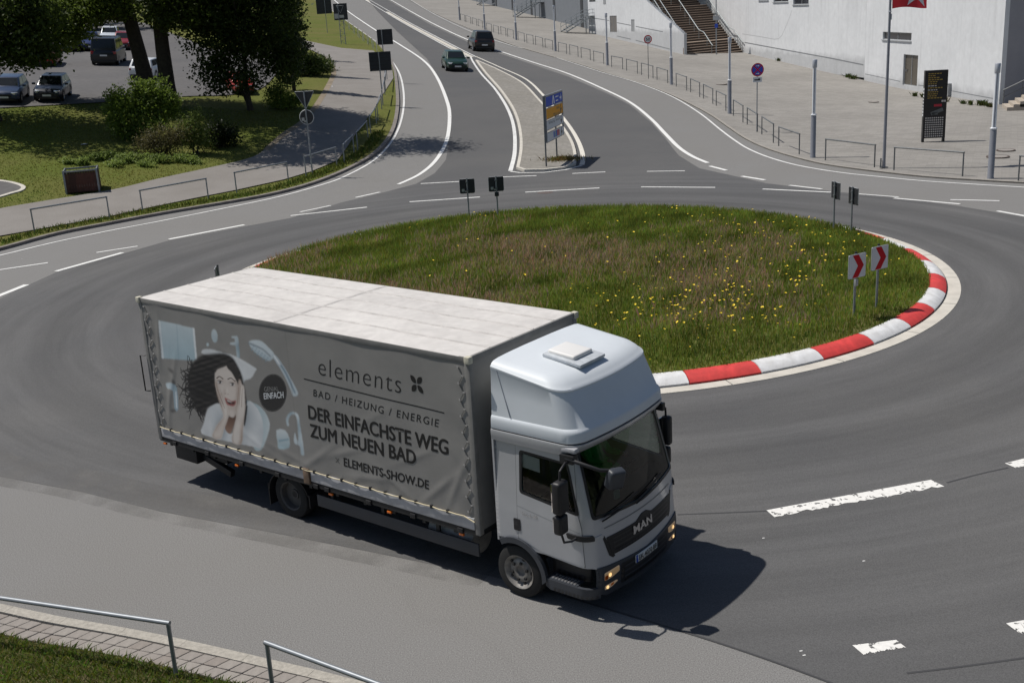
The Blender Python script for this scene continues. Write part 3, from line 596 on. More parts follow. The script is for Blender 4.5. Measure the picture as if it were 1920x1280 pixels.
# ---- the printed tarp: a fine sheet whose print is painted into its vertex colours
TS, TZ = np.linspace(-BL+.05, -.04, 860), np.linspace(Z0T, Z1T, 275); GS, GZ = np.meshgrid(TS, TZ, indexing='ij')
TB = np.array([.245, .238, .226]); IMG = np.ones(GS.shape+(3,))*TB
_W = np.array(TO)+GS[..., None]*TFW+GZ[..., None]*np.array([0, 0, 1]); _D = _W-CC; _q = _D@CF
PXX, PYY = (960+FPX*(_D@CR)/_q-240)*3.5556, (640-FPX*(_D@CU)/_q-540)*3.5556      # sketch coordinates of each vertex
def blur(m, k):
    for ax in (0, 1):
        for _ in range(2):
            c = np.cumsum(np.pad(m, [(k+1, k) if i == ax else (0, 0) for i in (0, 1)], mode='edge'), ax); n = m.shape[ax]
            m = (np.take(c, np.arange(2*k+1, 2*k+1+n), ax)-np.take(c, np.arange(n), ax))/(2*k+1)
    return m
def mask(pts, sm=4, soft=1):
    q = np.array(spline(pts, sm, True) if sm > 1 else pts); lo, hi = q.min(0)-8, q.max(0)+8; sel = (PXX > lo[0])&(PXX < hi[0])&(PYY > lo[1])&(PYY < hi[1]); m = np.zeros(GS.shape); idx = np.where(sel)
    m[idx] = inpoly(np.stack([PXX[idx], PYY[idx]], 1), q); return blur(m, soft) if soft else m
def paint(m, c):
    global IMG
    IMG = IMG*(1-m[..., None])+m[..., None]*(np.array(c) if np.ndim(c) == 1 else c)
def pnoise(fx, fy, seed):          # cheap value noise in sketch coordinates
    r = np.random.default_rng(seed); v = 0
    for k in range(6): v = v+np.sin(PXX*fx*r.uniform(.5, 1.7)+PYY*fy*r.uniform(.5, 1.7)*r.choice([-1, 1])+r.uniform(0, 6.28))
    return v/3
def grad(c0, c1, t): return np.array(c0)*(1-t[..., None])+np.array(c1)*t[..., None]
def soft(cx, cy, rx, ry, rot=0., p=2.): x, y = PXX-cx, PYY-cy; a, b = x*math.cos(rot)+y*math.sin(rot), -x*math.sin(rot)+y*math.cos(rot); return np.exp(-((a/rx)**2+(b/ry)**2)**(p/2))
def ell(c, rx, ry, n=28, rot=0): return [(c[0]+rx*math.cos(a)*math.cos(rot)-ry*math.sin(a)*math.sin(rot), c[1]+rx*math.cos(a)*math.sin(rot)+ry*math.sin(a)*math.cos(rot)) for a in [2*math.pi*i/n for i in range(n)]]
BLU, WHT, STL = (.50, .60, .63), (.74, .76, .77), (.20, .31, .37)
# mirror cabinet, bubbles, taps, basin, shower
t = np.clip((PYY-220)/260, 0, 1); paint(mask([(205, 215), (325, 240), (445, 266), (462, 470), (440, 482), (338, 476), (225, 468)], 1), grad((.50, .57, .60), (.34, .45, .50), (t+.15*pnoise(.01, .02, 1)).clip(0, 1)))
paint(mask([(324, 240), (328, 241), (342, 478), (337, 477)], 1, 1)*.5, STL); paint(mask([(205, 215), (216, 217), (238, 469), (225, 468)], 1)*.7, WHT); paint(mask([(434, 263), (446, 266), (464, 471), (452, 474)], 1)*.8, WHT)
paint(mask(ell((578, 318), 20, 45, rot=-.12), 1), grad((.52, .58, .60), (.38, .46, .50), np.clip((PYY-275)/90, 0, 1))); paint(mask(ell((534, 375), 9, 11), 1), BLU)
paint(mask([(690, 322), (728, 318), (735, 335), (748, 465), (728, 468), (716, 382), (680, 375), (680, 364), (713, 358), (710, 335), (690, 332)], 1), grad((.50, .56, .59), (.25, .33, .38), np.clip((PXX-700)/45+.3*pnoise(.02, .05, 2), 0, 1)))
paint(mask([(495, 418), (515, 405), (560, 408), (640, 430), (720, 455), (850, 530), (852, 550), (822, 600), (780, 615), (775, 640), (760, 645), (700, 560), (600, 470), (500, 436)], 3), grad((.60, .62, .63), (.40, .44, .47), np.clip((PYY-.55*(PXX-500)-420)/150, 0, 1)))
paint(mask([(805, 362), (840, 346), (890, 352), (935, 392), (975, 442), (945, 486), (895, 462), (835, 415)], 4), grad((.54, .60, .63), (.33, .41, .46), np.clip((PYY-.6*(PXX-805)-345)/80, 0, 1)))
for i in range(6):
    for j in range(3): paint(soft(838+19*i-7*j, 392+15*i+12*j-4, 5, 3.5, .7, 4)*.8, STL)
paint(mask([(806, 372), (812, 362), (900, 402), (952, 452), (946, 456), (894, 410)], 3)*.7, (.14, .18, .21))
paint(mask([(960, 452), (978, 442), (1010, 480), (1060, 558), (1105, 640), (1132, 692), (1130, 714), (1100, 720), (1085, 680), (1050, 602), (1010, 530)], 2), (.46, .53, .57)); paint(mask([(985, 470), (992, 466), (1055, 560), (1115, 690), (1106, 696), (1046, 570)], 2)*.85, (.17, .24, .30)); paint(mask([(970, 452), (976, 448), (1020, 512), (1000, 500)], 2), WHT)
paint(mask([(250, 637), (270, 630), (300, 634), (326, 668), (337, 805), (312, 807), (300, 684), (264, 670)], 2), grad((.48, .55, .59), (.24, .34, .40), np.clip((PXX-250)/90+.25*pnoise(.04, .02, 4), 0, 1))); paint(mask([(316, 690), (322, 688), (330, 800), (322, 800)], 1)*.8, WHT)
for p in ([(265, 535), (300, 545), (305, 560), (292, 568)], [(293, 610), (310, 615), (318, 640), (300, 640)], [(285, 812), (315, 806), (320, 820), (296, 828)]): paint(mask(p, 3, 2)*.7, (.05, .05, .05))
paint(mask([(788, 757), (830, 762), (880, 785), (925, 840), (947, 910), (930, 990), (892, 1074), (840, 1066), (820, 900)], 3), grad((.36, .46, .49), (.54, .60, .62), np.clip(((PXX-800)/150)**2, 0, 1)))
# hair: one soft mass, then curling strands
hair = mask([(630, 433), (690, 455), (730, 510), (762, 580), (778, 650), (790, 720), (802, 790), (790, 880), (775, 915), (760, 760), (740, 640), (690, 560), (660, 520), (610, 533), (585, 560), (580, 600), (588, 660), (600, 720), (612, 765), (560, 788), (530, 800), (514, 850), (500, 850), (478, 830), (450, 805), (440, 770), (415, 730), (412, 700), (400, 672), (402, 640), (396, 600), (408, 570), (412, 530), (432, 500), (460, 470), (500, 446), (560, 436)], 4, 2)
paint(hair, grad((.012, .012, .013), (.055, .05, .048), np.clip(.35+.4*pnoise(.05, .12, 7)-.3*soft(520, 650, 110, 130), 0, 1)))
r_ = np.random.default_rng(3)
for k in range(46):
    a = r_.uniform(1.7, 4.15); x0, y0 = 500+95*math.cos(a), 640-150*math.sin(a)*1.0 if False else 640+170*math.sin(a+3.14)*-1; L = r_.uniform(35, 100); d = a+r_.normal(0, .35); cu = r_.normal(0, .9); q = []
    for i in range(9): u = i/8; q.append((x0+math.cos(d+cu*u)*L*u, y0+math.sin(d+cu*u)*L*u+12*math.sin(u*6+k)*u))
    q = np.array(q); m = np.zeros(GS.shape)
    for (xa, ya), (xb, yb), w in zip(q[:-1], q[1:], np.linspace(4.2, 1.6, 8)):
        lx, ly = xb-xa, yb-ya; tt = np.clip(((PXX-xa)*lx+(PYY-ya)*ly)/(lx*lx+ly*ly+1e-9), 0, 1); m = np.maximum(m, np.clip(1.6-np.hypot(PXX-xa-tt*lx, PYY-ya-tt*ly)/w, 0, 1))
    paint(m*.85, (.018, .017, .018))
# shirt, neck, face, hands
sh = mask([(492, 968), (505, 900), (530, 810), (565, 780), (604, 768), (640, 800), (655, 900), (665, 960), (700, 965), (760, 920), (800, 757), (850, 780), (890, 850), (905, 940), (890, 1060), (850, 1058), (760, 1040), (610, 1008)], 3)
paint(sh, grad((.63, .65, .66), (.38, .42, .45), np.clip(.25+.45*pnoise(.035, .012, 12)+.5*soft(640, 940, 35, 90)+.4*soft(790, 880, 18, 120), 0, 1)))
paint(mask([(648, 880), (690, 850), (728, 840), (715, 890), (682, 968), (648, 940)], 3), grad((.10, .055, .04), (.26, .16, .12), np.clip((PYY-860)/90, 0, 1)))
face = mask([(586, 552), (612, 528), (660, 518), (700, 550), (735, 612), (744, 690), (734, 780), (716, 848), (692, 860), (662, 830), (622, 756), (592, 685), (582, 610)], 4, 1)
sk = grad((.60, .545, .50), (.36, .28, .24), np.clip(.12+.55*soft(742, 700, 22, 150)+.35*soft(590, 690, 16, 70)+.45*soft(616, 622, 30, 16)+.45*soft(699, 634, 28, 15)+.3*soft(645, 690, 9, 22)+.35*soft(690, 800, 26, 14)+.25*soft(640, 770, 14, 40)-.2*soft(660, 575, 45, 28), 0, 1)); paint(face, sk)
paint(mask([(660, 498), (664, 532), (692, 560), (722, 612), (744, 646), (740, 560), (704, 512)], 3, 1), (.03, .027, .026)); paint(mask([(586, 560), (600, 540), (650, 520), (662, 500), (610, 520), (580, 545)], 3, 1), (.03, .027, .026))
for cx, cy in ((613, 626), (697, 640)): paint(soft(cx, cy, 16, 9, .15, 5), (.55, .55, .55)); paint(soft(cx+2, cy, 8.5, 9.5, 0, 6), (.035, .028, .024)); paint(soft(cx, cy-9, 17, 3.2, .15, 3)*.9, (.06, .045, .04)); paint(soft(cx-1, cy-3, 2.4, 2.4), (.6, .6, .6)); paint(soft(cx, cy+12, 16, 3, .15)*.35, (.22, .15, .12))
for a, b, c_ in (((594, 599), (612, 588), (634, 604)), ((668, 606), (690, 599), (716, 620))):
    q = np.array(spline([a, b, c_], 6))
    for p in q: paint(soft(p[0], p[1], 5, 3.2, .2, 4)*.8, (.075, .055, .045))
paint(soft(650, 702, 5, 3)*.6, (.16, .09, .07)); paint(soft(668, 706, 5, 3)*.6, (.16, .09, .07)); paint(soft(664, 680, 5, 20)*.5, (.64, .59, .55))
paint(mask([(645, 731), (668, 737), (694, 751), (720, 747), (722, 768), (706, 786), (682, 784), (658, 772)], 4, 1), (.36, .14, .13)); paint(mask([(656, 744), (690, 758), (715, 754), (713, 770), (700, 778), (674, 772)], 4, 1), (.05, .02, .02)); paint(mask([(660, 744), (688, 755), (693, 762), (668, 755)], 2, 1), (.6, .59, .57)); paint(soft(692, 774, 14, 5)*.7, (.30, .10, .10))
for pts, cx in (([(582, 630), (592, 628), (606, 672), (616, 700), (622, 690), (634, 712), (652, 762), (672, 826), (664, 876), (640, 940), (618, 1004), (560, 988), (590, 915), (634, 856), (622, 800), (604, 740)], 0), ([(740, 618), (752, 612), (762, 640), (776, 652), (780, 690), (784, 760), (788, 840), (772, 920), (758, 1036), (692, 1018), (716, 900), (722, 860), (716, 800), (728, 760), (734, 690)], 1)):
    m = mask(pts, 4, 1); edge = m-blur(m, 5); paint(np.clip(blur(m, 4)*1.3, 0, 1)*(1-m)*.35, (.2, .14, .11)); paint(m, grad((.62, .57, .525), (.40, .325, .28), np.clip(.2+1.3*np.clip(edge, 0, 1)+.3*pnoise(.05, .008, 20+cx), 0, 1)))
for a, b in (((598, 676), (634, 772)), ((612, 712), (646, 800)), ((592, 700), (624, 790)), ((752, 650), (744, 775)), ((765, 668), (760, 790)), ((742, 660), (732, 770))):
    lx, ly = b[0]-a[0], b[1]-a[1]; tt = np.clip(((PXX-a[0])*lx+(PYY-a[1])*ly)/(lx*lx+ly*ly), 0, 1); paint(np.exp(-(np.hypot(PXX-a[0]-tt*lx, PYY-a[1]-tt*ly)/2.6)**2)*.6, (.27, .19, .16))
paint(mask([(788, 790), (800, 790), (786, 900), (774, 910)], 3, 1), (.02, .019, .02))
paint(mask([(1062, 916), (1054, 872), (1076, 832), (1108, 824), (1138, 848), (1150, 920), (1178, 1098), (1156, 1104), (1148, 1050), (1110, 1030), (1114, 960), (1126, 1000), (1138, 1010), (1130, 900), (1120, 852), (1100, 840), (1082, 850), (1070, 880), (1074, 914)], 3), grad((.54, .60, .63), (.28, .37, .42), np.clip(.4+.5*pnoise(.06, .02, 31), 0, 1)))
paint(mask([(990, 946), (1048, 944), (1078, 1000), (1076, 1062), (1010, 1070), (1000, 1030)], 2), grad((.55, .60, .62), (.33, .43, .47), np.clip((PYY-945)/110, 0, 1))); paint(mask([(1004, 1010), (1074, 1000), (1075, 1012), (1008, 1024)], 1)*.8, STL)
c, e1, e2 = (966, 698), (93, 14), (-12, 127); det = e1[0]*e2[1]-e1[1]*e2[0]; bx, by_ = PXX-c[0], PYY-c[1]; ba, bb_ = (bx*e2[1]-by_*e2[0])/det, (by_*e1[0]-bx*e1[1])/det; br_ = np.hypot(ba, bb_); paint(np.clip((1-br_)*22, 0, 1), (.030, .029, .029)); paint(np.clip(1.4-np.abs(br_-.93)*90, 0, 1)*(np.sin(np.arctan2(bb_, ba)*60) > 0)*.8, (.20, .20, .195))
# the printed panels' faint seams, then a darker band along the top edge
for s0 in (-3.62, -7.05): paint(np.exp(-((GS-s0)/.012)**2)*.35, TB*.72)
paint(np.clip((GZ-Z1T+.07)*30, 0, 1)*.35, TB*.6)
M_TARP = mat('printed_tarpaulin', (.2, .2, .2), .55, spec=.35, var=.08, vscale=1.6, bump=.22, bscale=2.6, attr='col')
nS_, nZ_ = GS.shape; ii, jj = np.meshgrid(np.arange(nS_-1), np.arange(nZ_-1), indexing='ij'); k0 = (ii*nZ_+jj).ravel(); Vt = np.stack([GS, wr(GS, GZ)-.004, GZ], -1).reshape(-1, 3)
tarp = npmesh('side_tarp', Vt, np.stack([k0, k0+nZ_, k0+nZ_+1, k0+1], 1), M_TARP, truck, IMG.reshape(-1, 3), smooth=True)
tarp['label'] = 'grey tarpaulin printed with a screaming woman, bathroom taps and lettering'
PI_ = {}
def pm(n, c):
    if n not in PI_: PI_[n] = mat('print_'+n, c, .55, spec=.35, bump=.2, bscale=2.6)
    return PI_[n]
PW = pm('white', (.55, .57, .58))
def put(vs, tr, name, m, L=.0022):
    bm = bmesh.new(); bv = [bm.verts.new((s, 0, z)) for s, z in vs]
    for t in tr:
        try: bm.faces.new([bv[i] for i in t])
        except ValueError: pass
    bmesh.ops.triangulate(bm, faces=bm.faces); A = np.array(vs); lo, hi = A.min(0), A.max(0)
    for ax, no in ((0, (1, 0, 0)), (1, (0, 0, 1))):
        for q in np.arange(math.ceil(lo[ax]/.045)*.045, hi[ax], .045): bmesh.ops.bisect_plane(bm, geom=bm.verts[:]+bm.edges[:]+bm.faces[:], plane_co=(q, 0, 0) if ax == 0 else (0, 0, q), plane_no=no)
    for v in bm.verts: v.co.y = float(wr(v.co.x, v.co.z))-.004-L
    me = bpy.data.meshes.new(name); bm.to_mesh(me); bm.free(); me.materials.append(m); me.polygons.foreach_set('use_smooth', [True]*len(me.polygons)); return link(name, me, tarp)
layer = [0]
def text_mesh(txt, off=0., sx=1., space=1.):
    cu = bpy.data.curves.new('t', 'FONT'); cu.body = txt; cu.offset = off; cu.resolution_u = 4; cu.space_character = space; ob = bpy.data.objects.new('t', cu); COL.objects.link(ob)
    dg = bpy.context.evaluated_depsgraph_get(); me = bpy.data.meshes.new_from_object(ob.evaluated_get(dg)); bpy.data.objects.remove(ob)
    v = np.array([tuple(q.co)[:2] for q in me.vertices]); f = [tuple(p.vertices) for p in me.polygons]
    lo, hi = v.min(0), v.max(0); v = (v-lo)/(hi-lo); return v, f
def print_text(txt, bl, br, tl, m, name='printed_lettering', off=0., space=1., bold=0):
    v, f = text_mesh(txt, off, space=space); a, b, c_ = (np.array(S(*p)) for p in (bl, br, tl)); w = a+v[:, :1]*(b-a)+v[:, 1:]*(c_-a)
    if bold:
        k = len(w); w = np.concatenate([w+np.array([dx, dz]) for dx, dz in ((-bold, 0), (bold, 0), (0, bold*.6), (0, -bold*.6))]); f4 = [tuple(i+k*j for i in t) for j in range(4) for t in f]
        for j in range(4): put(w[k*j:k*j+k], f, name, m, .0022+.0004*j)
        return
    put(w, f, name, m)
PT = pm('lettering', (.014, .0135, .013))
print_text('elements', (598, 701.5), (752, 737), (598, 669), PT, off=-.014, space=1.12)
v, t = cdt([S(*p) for p in ((570, 708.5), (833, 773), (833, 775), (570, 710.5))]); put(v, t, 'printed_rule', PT)
print_text('BAD / HEIZUNG / ENERGIE', (588, 742), (822, 800.5), (588.5, 729), PT, off=.004, space=1.25)
print_text('DER EINFACHSTE WEG', (579.5, 784), (841, 852), (578, 759), PT, bold=.009)
print_text('ZUM NEUEN BAD', (583, 818), (780.5, 870.5), (581.5, 794), PT, bold=.009)
print_text('ELEMENTS-SHOW.DE', (645, 873), (804.5, 916.5), (644.5, 857.5), PT, bold=.005)
print_text('x', (629, 866), (637, 868.5), (628.5, 857), pm('faint_mark', (.11, .108, .10)))
for q in ((-1, -1), (1, -1), (1, 1), (-1, 1)):         # four leaf shaped petals in an X
    cx_, cy_ = S(781.5, 720); dx_, dy_ = q[0]*.70, q[1]*.72; nx_, ny_ = -dy_, dx_
    pe = [(cx_+dx_*(.016+.135*i/8)+sd*nx_*.042*math.sin(math.pi*i/8)**.8, cy_+dy_*(.016+.150*i/8)+sd*ny_*.042*math.sin(math.pi*i/8)**.8) for sd, rg in ((1, range(0, 9)), (-1, range(7, 0, -1))) for i in rg]
    v, t = cdt(pe); put(v, t, 'printed_emblem', PT, .0022)
print_text('GENIAL', (496.5, 733.5), (522.8, 732.6), (495.5, 725), pm('badge_grey', (.30, .30, .29)), off=-.01); print_text('EINFACH', (496, 748), (532, 745.5), (495, 736.5), PW, bold=.005)

# ---- chassis, guards, wheels
mb = MB()
for t in (.80, 1.70): mb.bb((-6.9, t-.04, .52), (1.2, t+.04, .74))
for s in (-6.8, -5.6, -4.6, -3.6, -2.4, -1.2, -.2): mb.bb((s-.04, .82, .55), (s+.04, 1.68, .70))
for s in [-7.1+.6*i for i in range(12)]: mb.bb((s-.03, .05, .70), (s+.03, 2.45, .776))
mb.build('chassis_frame', M_FRAME, truck)
for t, sg in ((.10, 1), (2.40, -1)):
    mb = MB(); mb.bb((-3.42, t-.015, .40), (-.12, t+.015, .60)); g_ = mb.build('side_guard', M_DGR, truck, bevel=.012)
    for s in (-3.1, -2.0, -.9): mb = MB(); mb.bb((s-.03, t+.016*sg, .45), (s+.03, t+.05*sg, .77)); mb.build('bracket', M_FRAME, g_)
mb = MB()                                                # folded tail lift under the rear
mb.bb((-7.15, .15, .42), (-6.55, 2.35, .74)); mb.bb((-6.55, .30, .50), (-5.9, 2.2, .62)); mb.bb((-7.25, .25, .55), (-7.12, 2.25, .72)); mb.box((-6.25, .32, .45), (.9, .10, .12), rot=Matrix.Rotation(.25, 3, 'Y')); mb.box((-6.25, 2.18, .45), (.9, .10, .12), rot=Matrix.Rotation(.25, 3, 'Y'))
mb.build('tail_lift', M_BLK, truck, bevel=.015)
for t in (.18, 2.32):
    mb = MB(); mb.lathe([(.02, -.42), (.22, -.42), (.245, -.38), (.245, .38), (.22, .42), (.02, .42)], (-.75, .42 if t < 1 else 2.1, .50), 'X', 20)
    mb.build('air_tank' if t < 1 else 'fuel_tank', mat('pale_tank', (.34, .32, .29), .6, var=.3, vscale=6), truck, smooth=40)
M_RIMD = mat('dirty_rim_steel', (.085, .08, .075), .7, var=.3, vscale=14)
def wheel(s, t, r=.385, w=.22, side=-1, dual=False, name='wheel'):
    e = empty(name, (s, t, r)); e.parent = truck; q = side
    mb = MB(); pr = [(.245, -.5*w), (.34, -.5*w), (.375, -.42*w), (.385, -.25*w), (.385, .25*w), (.375, .42*w), (.34, .5*w), (.245, .5*w)]
    mb.lathe([(a*r/.385, b) for a, b in pr], axis='Y', n=40, caps=False); mb.build('tyre', M_TYRE, e, smooth=30)
    mb = MB(); f = lambda lst: [(a, -q*b) for a, b in lst]
    if not dual: prof = [(.005, .03), (.06, .05), (.075, .075), (.10, .085), (.155, .075), (.185, .045), (.20, .06), (.225, .10), (.248, .115), (.25, .0)]
    else: prof = [(.005, .015), (.085, .02), (.09, -.06), (.15, -.075), (.205, -.06), (.225, .09), (.247, .11), (.25, .0)]
    mb.lathe([(a, (b if q < 0 else -b)) for a, b in prof], axis='Y', n=32)
    rim = mb.build('rim', M_RIM if not dual else M_RIMD, e, smooth=35)
    mb = MB()
    for k in range(6):
        a = k*math.pi/3+.3; mb.lathe([(.018, 0), (.018, .03), (.008, .038)], (.128*math.cos(a), q*(.085 if not dual else -.06), .128*math.sin(a)), 'Y', 8) if False else mb.box((.128*math.cos(a), q*(.092 if not dual else -.05), .128*math.sin(a)), (.034, .028, .034))
    mb.build('wheel_nut', M_FRAME, rim)
    mb = MB(); mb.lathe([(.005, .07), (.05, .07), (.055, .0), (.055, -.02)] if q > 0 else [(.005, -.07), (.05, -.07), (.055, 0), (.055, .02)], axis='Y', n=14); mb.build('hub', M_BLK, rim, smooth=40)
    if not dual:
        mb = MB()
        for k in range(5): a = k*2*math.pi/5; mb.box((.192*math.cos(a), q*.062, .192*math.sin(a)), (.05, .02, .035), rot=Matrix.Rotation(-a, 3, 'Y'))
        mb.build('hand_hole', M_BLK, rim)
    return e
wheel(.60, .17, side=-1); wheel(.60, 2.15, side=1)
wheel(-4.12, .24, side=-1, dual=True); wheel(-4.12, .50, side=-1, dual=True); wheel(-4.12, 2.26, side=1, dual=True); wheel(-4.12, 2.0, side=1, dual=True)
mb = MB(); mb.tube([(.60, .2, .385), (.60, 2.1, .385)], .06, 8); mb.tube([(-4.12, .3, .385), (-4.12, 2.2, .385)], .08, 8); mb.bb((-4.3, 1.0, .22), (-3.95, 1.5, .55)); mb.build('axle', M_FRAME, truck)
for t0, t1 in ((.10, .64), (1.86, 2.40)):                 # rear mudguards with flaps
    mb = MB(); A_ = [math.radians(d) for d in range(15, 176, 10)]
    mb.loft([[(-4.12+rr*math.cos(a), tt, .385+rr*.86*math.sin(a)) for rr, tt in ((.47, t0), (.485, t0), (.485, t1), (.47, t1))] for a in A_]); mud = mb.build('mudguard', M_BLK, truck, smooth=40)
    mb = MB(); mb.bb((-4.62, t0, .14), (-4.60, t1, .52)); mb.build('mud_flap', M_BLK, mud); mb = MB(); mb.bb((-3.64, t0, .3), (-3.62, t1, .52)); mb.build('mud_flap', M_BLK, mud)
for s in (-7.22, -5.25, -3.0, -1.75, -.35): mb = MB(); mb.bb((s-.04, -.004, .712), (s+.04, .03, .748)); mb.build('side_marker', M_AMB, truck, bevel=.006)

# ---- cab: a wrapped skin in (u, z); u runs along the outline near side -> front -> far side
TC_, TN, TFR = 1.17, .04, 2.30
def outline():
    P = [(.28, TN), (1.60, TN)]; n = 10; rc = .22; cx_, cy_ = 1.60, TN+rc
    for i in range(1, n+1): a = math.radians(-90+76*i/n); P.append((cx_+rc*math.cos(a), cy_+rc*math.sin(a)))
    s1, t1 = P[-1]; h = .115
    for i in range(1, 13): t = t1+(TC_-t1)*i/12; P.append((s1+h*(1-((TC_-t)/(TC_-t1))**2), t))
    P += [(s, 2*TC_-t) for s, t in P[-2::-1]]; return np.array(P)
OL = outline(); OU = np.concatenate([[0], np.cumsum(np.hypot(*np.diff(OL, axis=0).T))]); UL = OU[-1]
SHF = [(.25, .02), (.6, .045), (.9, .02), (1.42, -.015), (2.0, -.165), (2.42, -.285), (2.7, -.38)]
def Mc(u, z, off=0.):
    u = np.asarray(u, float); z = np.asarray(z, float); s = np.interp(u, OU, OL[:, 0]); t = np.interp(u, OU, OL[:, 1])
    k = np.clip((s-.9)/.9, 0, 1)**1.3; s = s+np.interp(z, [a for a, b in SHF], [b for a, b in SHF])*k
    nar = np.interp(z, [.3, 1.3, 2.45], [0, 0, .05]); t = t+np.sign(TC_-t)*nar*np.clip(abs(TC_-t)/1.1, 0, 1)
    if np.ndim(off) or off:
        ds = np.interp(u+.03, OU, OL[:, 0])-np.interp(u-.03, OU, OL[:, 0]); dt = np.interp(u+.03, OU, OL[:, 1])-np.interp(u-.03, OU, OL[:, 1]); ln = np.hypot(ds, dt); s = s+off*dt/ln; t = t-off*ds/ln
    return np.stack([s, t, z], -1)
_u_, _z_ = np.meshgrid(np.linspace(0, UL, 420), np.linspace(.2, 2.6, 241)); _X = Mc(_u_, _z_); _W = np.array(TO)+_X[..., :1]*TFW+_X[..., 1:2]*TLF+_X[..., 2:]*np.array([0, 0, 1])
_D = _W-CC; _q = _D@CF; _PX = 960+FPX*(_D@CR)/_q; _PY = 640-FPX*(_D@CU)/_q
def K(px, py):                     # skin coordinates (u, z) seen at a photo pixel (nearest visible)
    d = (_PX-px)**2+(_PY-py)**2; m = d < d.min()+6; dist = np.where(m, _q, 9e9) if d.min() < 40 else np.where(d == d.min(), 0, 1); i = np.unravel_index(np.argmin(dist), d.shape); return float(_u_[i]), float(_z_[i])
def skin(poly, off, name, m, parent=None, holes=(), step=.07, thick=0, smooth=50):
    vs, tr = cdt(dens2(poly, step), [dens2(h, step) for h in holes], step=step); X = Mc(vs[:, 0], vs[:, 1], off); mb = MB(); mb.add(X, tr)
    if thick:
        X2 = Mc(vs[:, 0], vs[:, 1], off-thick); mb.add(X2, [t[::-1] for t in tr])
        for lp in [poly]+list(holes):
            q = np.array(dens2(lp, step)); a, b = Mc(q[:, 0], q[:, 1], off), Mc(q[:, 0], q[:, 1], off-thick); n = len(q); mb.add(list(a)+list(b), [(i, (i+1) % n, n+(i+1) % n, n+i) for i in range(n)])
    return mb.build(name, m, parent or truck, smooth=smooth)
def dens2(poly, step):
    out = []
    for i, a in enumerate(poly):
        b = poly[(i+1) % len(poly)]; k = max(1, int(math.hypot(b[0]-a[0], b[1]-a[1])/step)); out += [(a[0]+(b[0]-a[0])*j/k, a[1]+(b[1]-a[1])*j/k) for j in range(k)]
    return out
def rnd(poly, r, n=4):             # round the corners of a polygon
    out = []; N = len(poly)
    for i in range(N):
        p, a, b = np.array(poly[i]), np.array(poly[i-1]), np.array(poly[(i+1) % N]); da, db = a-p, b-p; ra = min(r, np.linalg.norm(da)*.45); rb = min(r, np.linalg.norm(db)*.45); p0 = p+da/np.linalg.norm(da)*ra; p1 = p+db/np.linalg.norm(db)*rb
        for j in range(n+1): t = j/n; out.append(tuple((1-t)**2*p0+2*t*(1-t)*p+t*t*p1))
    return out
def shrink(poly, d): P = np.array(poly); c = P.mean(0); v = P-c; return [tuple(p) for p in c+v*(1-d/np.maximum(np.abs(v).max(0), .05))]
def mir(poly): return [(UL-u, z) for u, z in poly][::-1]
SW = rnd([(K(974, 840)[0], 2.18), (K(1060, 866)[0], 2.15), (K(1079, 957)[0], 1.50), (K(975, 914)[0], 1.61)], .05)
uWSl, zb = K(1114, 972); uWSt, zt_ = K(1088, 857)
WS = rnd([(uWSt, 2.30), (UL/2, 2.345), (UL-uWSt, 2.30), (UL-uWSl, 1.43), (UL/2, 1.36), (uWSl, 1.43)], .06)
ARCH = [(.0, .80)]+[(.32+.47*math.cos(a), .385+.50*math.sin(a)) for a in [math.radians(d) for d in range(118, 8, -10)]]
LOW = [(.86, .80), (1.30, .765)]
OUT = [(0, 2.44), (0, .86)]+[(.32+.50*math.cos(a), .385+.53*math.sin(a)) for a in [math.radians(d) for d in range(112, 40, -9)]]+[(.80, .79), (1.50, .74), (1.62, .70), (UL/2, .66), (UL-1.62, .70), (UL-1.5, .74), (UL-.8, .79)]+[(UL-p[0], p[1]) for p in [(.32+.50*math.cos(a), .385+.53*math.sin(a)) for a in [math.radians(d) for d in range(40, 112, 9)]]]+[(UL, .86), (UL, 2.44)]
cab = skin(OUT, 0, 'cab', M_SIL, holes=[SW, WS, mir(SW)], thick=.035, step=.06)
cab['label'] = 'silver driver cab'
mb = MB(); mb.bb((.27, TN+.01, .80), (.30, TFR-.01, 2.43)); mb.bb((.3, TN+.04, .80), (1.55, TFR-.04, .84)); mb.build('cab_back_wall', M_SIL, cab)
mb = MB(); OLt = [tuple(p) for p in Mc(np.linspace(0, UL, 60), np.full(60, 2.425), -.01)]; v, t = cdt([(p[0], p[1]) for p in OLt]); mb.add([(a, b, 2.425) for a, b in v], t); mb.build('cab_ceiling', M_DGR, cab)
for poly, nm in ((SW, 'side_window'), (WS, 'windscreen'), (mir(SW), 'side_window')):
    g_ = skin(shrink(poly, -.006), -.012, nm, M_GLASS if nm == 'windscreen' else M_GLASS2, step=.08)
    skin(shrink(poly, -.03), .0035, 'window_seal', M_BLK, g_, holes=[shrink(poly, .012)], step=.08)
def seam(pts, w=.010, m=M_BLK, off=.0025, par=None, name='panel_gap'):
    P = [Vector(p) for p in dens2(pts+[], .05)][:None]; P = [Vector(p) for p in np.array(dens(pts, .05, False))] if False else [Vector(p) for p in poly_open(pts, .05)]
    L = []; Rr = []
    for i, p in enumerate(P):
        d = (P[min(i+1, len(P)-1)]-P[max(i-1, 0)]).normalized(); q = Vector((-d.y, d.x))*w/2; L.append(p+q); Rr.append(p-q)
    A_ = np.array([tuple(x) for x in L+Rr]); n = len(P); X = Mc(A_[:, 0], A_[:, 1], off); mb = MB(); mb.add(X, [(i, i+1, n+i+1, n+i) for i in range(n-1)]); return mb.build(name, m, par or cab)
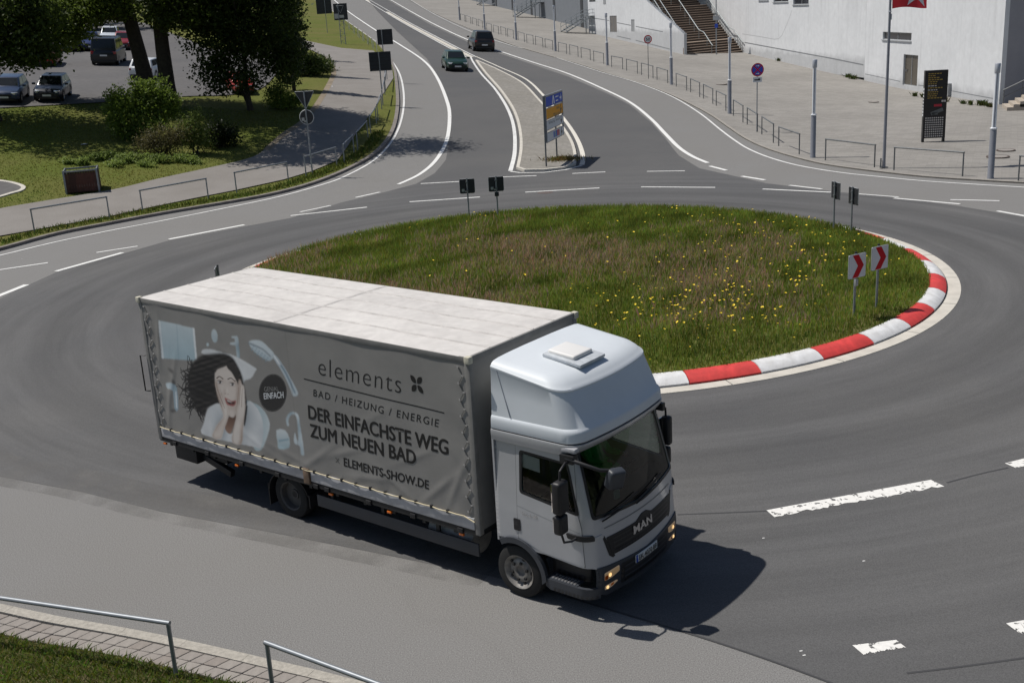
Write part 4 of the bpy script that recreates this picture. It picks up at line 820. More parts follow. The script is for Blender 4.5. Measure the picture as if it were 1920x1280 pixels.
def poly_open(pts, st):
    out = []
    for a, b in zip(pts, pts[1:]):
        k = max(1, int(math.hypot(b[0]-a[0], b[1]-a[1])/st)); out += [(a[0]+(b[0]-a[0])*j/k, a[1]+(b[1]-a[1])*j/k) for j in range(k)]
    return out+[pts[-1]]
ud0, ud1 = K(965, 860)[0], K(1090, 1000)[0]
for q in (1, -1):
    f = (lambda L: L) if q > 0 else mir
    door = skin(f([(ud0, 2.28), (ud0, .93), (.74, .815), (ud1, .775), (ud1, 1.3), (ud1-.04, 1.52), (uWSt-.10, 2.25)]), .004, 'door', M_SIL, holes=[f(shrink(SW, -.028))], step=.07, parent=cab)
    seam(f([(ud0, 2.28), (ud0, .90)]), par=cab); seam(f([(ud1, .76), (ud1, 1.3), (ud1-.04, 1.52), (uWSt-.10, 2.25)]), par=cab); seam(f([(ud0, 1.40), (ud1, 1.24)]), .006, mat('crease_shade', (.30, .31, .32), .4, metal=.4), .0055, cab, 'crease')
    hu, hz = .36, 1.12
    skin(f(rnd([(hu-.055, hz+.085), (hu+.055, hz+.085), (hu+.055, hz-.085), (hu-.055, hz-.085)], .015)), .012, 'door_handle', M_BLK, door, thick=.01)
    skin(f(rnd([(uWSl-.40, 1.215), (uWSl-.02, 1.20), (uWSl-.02, 1.13), (uWSl-.38, 1.14)], .02)), .03, 'mirror_foot', M_BLK, cab, thick=.032, step=.05)
# wheel arch trim, lower sill with step
for q in (1, -1):
    f = (lambda L: L) if q > 0 else (lambda L: mir(L))
    ar = [(.32+.50*math.cos(a), .385+.535*math.sin(a)) for a in [math.radians(d) for d in range(122, -6, -8)]]; ai = [(.32+.43*math.cos(a), .385+.45*math.sin(a)) for a in [math.radians(d) for d in range(-6, 126, 8)]]
    a_ = skin(f(ar+ai), .035, 'wheel_arch', M_DGR, truck, thick=.06, step=.05, smooth=40)
    st = skin(f([(.80, .45), (.80, .34), (.88, .30), (1.60, .30), (1.60, .45)]), .02, 'step', M_DGR, truck, thick=.05, step=.06)
    skin(f([(.78, .78), (.80, .46), (1.60, .46), (1.60, .735)]), -.17, 'step_well', M_BLK, st, thick=.02, step=.08)
    mb = MB(); t0, t1 = (TN-.005, TN+.17) if q > 0 else (TFR-.17, TFR+.005)
    mb.bb((1.10, t0, .452), (1.58, t1, .458)); mb.build('step_floor', M_DGR, st); mb = MB()
    for i in range(8):
        for j in range(3): mb.bb((1.16+.05*i, t0+.02+.045*j, .459), (1.19+.05*i, t0+.05+.045*j, .468))
    mb.build('step_tread', M_HOOK, st)
# bumper with lamps, plate, lower panel
BUM = [(1.56, .735), (1.75, .715), (UL/2, .665), (UL-1.75, .715), (UL-1.56, .735), (UL-1.56, .36), (UL-1.7, .30), (UL/2, .28), (1.7, .30), (1.56, .36)]
bum = skin(BUM, .015, 'bumper', M_DGR, truck, thick=.06, step=.06)
skin(rnd([(1.98, .655), (UL/2, .63), (UL-1.98, .655), (UL-1.98, .36), (1.98, .36)], .03), .018, 'bumper_grille', M_BLK, bum, thick=.01)
for k in range(3): skin([(2.05, .60-.075*k), (UL-2.05, .60-.075*k), (UL-2.05, .575-.075*k), (2.05, .575-.075*k)], .021, 'bumper_slat', M_DGR, bum)
for q in (1, -1):
    f = (lambda L: L) if q > 0 else mir
    hl = skin(f(rnd([(1.66, .635), (1.94, .655), (1.94, .575), (1.80, .535), (1.66, .525)], .02)), .019, 'headlight', M_LAMP, bum, thick=.01)
    skin(f(rnd([(1.665, .628), (1.935, .648), (1.935, .578), (1.80, .541), (1.665, .531)], .02)), .024, 'headlight_lens', glassmat('clear_lens', (.9, .9, .88)), hl); X = Mc(np.array([1.76 if q > 0 else UL-1.76]), np.array([.585]), .016)[0]
    mb = MB(); mb.lathe([(.004, .010), (.026, .008), (.03, .0)], tuple(X), 'X', 14); mb.build('bulb', M_HOT, hl)
    il = skin(f(rnd([(1.66, .595), (1.72, .598), (1.72, .536), (1.66, .532)], .01)), .0225, 'indicator', M_AMB, hl)
    fl = skin(f(rnd([(1.67, .445), (1.88, .46), (1.92, .44), (1.80, .395), (1.67, .385)], .02)), .019, 'fog_light', M_LAMP, bum, thick=.01); X = Mc(np.array([1.72 if q > 0 else UL-1.72]), np.array([.415]), .016)[0]
    mb = MB(); mb.lathe([(.004, .012), (.022, .010), (.026, .0)], tuple(X), 'X', 14); mb.build('bulb', M_HOT, fl); skin(f(rnd([(1.78, .445), (1.84, .448), (1.82, .415), (1.77, .41)], .01)), .0225, 'indicator', M_AMB, fl)
    skin(f([(1.70, 1.12), (1.735, 1.14), (1.90, .80), (1.855, .79), (1.79, .84)]), .004, 'air_slot', M_BLK, cab)
    skin(f(rnd([(ud1+.012, 1.165), (1.70, 1.175), (1.72, 1.12), (ud1+.012, 1.11)], .02)), .010, 'corner_panel', M_SIL, cab, thick=.01)
def fz(px, py): return K(px, py)
GR = [fz(1136, 992), (UL/2-.16, 1.195), (UL/2-.05, 1.225), (UL/2+.05, 1.225), (UL/2+.16, 1.195)]; uL, zL = GR[0]; uB, zBt = fz(1150, 1027)
gr_ = skin(rnd([(uL, 1.10), (UL/2-.2, 1.10), (UL/2-.06, 1.165), (UL/2+.06, 1.165), (UL/2+.2, 1.10), (UL-uL, 1.10), (UL-uB, .83), (uB, .83)], .02), .008, 'radiator_grille', M_BLK, cab, thick=.012)
for k in range(4): skin([(uB+.02, .86+.06*k), (UL-uB-.02, .86+.06*k), (UL-uB-.02, .875+.06*k), (uB+.02, .875+.06*k)], .0125, 'grille_slat', mat('slat_grey', (.03, .03, .032), .4), gr_)
v, f_ = text_mesh('MAN', .03, space=1.08); MU = UL/2-.06; X = Mc(MU-.23+v[:, 0]*.46, .95+v[:, 1]*.115, .022); mb = MB(); mb.add(X, f_); mb.add(Mc(MU-.23+v[:, 0]*.46, .95+v[:, 1]*.115, .010), f_); mb.build('maker_lettering', M_CHROME, gr_)
skin([(uL-.02, 1.245), (UL-uL+.02, 1.245), (UL-uL+.02, 1.23), (uL-.02, 1.23)], .004, 'bonnet_gap', mat('crease_grey', (.22, .225, .23), .4, metal=.3), cab)
pu, pz = UL/2-.04, .60
pl_ = skin([(pu-.27, pz+.055), (pu+.27, pz+.055), (pu+.27, pz-.055), (pu-.27, pz-.055)], .034, 'number_plate', mat('plate_white', (.78, .79, .78), .4), truck, thick=.012)
skin([(pu-.268, pz+.053), (pu-.222, pz+.053), (pu-.222, pz-.053), (pu-.268, pz-.053)], .036, 'plate_band', mat('plate_blue', (.02, .07, .42), .4), pl_)
v, f_ = text_mesh('EK 4070 BB', .012); X = Mc(pu-.205+v[:, 0]*.455, pz-.036+v[:, 1]*.072, .0365); mb = MB(); mb.add(X, f_); mb.build('plate_lettering', M_BLK, pl_)
v, f_ = text_mesh('TGL 8.180', .0); X = Mc(ud0+.08+v[:, 0]*.26, 1.285+v[:, 1]*.045, .010); mb = MB(); mb.add(X, f_); mb.build('model_lettering', M_CHROME, cab)
# interior
M_SEAT = mat('dark_seat_fabric', (.03, .03, .033), .9); M_DASH = mat('dashboard', (.022, .022, .024), .7)
for t in (.62, 1.72):
    mb = MB(); mb.bb((.55, t-.25, 1.15), (1.05, t+.25, 1.32)); mb.box((.55, t, 1.68), (.16, .48, .72), rot=Matrix.Rotation(-.15, 3, 'Y')); mb.box((.50, t, 2.11), (.10, .26, .18)); mb.build('seat', M_SEAT, cab, bevel=.04)
mb = MB(); q = np.linspace(1.15, UL-1.15, 26)
lo_, hi_ = Mc(q, np.full(26, 1.0), -.06), Mc(q, np.full(26, 1.40), -.07); bk = hi_.copy(); bk[:, 0] = np.minimum(bk[:, 0], 1.42); bk[:, 2] = 1.43; mb.loft([[lo_[i], hi_[i], bk[i], bk[i]-np.array([0, 0, .4])] for i in range(26)]); mb.build('dashboard', M_DASH, cab)
mb = MB(); Rw = Matrix.Rotation(-.55, 3, 'Y'); wc_ = Vector((1.28, 1.72, 1.50)); mb.tube([wc_+Rw@Vector((.22*math.cos(a), .22*math.sin(a), 0)) for a in [2*math.pi*i/24 for i in range(25)]], .016, 6); mb.tube([wc_-Rw@Vector((.2, 0, 0)), wc_, wc_+Rw@Vector((.2, 0, 0))], .012, 5); mb.tube([wc_, wc_+Rw@Vector((0, 0, -.2))], .03, 6); mb.build('steering_wheel', M_BLK, cab, smooth=50)
for a, b in (((1.45, .45), (2.05, .52)), ((2.15, .5), (2.75, .56))):    # wipers
    u0 = 1.75+(a[0]-1.45); P = [Mc(np.array([u0+i*.09]), np.array([1.40+.012*i]), .02)[0] for i in range(9)]; mb = MB(); mb.tube([tuple(p) for p in P], .009, 5); P2 = [Mc(np.array([u0-.05+i*.1]), np.array([1.36+.012*i]), .028)[0] for i in range(5)]; mb.tube([tuple(p) for p in P2], .012, 5); mb.build('wiper', M_BLK, cab)
mb = MB(); X = Mc(np.array([.40, .75, .75, .40]), np.array([2.15, 2.12, 1.93, 1.96]), -.03); mb.add(X, [(0, 1, 2, 3)]); X2 = Mc(np.array([.40, .75, .75, .40]), np.array([2.15, 2.12, 1.93, 1.96]), -.036); mb.add(X2, [(3, 2, 1, 0)]); mb.build('sun_visor', mat('pale_card', (.62, .60, .58), .7), cab)
mb = MB(); mb.box((1.75, .80, 1.52), (.05, .10, .13)); mb.build('dash_device', mat('pale_green_device', (.35, .50, .45), .4), cab, bevel=.02)
# mirrors
def mirror_set(q):
    T = (lambda t: t) if q > 0 else (lambda t: 2*TC_-(t*.55+.02))
    e = empty('mirror_arm', (0, 0, 0)); e.parent = truck
    mb = MB(); mb.tube([(1.52, T(.06), 2.20), (1.55, T(-.06), 2.24), (1.56, T(-.20), 2.18), (1.56, T(-.215), 2.02)], .016, 8); mb.tube([(1.56, T(-.215), 1.30), (1.58, T(-.20), 1.20), (1.60, T(-.06), 1.16), (1.62, T(.03), 1.18)], .016, 8)
    if q > 0: mb.tube([(1.50, T(.02), 2.26), (1.62, T(.02), 2.25), (1.95, T(.12), 2.16), (2.05, T(.22), 2.14)], .026, 8)
    mb.bb((1.42, min(T(.0), T(.12)), 2.20), (1.62, max(T(.0), T(.12)), 2.31)); mb.build('bracket', M_BLK, e, smooth=45)
    mb = MB(); mb.bb((1.50, min(T(-.33), T(-.12)), 1.62), (1.64, max(T(-.33), T(-.12)), 2.06)); mb.build('mirror_housing', M_BLK, e, bevel=.045, seg=3); mb = MB(); mb.bb((1.49, min(T(-.31), T(-.13)), 1.33), (1.62, max(T(-.31), T(-.13)), 1.59)); mb.build('mirror_housing', M_BLK, e, bevel=.04, seg=3)
    mb = MB(); mb.box((1.495, T(-.225), 1.84), (.012, .17, .38)); mb.box((1.485, T(-.22), 1.46), (.012, .14, .2)); mb.build('mirror_glass', mat('mirror_silver', (.8, .8, .82), .03, metal=1), e)
    if q > 0: mb = MB(); mb.box((2.08, T(.27), 2.02), (.15, .24, .27), rot=Matrix.Rotation(.25, 3, 'Y')@Matrix.Rotation(-.4, 3, 'Z')); mb.build('front_mirror', M_DGR, e, bevel=.05, seg=3)
mirror_set(1); mirror_set(-1)
mb = MB(); mb.bb((1.42, .03, 2.335), (1.64, .14, 2.40)); mb.build('corner_bracket', M_ALU, truck, bevel=.02)
# roof fairing with bunk, hatch
def fring(sF, t0, t1, rc, zr, zf, s0=.28, bulge=.07):
    P = [(s0, t0)]; n = 8
    for i in range(n+1): a = math.radians(-90+80*i/n); P.append((sF-rc-bulge+rc*math.cos(a), t0+rc+rc*math.sin(a)))
    tm = (t0+t1)/2; s1, tt = P[-1]
    for i in range(1, 9): t = tt+(tm-tt)*i/8; P.append((s1+bulge*(1-((tm-t)/(tm-tt))**2), t))
    P = P[:1]+[(s0+(P[1][0]-s0)*i/4, t0) for i in range(1, 4)]+P[1:]
    P += [(s, 2*tm-t) for s, t in P[-2::-1]]
    return [(s, t, zr+(zf-zr)*max(0, (s-s0)/(sF-s0))) for s, t in P]
R1 = [fring(1.74, .05, 2.29, .26, 2.44, 2.44), fring(1.757, .045, 2.295, .27, 2.455, 2.455), fring(1.755, .05, 2.29, .27, 2.545, 2.55), fring(1.752, .053, 2.287, .27, 2.572, 2.577), fring(1.735, .062, 2.278, .27, 2.60, 2.605), fring(1.715, .075, 2.265, .27, 2.615, 2.625), fring(1.61, .095, 2.245, .26, 2.93, 2.85), fring(1.52, .112, 2.228, .26, 3.245, 3.05), fring(1.525, .105, 2.235, .26, 3.265, 3.065), fring(1.515, .107, 2.233, .26, 3.285, 3.083), fring(1.49, .122, 2.218, .26, 3.30, 3.10), fring(1.455, .14, 2.20, .26, 3.322, 3.135), fring(1.39, .18, 2.16, .25, 3.343, 3.185), fring(1.28, .28, 2.06, .21, 3.358, 3.23), fring(1.06, .50, 1.84, .16, 3.368, 3.27), fring(.75, .85, 1.49, .08, 3.374, 3.318)]
mb = MB(); mb.loft(R1, caps=False); n_ = len(R1[0]); b_ = len(mb.v)-n_; mb.f.append(tuple(b_+i for i in range(n_))); mb.m.append(0)
for k in range(len(R1)-1): pass
fair = mb.build('roof_fairing', M_FAIR, truck, smooth=28)
M_EDGE = mat('fairing_highlight_edge', (.74, .77, .80), .3, coat=.5)
def frim(k, i0, i1, r, m, nm, push=.006):
    P = R1[k][i0:i1]; c_ = np.array([.9, 1.17]); mb = MB(); mb.tube([(p[0]+.0, p[1], p[2]) for p in P], r, 6); return mb.build(nm, m, fair, smooth=60)
mb = MB(); mb.loft([[(s, t, z-.03) for s, t, z in fring(1.735, .055, 2.285, .26, 2.445, 2.445)], fring(1.735, .055, 2.285, .26, 2.445, 2.445)], caps=False); mb.build('fairing_gap', M_BLK, fair)
mb = MB(); mb.loft([fring(1.64, .052, 2.288, .25, 2.275, 2.275), fring(1.715, .035, 2.305, .26, 2.33, 2.33), fring(1.755, .03, 2.31, .26, 2.40, 2.40), fring(1.755, .034, 2.306, .26, 2.422, 2.422), fring(1.72, .06, 2.28, .26, 2.424, 2.424)], caps=False); mb.build('cab_roof_band', M_SIL, cab, smooth=50)
mb = MB(); mb.tube([(.38, .111, 3.24), (.50, .092, 2.90), (.60, .066, 2.63)], .007, 5); mb.build('panel_gap', mat('gap_shade', (.38, .40, .43), .5), fair)
hz_ = 3.325; mb = MB(); mb.box((1.02, .98, hz_-.022), (.62, .60, .05), rot=Matrix.Rotation(.13, 3, 'Y')); hb = mb.build('roof_hatch', mat('hatch_frame', (.50, .53, .56), .55, var=.2, vscale=10), fair, bevel=.02)
mb = MB(); mb.box((.96, .98, hz_+.022), (.44, .44, .075), rot=Matrix.Rotation(.10, 3, 'Y')); mb.build('hatch_lid', mat('hatch_white', (.74, .73, .71), .5), hb, bevel=.035, seg=3)
# ---------------------------------------------------------------- driver behind the wheel (seen dimly through the glass)
M_SHIRT = mat('green_shirt', (.07, .62, .12), .8, var=.15, vscale=8); M_SKIN = mat('skin', (.50, .32, .23), .6); M_HAIR = mat('dark_hair', (.03, .022, .016), .8); M_TROU = mat('dark_trousers', (.03, .03, .04), .9)
def skinned(name, pts, edges, rad, m, parent=None, sub=2):
    me = bpy.data.meshes.new(name); me.from_pydata(pts, edges, []); o = link(name, me, parent); o.modifiers.new('s', 'SKIN'); me.skin_vertices or None
    for i, r in enumerate(rad): me.skin_vertices[0].data[i].radius = (r, r) if not isinstance(r, tuple) else r
    me.skin_vertices[0].data[0].use_root = True
    sm = o.modifiers.new('u', 'SUBSURF'); sm.levels = sm.render_levels = sub
    dg = bpy.context.evaluated_depsgraph_get(); m2 = bpy.data.meshes.new_from_object(o.evaluated_get(dg)); o.modifiers.clear(); o.data = m2; m2.name = name; m2.materials.clear(); m2.materials.append(m)
    m2.polygons.foreach_set('use_smooth', [True]*len(m2.polygons)); return o
def bm_try(f):
    try: return f()
    except Exception as ex: print('skip', ex)
dv = empty('person', TO, YAW, 'driver in a green shirt holding the steering wheel inside the lorry cab', 'person')
def skin_prep(me):
    bm = bmesh.new(); bm.from_mesh(me); bm.verts.layers.skin.verify(); bm.to_mesh(me); bm.free()
def skinned2(name, pts, edges, rad, m, parent):
    me = bpy.data.meshes.new(name); me.from_pydata(pts, edges, []); skin_prep(me); return _sk(name, me, rad, m, parent)
def _sk(name, me, rad, m, parent):
    o = link(name, me, parent); o.modifiers.new('s', 'SKIN'); L = me.skin_vertices[0].data
    for i, r in enumerate(rad): L[i].radius = (r, r) if not isinstance(r, tuple) else r
    L[0].use_root = True; sm = o.modifiers.new('u', 'SUBSURF'); sm.levels = sm.render_levels = 2
    bpy.context.view_layer.update(); dg = bpy.context.evaluated_depsgraph_get(); m2 = bpy.data.meshes.new_from_object(o.evaluated_get(dg)); o.modifiers.clear(); o.data = m2; m2.name = name; m2.materials.clear(); m2.materials.append(m); m2.polygons.foreach_set('use_smooth', [True]*len(m2.polygons)); return o
by = 1.72
skinned2('body', [(.76, by, 1.38), (.72, by, 1.55), (.70, by, 1.76), (.70, by, 1.84), (.72, by, 1.90), (.72, by-.19, 1.79), (.88, by-.24, 1.56), (1.14, by-.17, 1.60), (.72, by+.19, 1.79), (.88, by+.24, 1.56), (1.14, by+.17, 1.60), (1.15, by-.10, 1.38), (1.22, by-.10, 1.05), (1.15, by+.10, 1.38), (1.22, by+.10, 1.05)],
         [(0, 1), (1, 2), (2, 3), (3, 4), (2, 5), (5, 6), (6, 7), (2, 8), (8, 9), (9, 10), (0, 11), (11, 12), (0, 13), (13, 14)], [.15, .155, .15, .07, .06, .075, .055, .038, .075, .055, .038, .085, .06, .085, .06], M_SHIRT, dv)
mb = MB(); mb.lathe([(.02, -.13), (.055, -.12), (.082, -.06), (.092, .0), (.094, .05), (.08, .10), (.045, .13), (.01, .14)], (.745, by, 2.03), 'Z', 16); hd = mb.build('head', M_SKIN, dv, smooth=80)
mb = MB(); mb.box((.838, by, 2.015), (.03, .03, .045), rot=Matrix.Rotation(.3, 3, 'Y'))
for sg in (-1, 1): mb.box((.745, by+sg*.093, 2.02), (.035, .018, .055))
mb.build('nose_and_ears', M_SKIN, hd, bevel=.007)
mb = MB()
for sg in (-1, 1): mb.box((.826, by+sg*.034, 2.045), (.012, .022, .012))
mb.build('eyes', M_HAIR, hd); mb = MB(); mb.box((.828, by, 1.965), (.012, .05, .012)); mb.build('mouth', mat('lip', (.35, .12, .1), .6), hd)
mb = MB(); mb.lathe([(.094, .015), (.1, .06), (.088, .115), (.05, .15), (.01, .158)], (.73, by, 2.03), 'Z', 16); mb.build('hair', M_HAIR, hd, smooth=80)
for sg in (-1, 1):
    c = Vector((1.16, by+sg*.17, 1.60)); pts = [tuple(c-Vector((.05, 0, .0))), tuple(c), tuple(c+Vector((.04, 0, .005)))]; ed = [(0, 1), (1, 2)]; rad = [.03, (.036, .02), (.034, .018)]
    for k in range(4):
        b = len(pts); yy = (k-1.5)*.019; L = (.034, .04, .038, .03)[k]; pts += [tuple(c+Vector((.05, yy, .012))), tuple(c+Vector((.05+L*.7, yy, -.004))), tuple(c+Vector((.05+L*.6, yy, -.032)))]; ed += [(2, b), (b, b+1), (b+1, b+2)]; rad += [.0095, .009, .008]
    b = len(pts); pts += [tuple(c+Vector((.02, -sg*.03, -.01))), tuple(c+Vector((.045, -sg*.042, -.025)))]; ed += [(1, b), (b, b+1)]; rad += [.011, .0095]
    skinned2('hand', pts, ed, rad, M_SKIN, dv)

# ---------------------------------------------------------------- steel hoop rails
M_GALV = mat('galvanised_steel', (.27, .29, .31), .5, metal=.45, var=.15, vscale=7); M_GALVD = mat('weathered_steel', (.15, .16, .165), .55, metal=.4, var=.2, vscale=6)
def rail(a, b, label, h=.95, r=.031, m=M_GALVD, group=None, base=.11):
    a = Vector(a); b = Vector(b); mid = (a+b)/2; d = b-a; L = math.hypot(d.x, d.y); e = empty('hoop_rail', a, math.atan2(d.y, d.x), label, 'railing', group)
    mb = MB(); mb.tube([(0, 0, -.25), (0, 0, h-r)], r, 8); mb.build('post', m, e, smooth=50); mb = MB(); mb.tube([(L, 0, d.z-.25), (L, 0, h-r+d.z)], r, 8); mb.build('post', m, e, smooth=50)
    mb = MB(); mb.tube([(-r, 0, h), (L+r, 0, h+d.z)], r*1.15, 8); mb.build('handrail', m, e, smooth=50); return e
PL = [((65, 436), (206, 411), 'grey hoop rail on the left verge in front of the wooden bin'), ((268, 398), (391, 374), 'grey hoop rail on the left verge, just right of the wooden bin'), ((444, 362), (541, 341), 'grey hoop rail on the left verge, between the bin rail and the yield sign'), ((574, 330), (632, 311), 'grey hoop rail at the foot of the back-facing yield sign'), ((646, 306), (664, 286), 'grey hoop rail in tall kerb grass, next one behind the yield sign'),
      ((671, 281), (690, 258), 'grey hoop rail in tall kerb grass below the big square sign backs'), ((695, 250), (706, 232), 'grey hoop rail in kerb grass, just below the big square sign post'), ((709, 226), (716, 205), 'grey hoop rail right at the foot of the nearer big square sign'), ((718, 198), (722, 178), 'grey hoop rail under the nearer big square sign back'), ((723, 172), (726, 150), 'grey hoop rail half hidden behind the post of the nearer big square sign back')]
for a, b, l in PL: rail(G(*a, .11), G(*b, .11), l, h=.95, group='hoop rails along the left verge', m=M_GALV)
for i in range(10):
    t0, t1 = i/10, (i+.72)/10; f = lambda t: (707+(618-707)*t, 97+(28-97)*t)
    rail(G(*f(t0), .11), G(*f(t1), .11), 'pale hoop rail beside the small green, %s one counted upwards from the square sign backs' % ['first', 'second', 'third', 'fourth', 'fifth', 'sixth', 'seventh', 'eighth', 'ninth', 'tenth'][i], h=.95, group='far pale rails beside the small green', m=mat('pale_rail', (.55, .55, .53), .5) if i == 0 else bpy.data.materials['pale_rail'])
PRR = [((864, 38), (872, 41)), ((874, 41), (883, 45)), ((886, 45.5), (894, 49)), ((897, 49), (905, 53)), ((913, 57), (922, 60)), ((925.5, 61), (935, 64.3)), ((939.5, 64), (948.7, 68.2)), ((952, 69), (963, 72.2)), ((971.7, 75), (983.5, 78.6)), ((988, 80.5), (1000, 83)), ((1004.5, 84), (1018, 88.6)), ((1022.5, 89.5), (1036.5, 94)), ((1047.4, 97), (1062.5, 101)), ((1068.5, 102), (1084, 106.3)), ((1090, 108), (1107, 112.5)), ((1113.5, 115), (1132, 120)), ((1147, 125.5), (1167.5, 129.5)), ((1175, 132), (1195.3, 137.5)), ((1203, 140), (1224.5, 146.3)), ((1232, 149), (1252, 155.5)), ((1268, 161.5), (1287.5, 169)), ((1295, 172.4), (1312, 181)), ((1319, 184), (1336.5, 193.5)), ((1343, 197.4), (1361, 207)), ((1375, 216), (1393, 228.4)), ((1401, 232.5), (1420, 246)), ((1428.4, 251), (1450, 266.4)), ((1460, 272.6), (1498.5, 288)), ((1547.6, 299), (1639.5, 312)), ((1676, 317.5), (1804.6, 329)), ((1909.5, 337), (1985, 343))]
ordn = ['first', 'second', 'third', 'fourth', 'fifth', 'sixth', 'seventh', 'eighth', 'ninth', 'tenth']
for i, (a, b) in enumerate(PRR):
    if i == 30: l = 'grey hoop rail on the plaza kerb cut by the right edge'
    elif i == 29: l = 'wide grey hoop rail on the plaza kerb in front of the black totem'
    elif i == 28: l = 'wide grey hoop rail on the plaza kerb just left of the flagpole'
    elif i >= 24: l = 'narrow plaza hoop rail by the no stopping sign, %s left of the lone tube lamp' % ordn[27-i]
    elif i >= 20: l = 'narrow plaza hoop rail below the brown stairs, %s from the lamp at their left foot' % ordn[i-20]
    elif i >= 16: l = 'narrow plaza hoop rail around the 50 sign, %s from its left tube lamp' % ordn[i-16]
    elif i >= 12: l = 'narrow plaza hoop rail, %s right of the lamp by the nearest steel stair' % ordn[i-12]
    elif i >= 8: l = 'narrow plaza hoop rail, %s left to right before the lamp by the nearest steel stair' % ordn[i-8]
    elif i >= 4: l = 'narrow plaza hoop rail right of the lamp above the SUV, %s from that lamp' % ordn[i-4]
    else: l = 'small far hoop rail above the dark SUV, %s from the farthest tube lamp' % ordn[i]
    rail(G(*a, .10), G(*b, .10), l, group='hoop rails along the plaza kerb')
# foreground rails
def fgrail(base, top, label):
    e = empty('hoop_rail', base, 0, label, 'railing', 'foreground hoop rails'); B = Vector(base); r = .027; mb = MB(); T0 = Vector(top[0])-B; T1 = Vector(top[1])-B
    mb.tube([(0, 0, -.3), (0, 0, T0.z-.01)], r, 10); mb.build('post', M_GALV, e, smooth=50); mb = MB(); mb.tube([(T1.x, T1.y, -.3), (T1.x, T1.y, T1.z-.01)], r, 10); mb.build('post', M_GALV, e, smooth=50)
    ex = (T0-T1).normalized()*r; mb = MB(); mb.tube([T1-ex, T0+ex], r*1.1, 10); mb.build('handrail', M_GALV, e, smooth=50)
b0 = G(330, 1262, .12); h0 = height_at(b0, 1167); e0 = G(-190, 1092, .12+h0)
fgrail(b0, (b0+Vector((0, 0, h0)), e0), 'thick grey foreground hoop rail in the bottom left corner')
b1 = G(513, 1303, .12); e1 = G(900, 1352, .12+h0); d_ = (b1+Vector((0, 0, h0))); fgrail(b1, (d_, e1), 'grey foreground hoop rail cut by the bottom edge, right of the corner one')

# ---------------------------------------------------------------- tube lamps along the plaza
M_LP = mat('lamp_grey_paint', (.25, .26, .29), .45, metal=.2, var=.08, vscale=3); M_LT = mat('lamp_tube_frosted', (.80, .82, .85), .3, spec=.6); M_LC = mat('lamp_cap', (.46, .48, .52), .4, metal=.3)
lampspec = [((862, 37.5), None, 'farthest grey tube lamp, at the top of the picture above the SUV'), ((909, 55.5), None, 'grey tube lamp behind the roof of the dark SUV'), ((968, 74.7), None, 'grey tube lamp between the two farther steel stairs'), ((1041.6, 95.6), 10, 'tube lamp at the foot of the nearest steel stair'), ((1139, 122), 25, 'tube lamp in front of the narrow white building door'), ((1259, 158), 43, 'tube lamp in front of the left foot of the brown stairs'), ((1368, 212), 70, 'tube lamp in front of the right foot of the brown stairs'), ((1524, 294), 112, 'tube lamp standing alone left of the flagpole'), ((1857, 333), 119, 'large tube lamp near the right edge, right of the black totem')]
lamp0 = None
for (px, py), top, l in lampspec:
    p = G(px, py, .10)
    if lamp0 is None:
        lamp0 = empty('tube_lamp', p, 0, l, 'street lamp', 'tube lamps along the plaza'); H = 4.62
        mb = MB(); mb.lathe([(.135, -.3), (.135, 0), (.125, .02), (.125, 1.95), (.11, 2.0)], n=20); mb.build('post', M_LP, lamp0, smooth=40)
        mb = MB(); mb.lathe([(.128, 1.985), (.14, 2.0), (.14, 2.04), (.10, 2.06)], n=20); mb.build('collar', M_LT, lamp0, smooth=40)
        for k in range(4): a = k*math.pi/2+.6; mb = MB(); mb.tube([(.062*math.cos(a), .062*math.sin(a), 2.0), (.062*math.cos(a), .062*math.sin(a), H-.35)], .034, 8); mb.build('light_tube', M_LT, lamp0, smooth=50)
        mb = MB(); mb.tube([(0, 0, 2), (0, 0, H-.2)], .03, 8); mb.build('core', M_LC, lamp0, smooth=50)
        mb = MB(); mb.lathe([(.105, H-.38), (.112, H-.36), (.112, H-.02), (.10, H)], n=20); mb.build('cap', M_LC, lamp0, smooth=40)
    else: dup(lamp0, p, 0, l, 'tube lamps along the plaza', scale=(1, 1, (height_at(p, top)/4.62 if top else 1)))

# ---------------------------------------------------------------- signs
M_SB = mat('sign_back', (.035, .037, .042), .55, metal=.2, var=.15, vscale=4); M_SG = mat('sign_edge', (.42, .44, .46), .45, metal=.4); M_SW = mat('sign_white', (.74, .75, .76), .65, spec=.2); M_SR = mat('sign_red', (.55, .012, .02), .65, spec=.2); M_SBL = mat('sign_blue', (.045, .10, .52), .65, spec=.2); M_SY = mat('sign_orange', (.85, .38, .02), .65, spec=.2); M_SK = mat('sign_black', (.012, .012, .012), .5); M_STK = mat('sticker', (.45, .45, .43), .5)
YAX = Matrix.Identity(3)
def plate(name, poly, th, m, parent, y=0., face=None, mback=None, rad=0):
    """flat plate in local XZ, facing -Y at y, thickness th"""
    poly = rnd(poly, rad) if rad else poly; mb = MB(); mb.prism(poly, lambda x, z: (x, y+th, z), lambda x, z: (x, y, z)); return mb.build(name, m, parent)
def pole(e, h, r=.03, m=M_GALV, x=0, y=0, z0=-.3, name='post'):
    mb = MB(); mb.tube([(x, y, z0), (x, y, h)], r, 10); return mb.build(name, m, e, smooth=50)
rect = lambda x0, x1, z0, z1: [(x0, z0), (x1, z0), (x1, z1), (x0, z1)]
circ = lambda cx, cz, r, n=28: [(cx+r*math.cos(2*math.pi*i/n), cz+r*math.sin(2*math.pi*i/n)) for i in range(n)]
def flat_text(txt, x0, x1, z0, z1, m, parent, y, off=0.):
    v, f = text_mesh(txt, off); mb = MB(); mb.add([(x0+a*(x1-x0), y, z0+b*(z1-z0)) for a, b in v], f); return mb.build('lettering', m, parent)
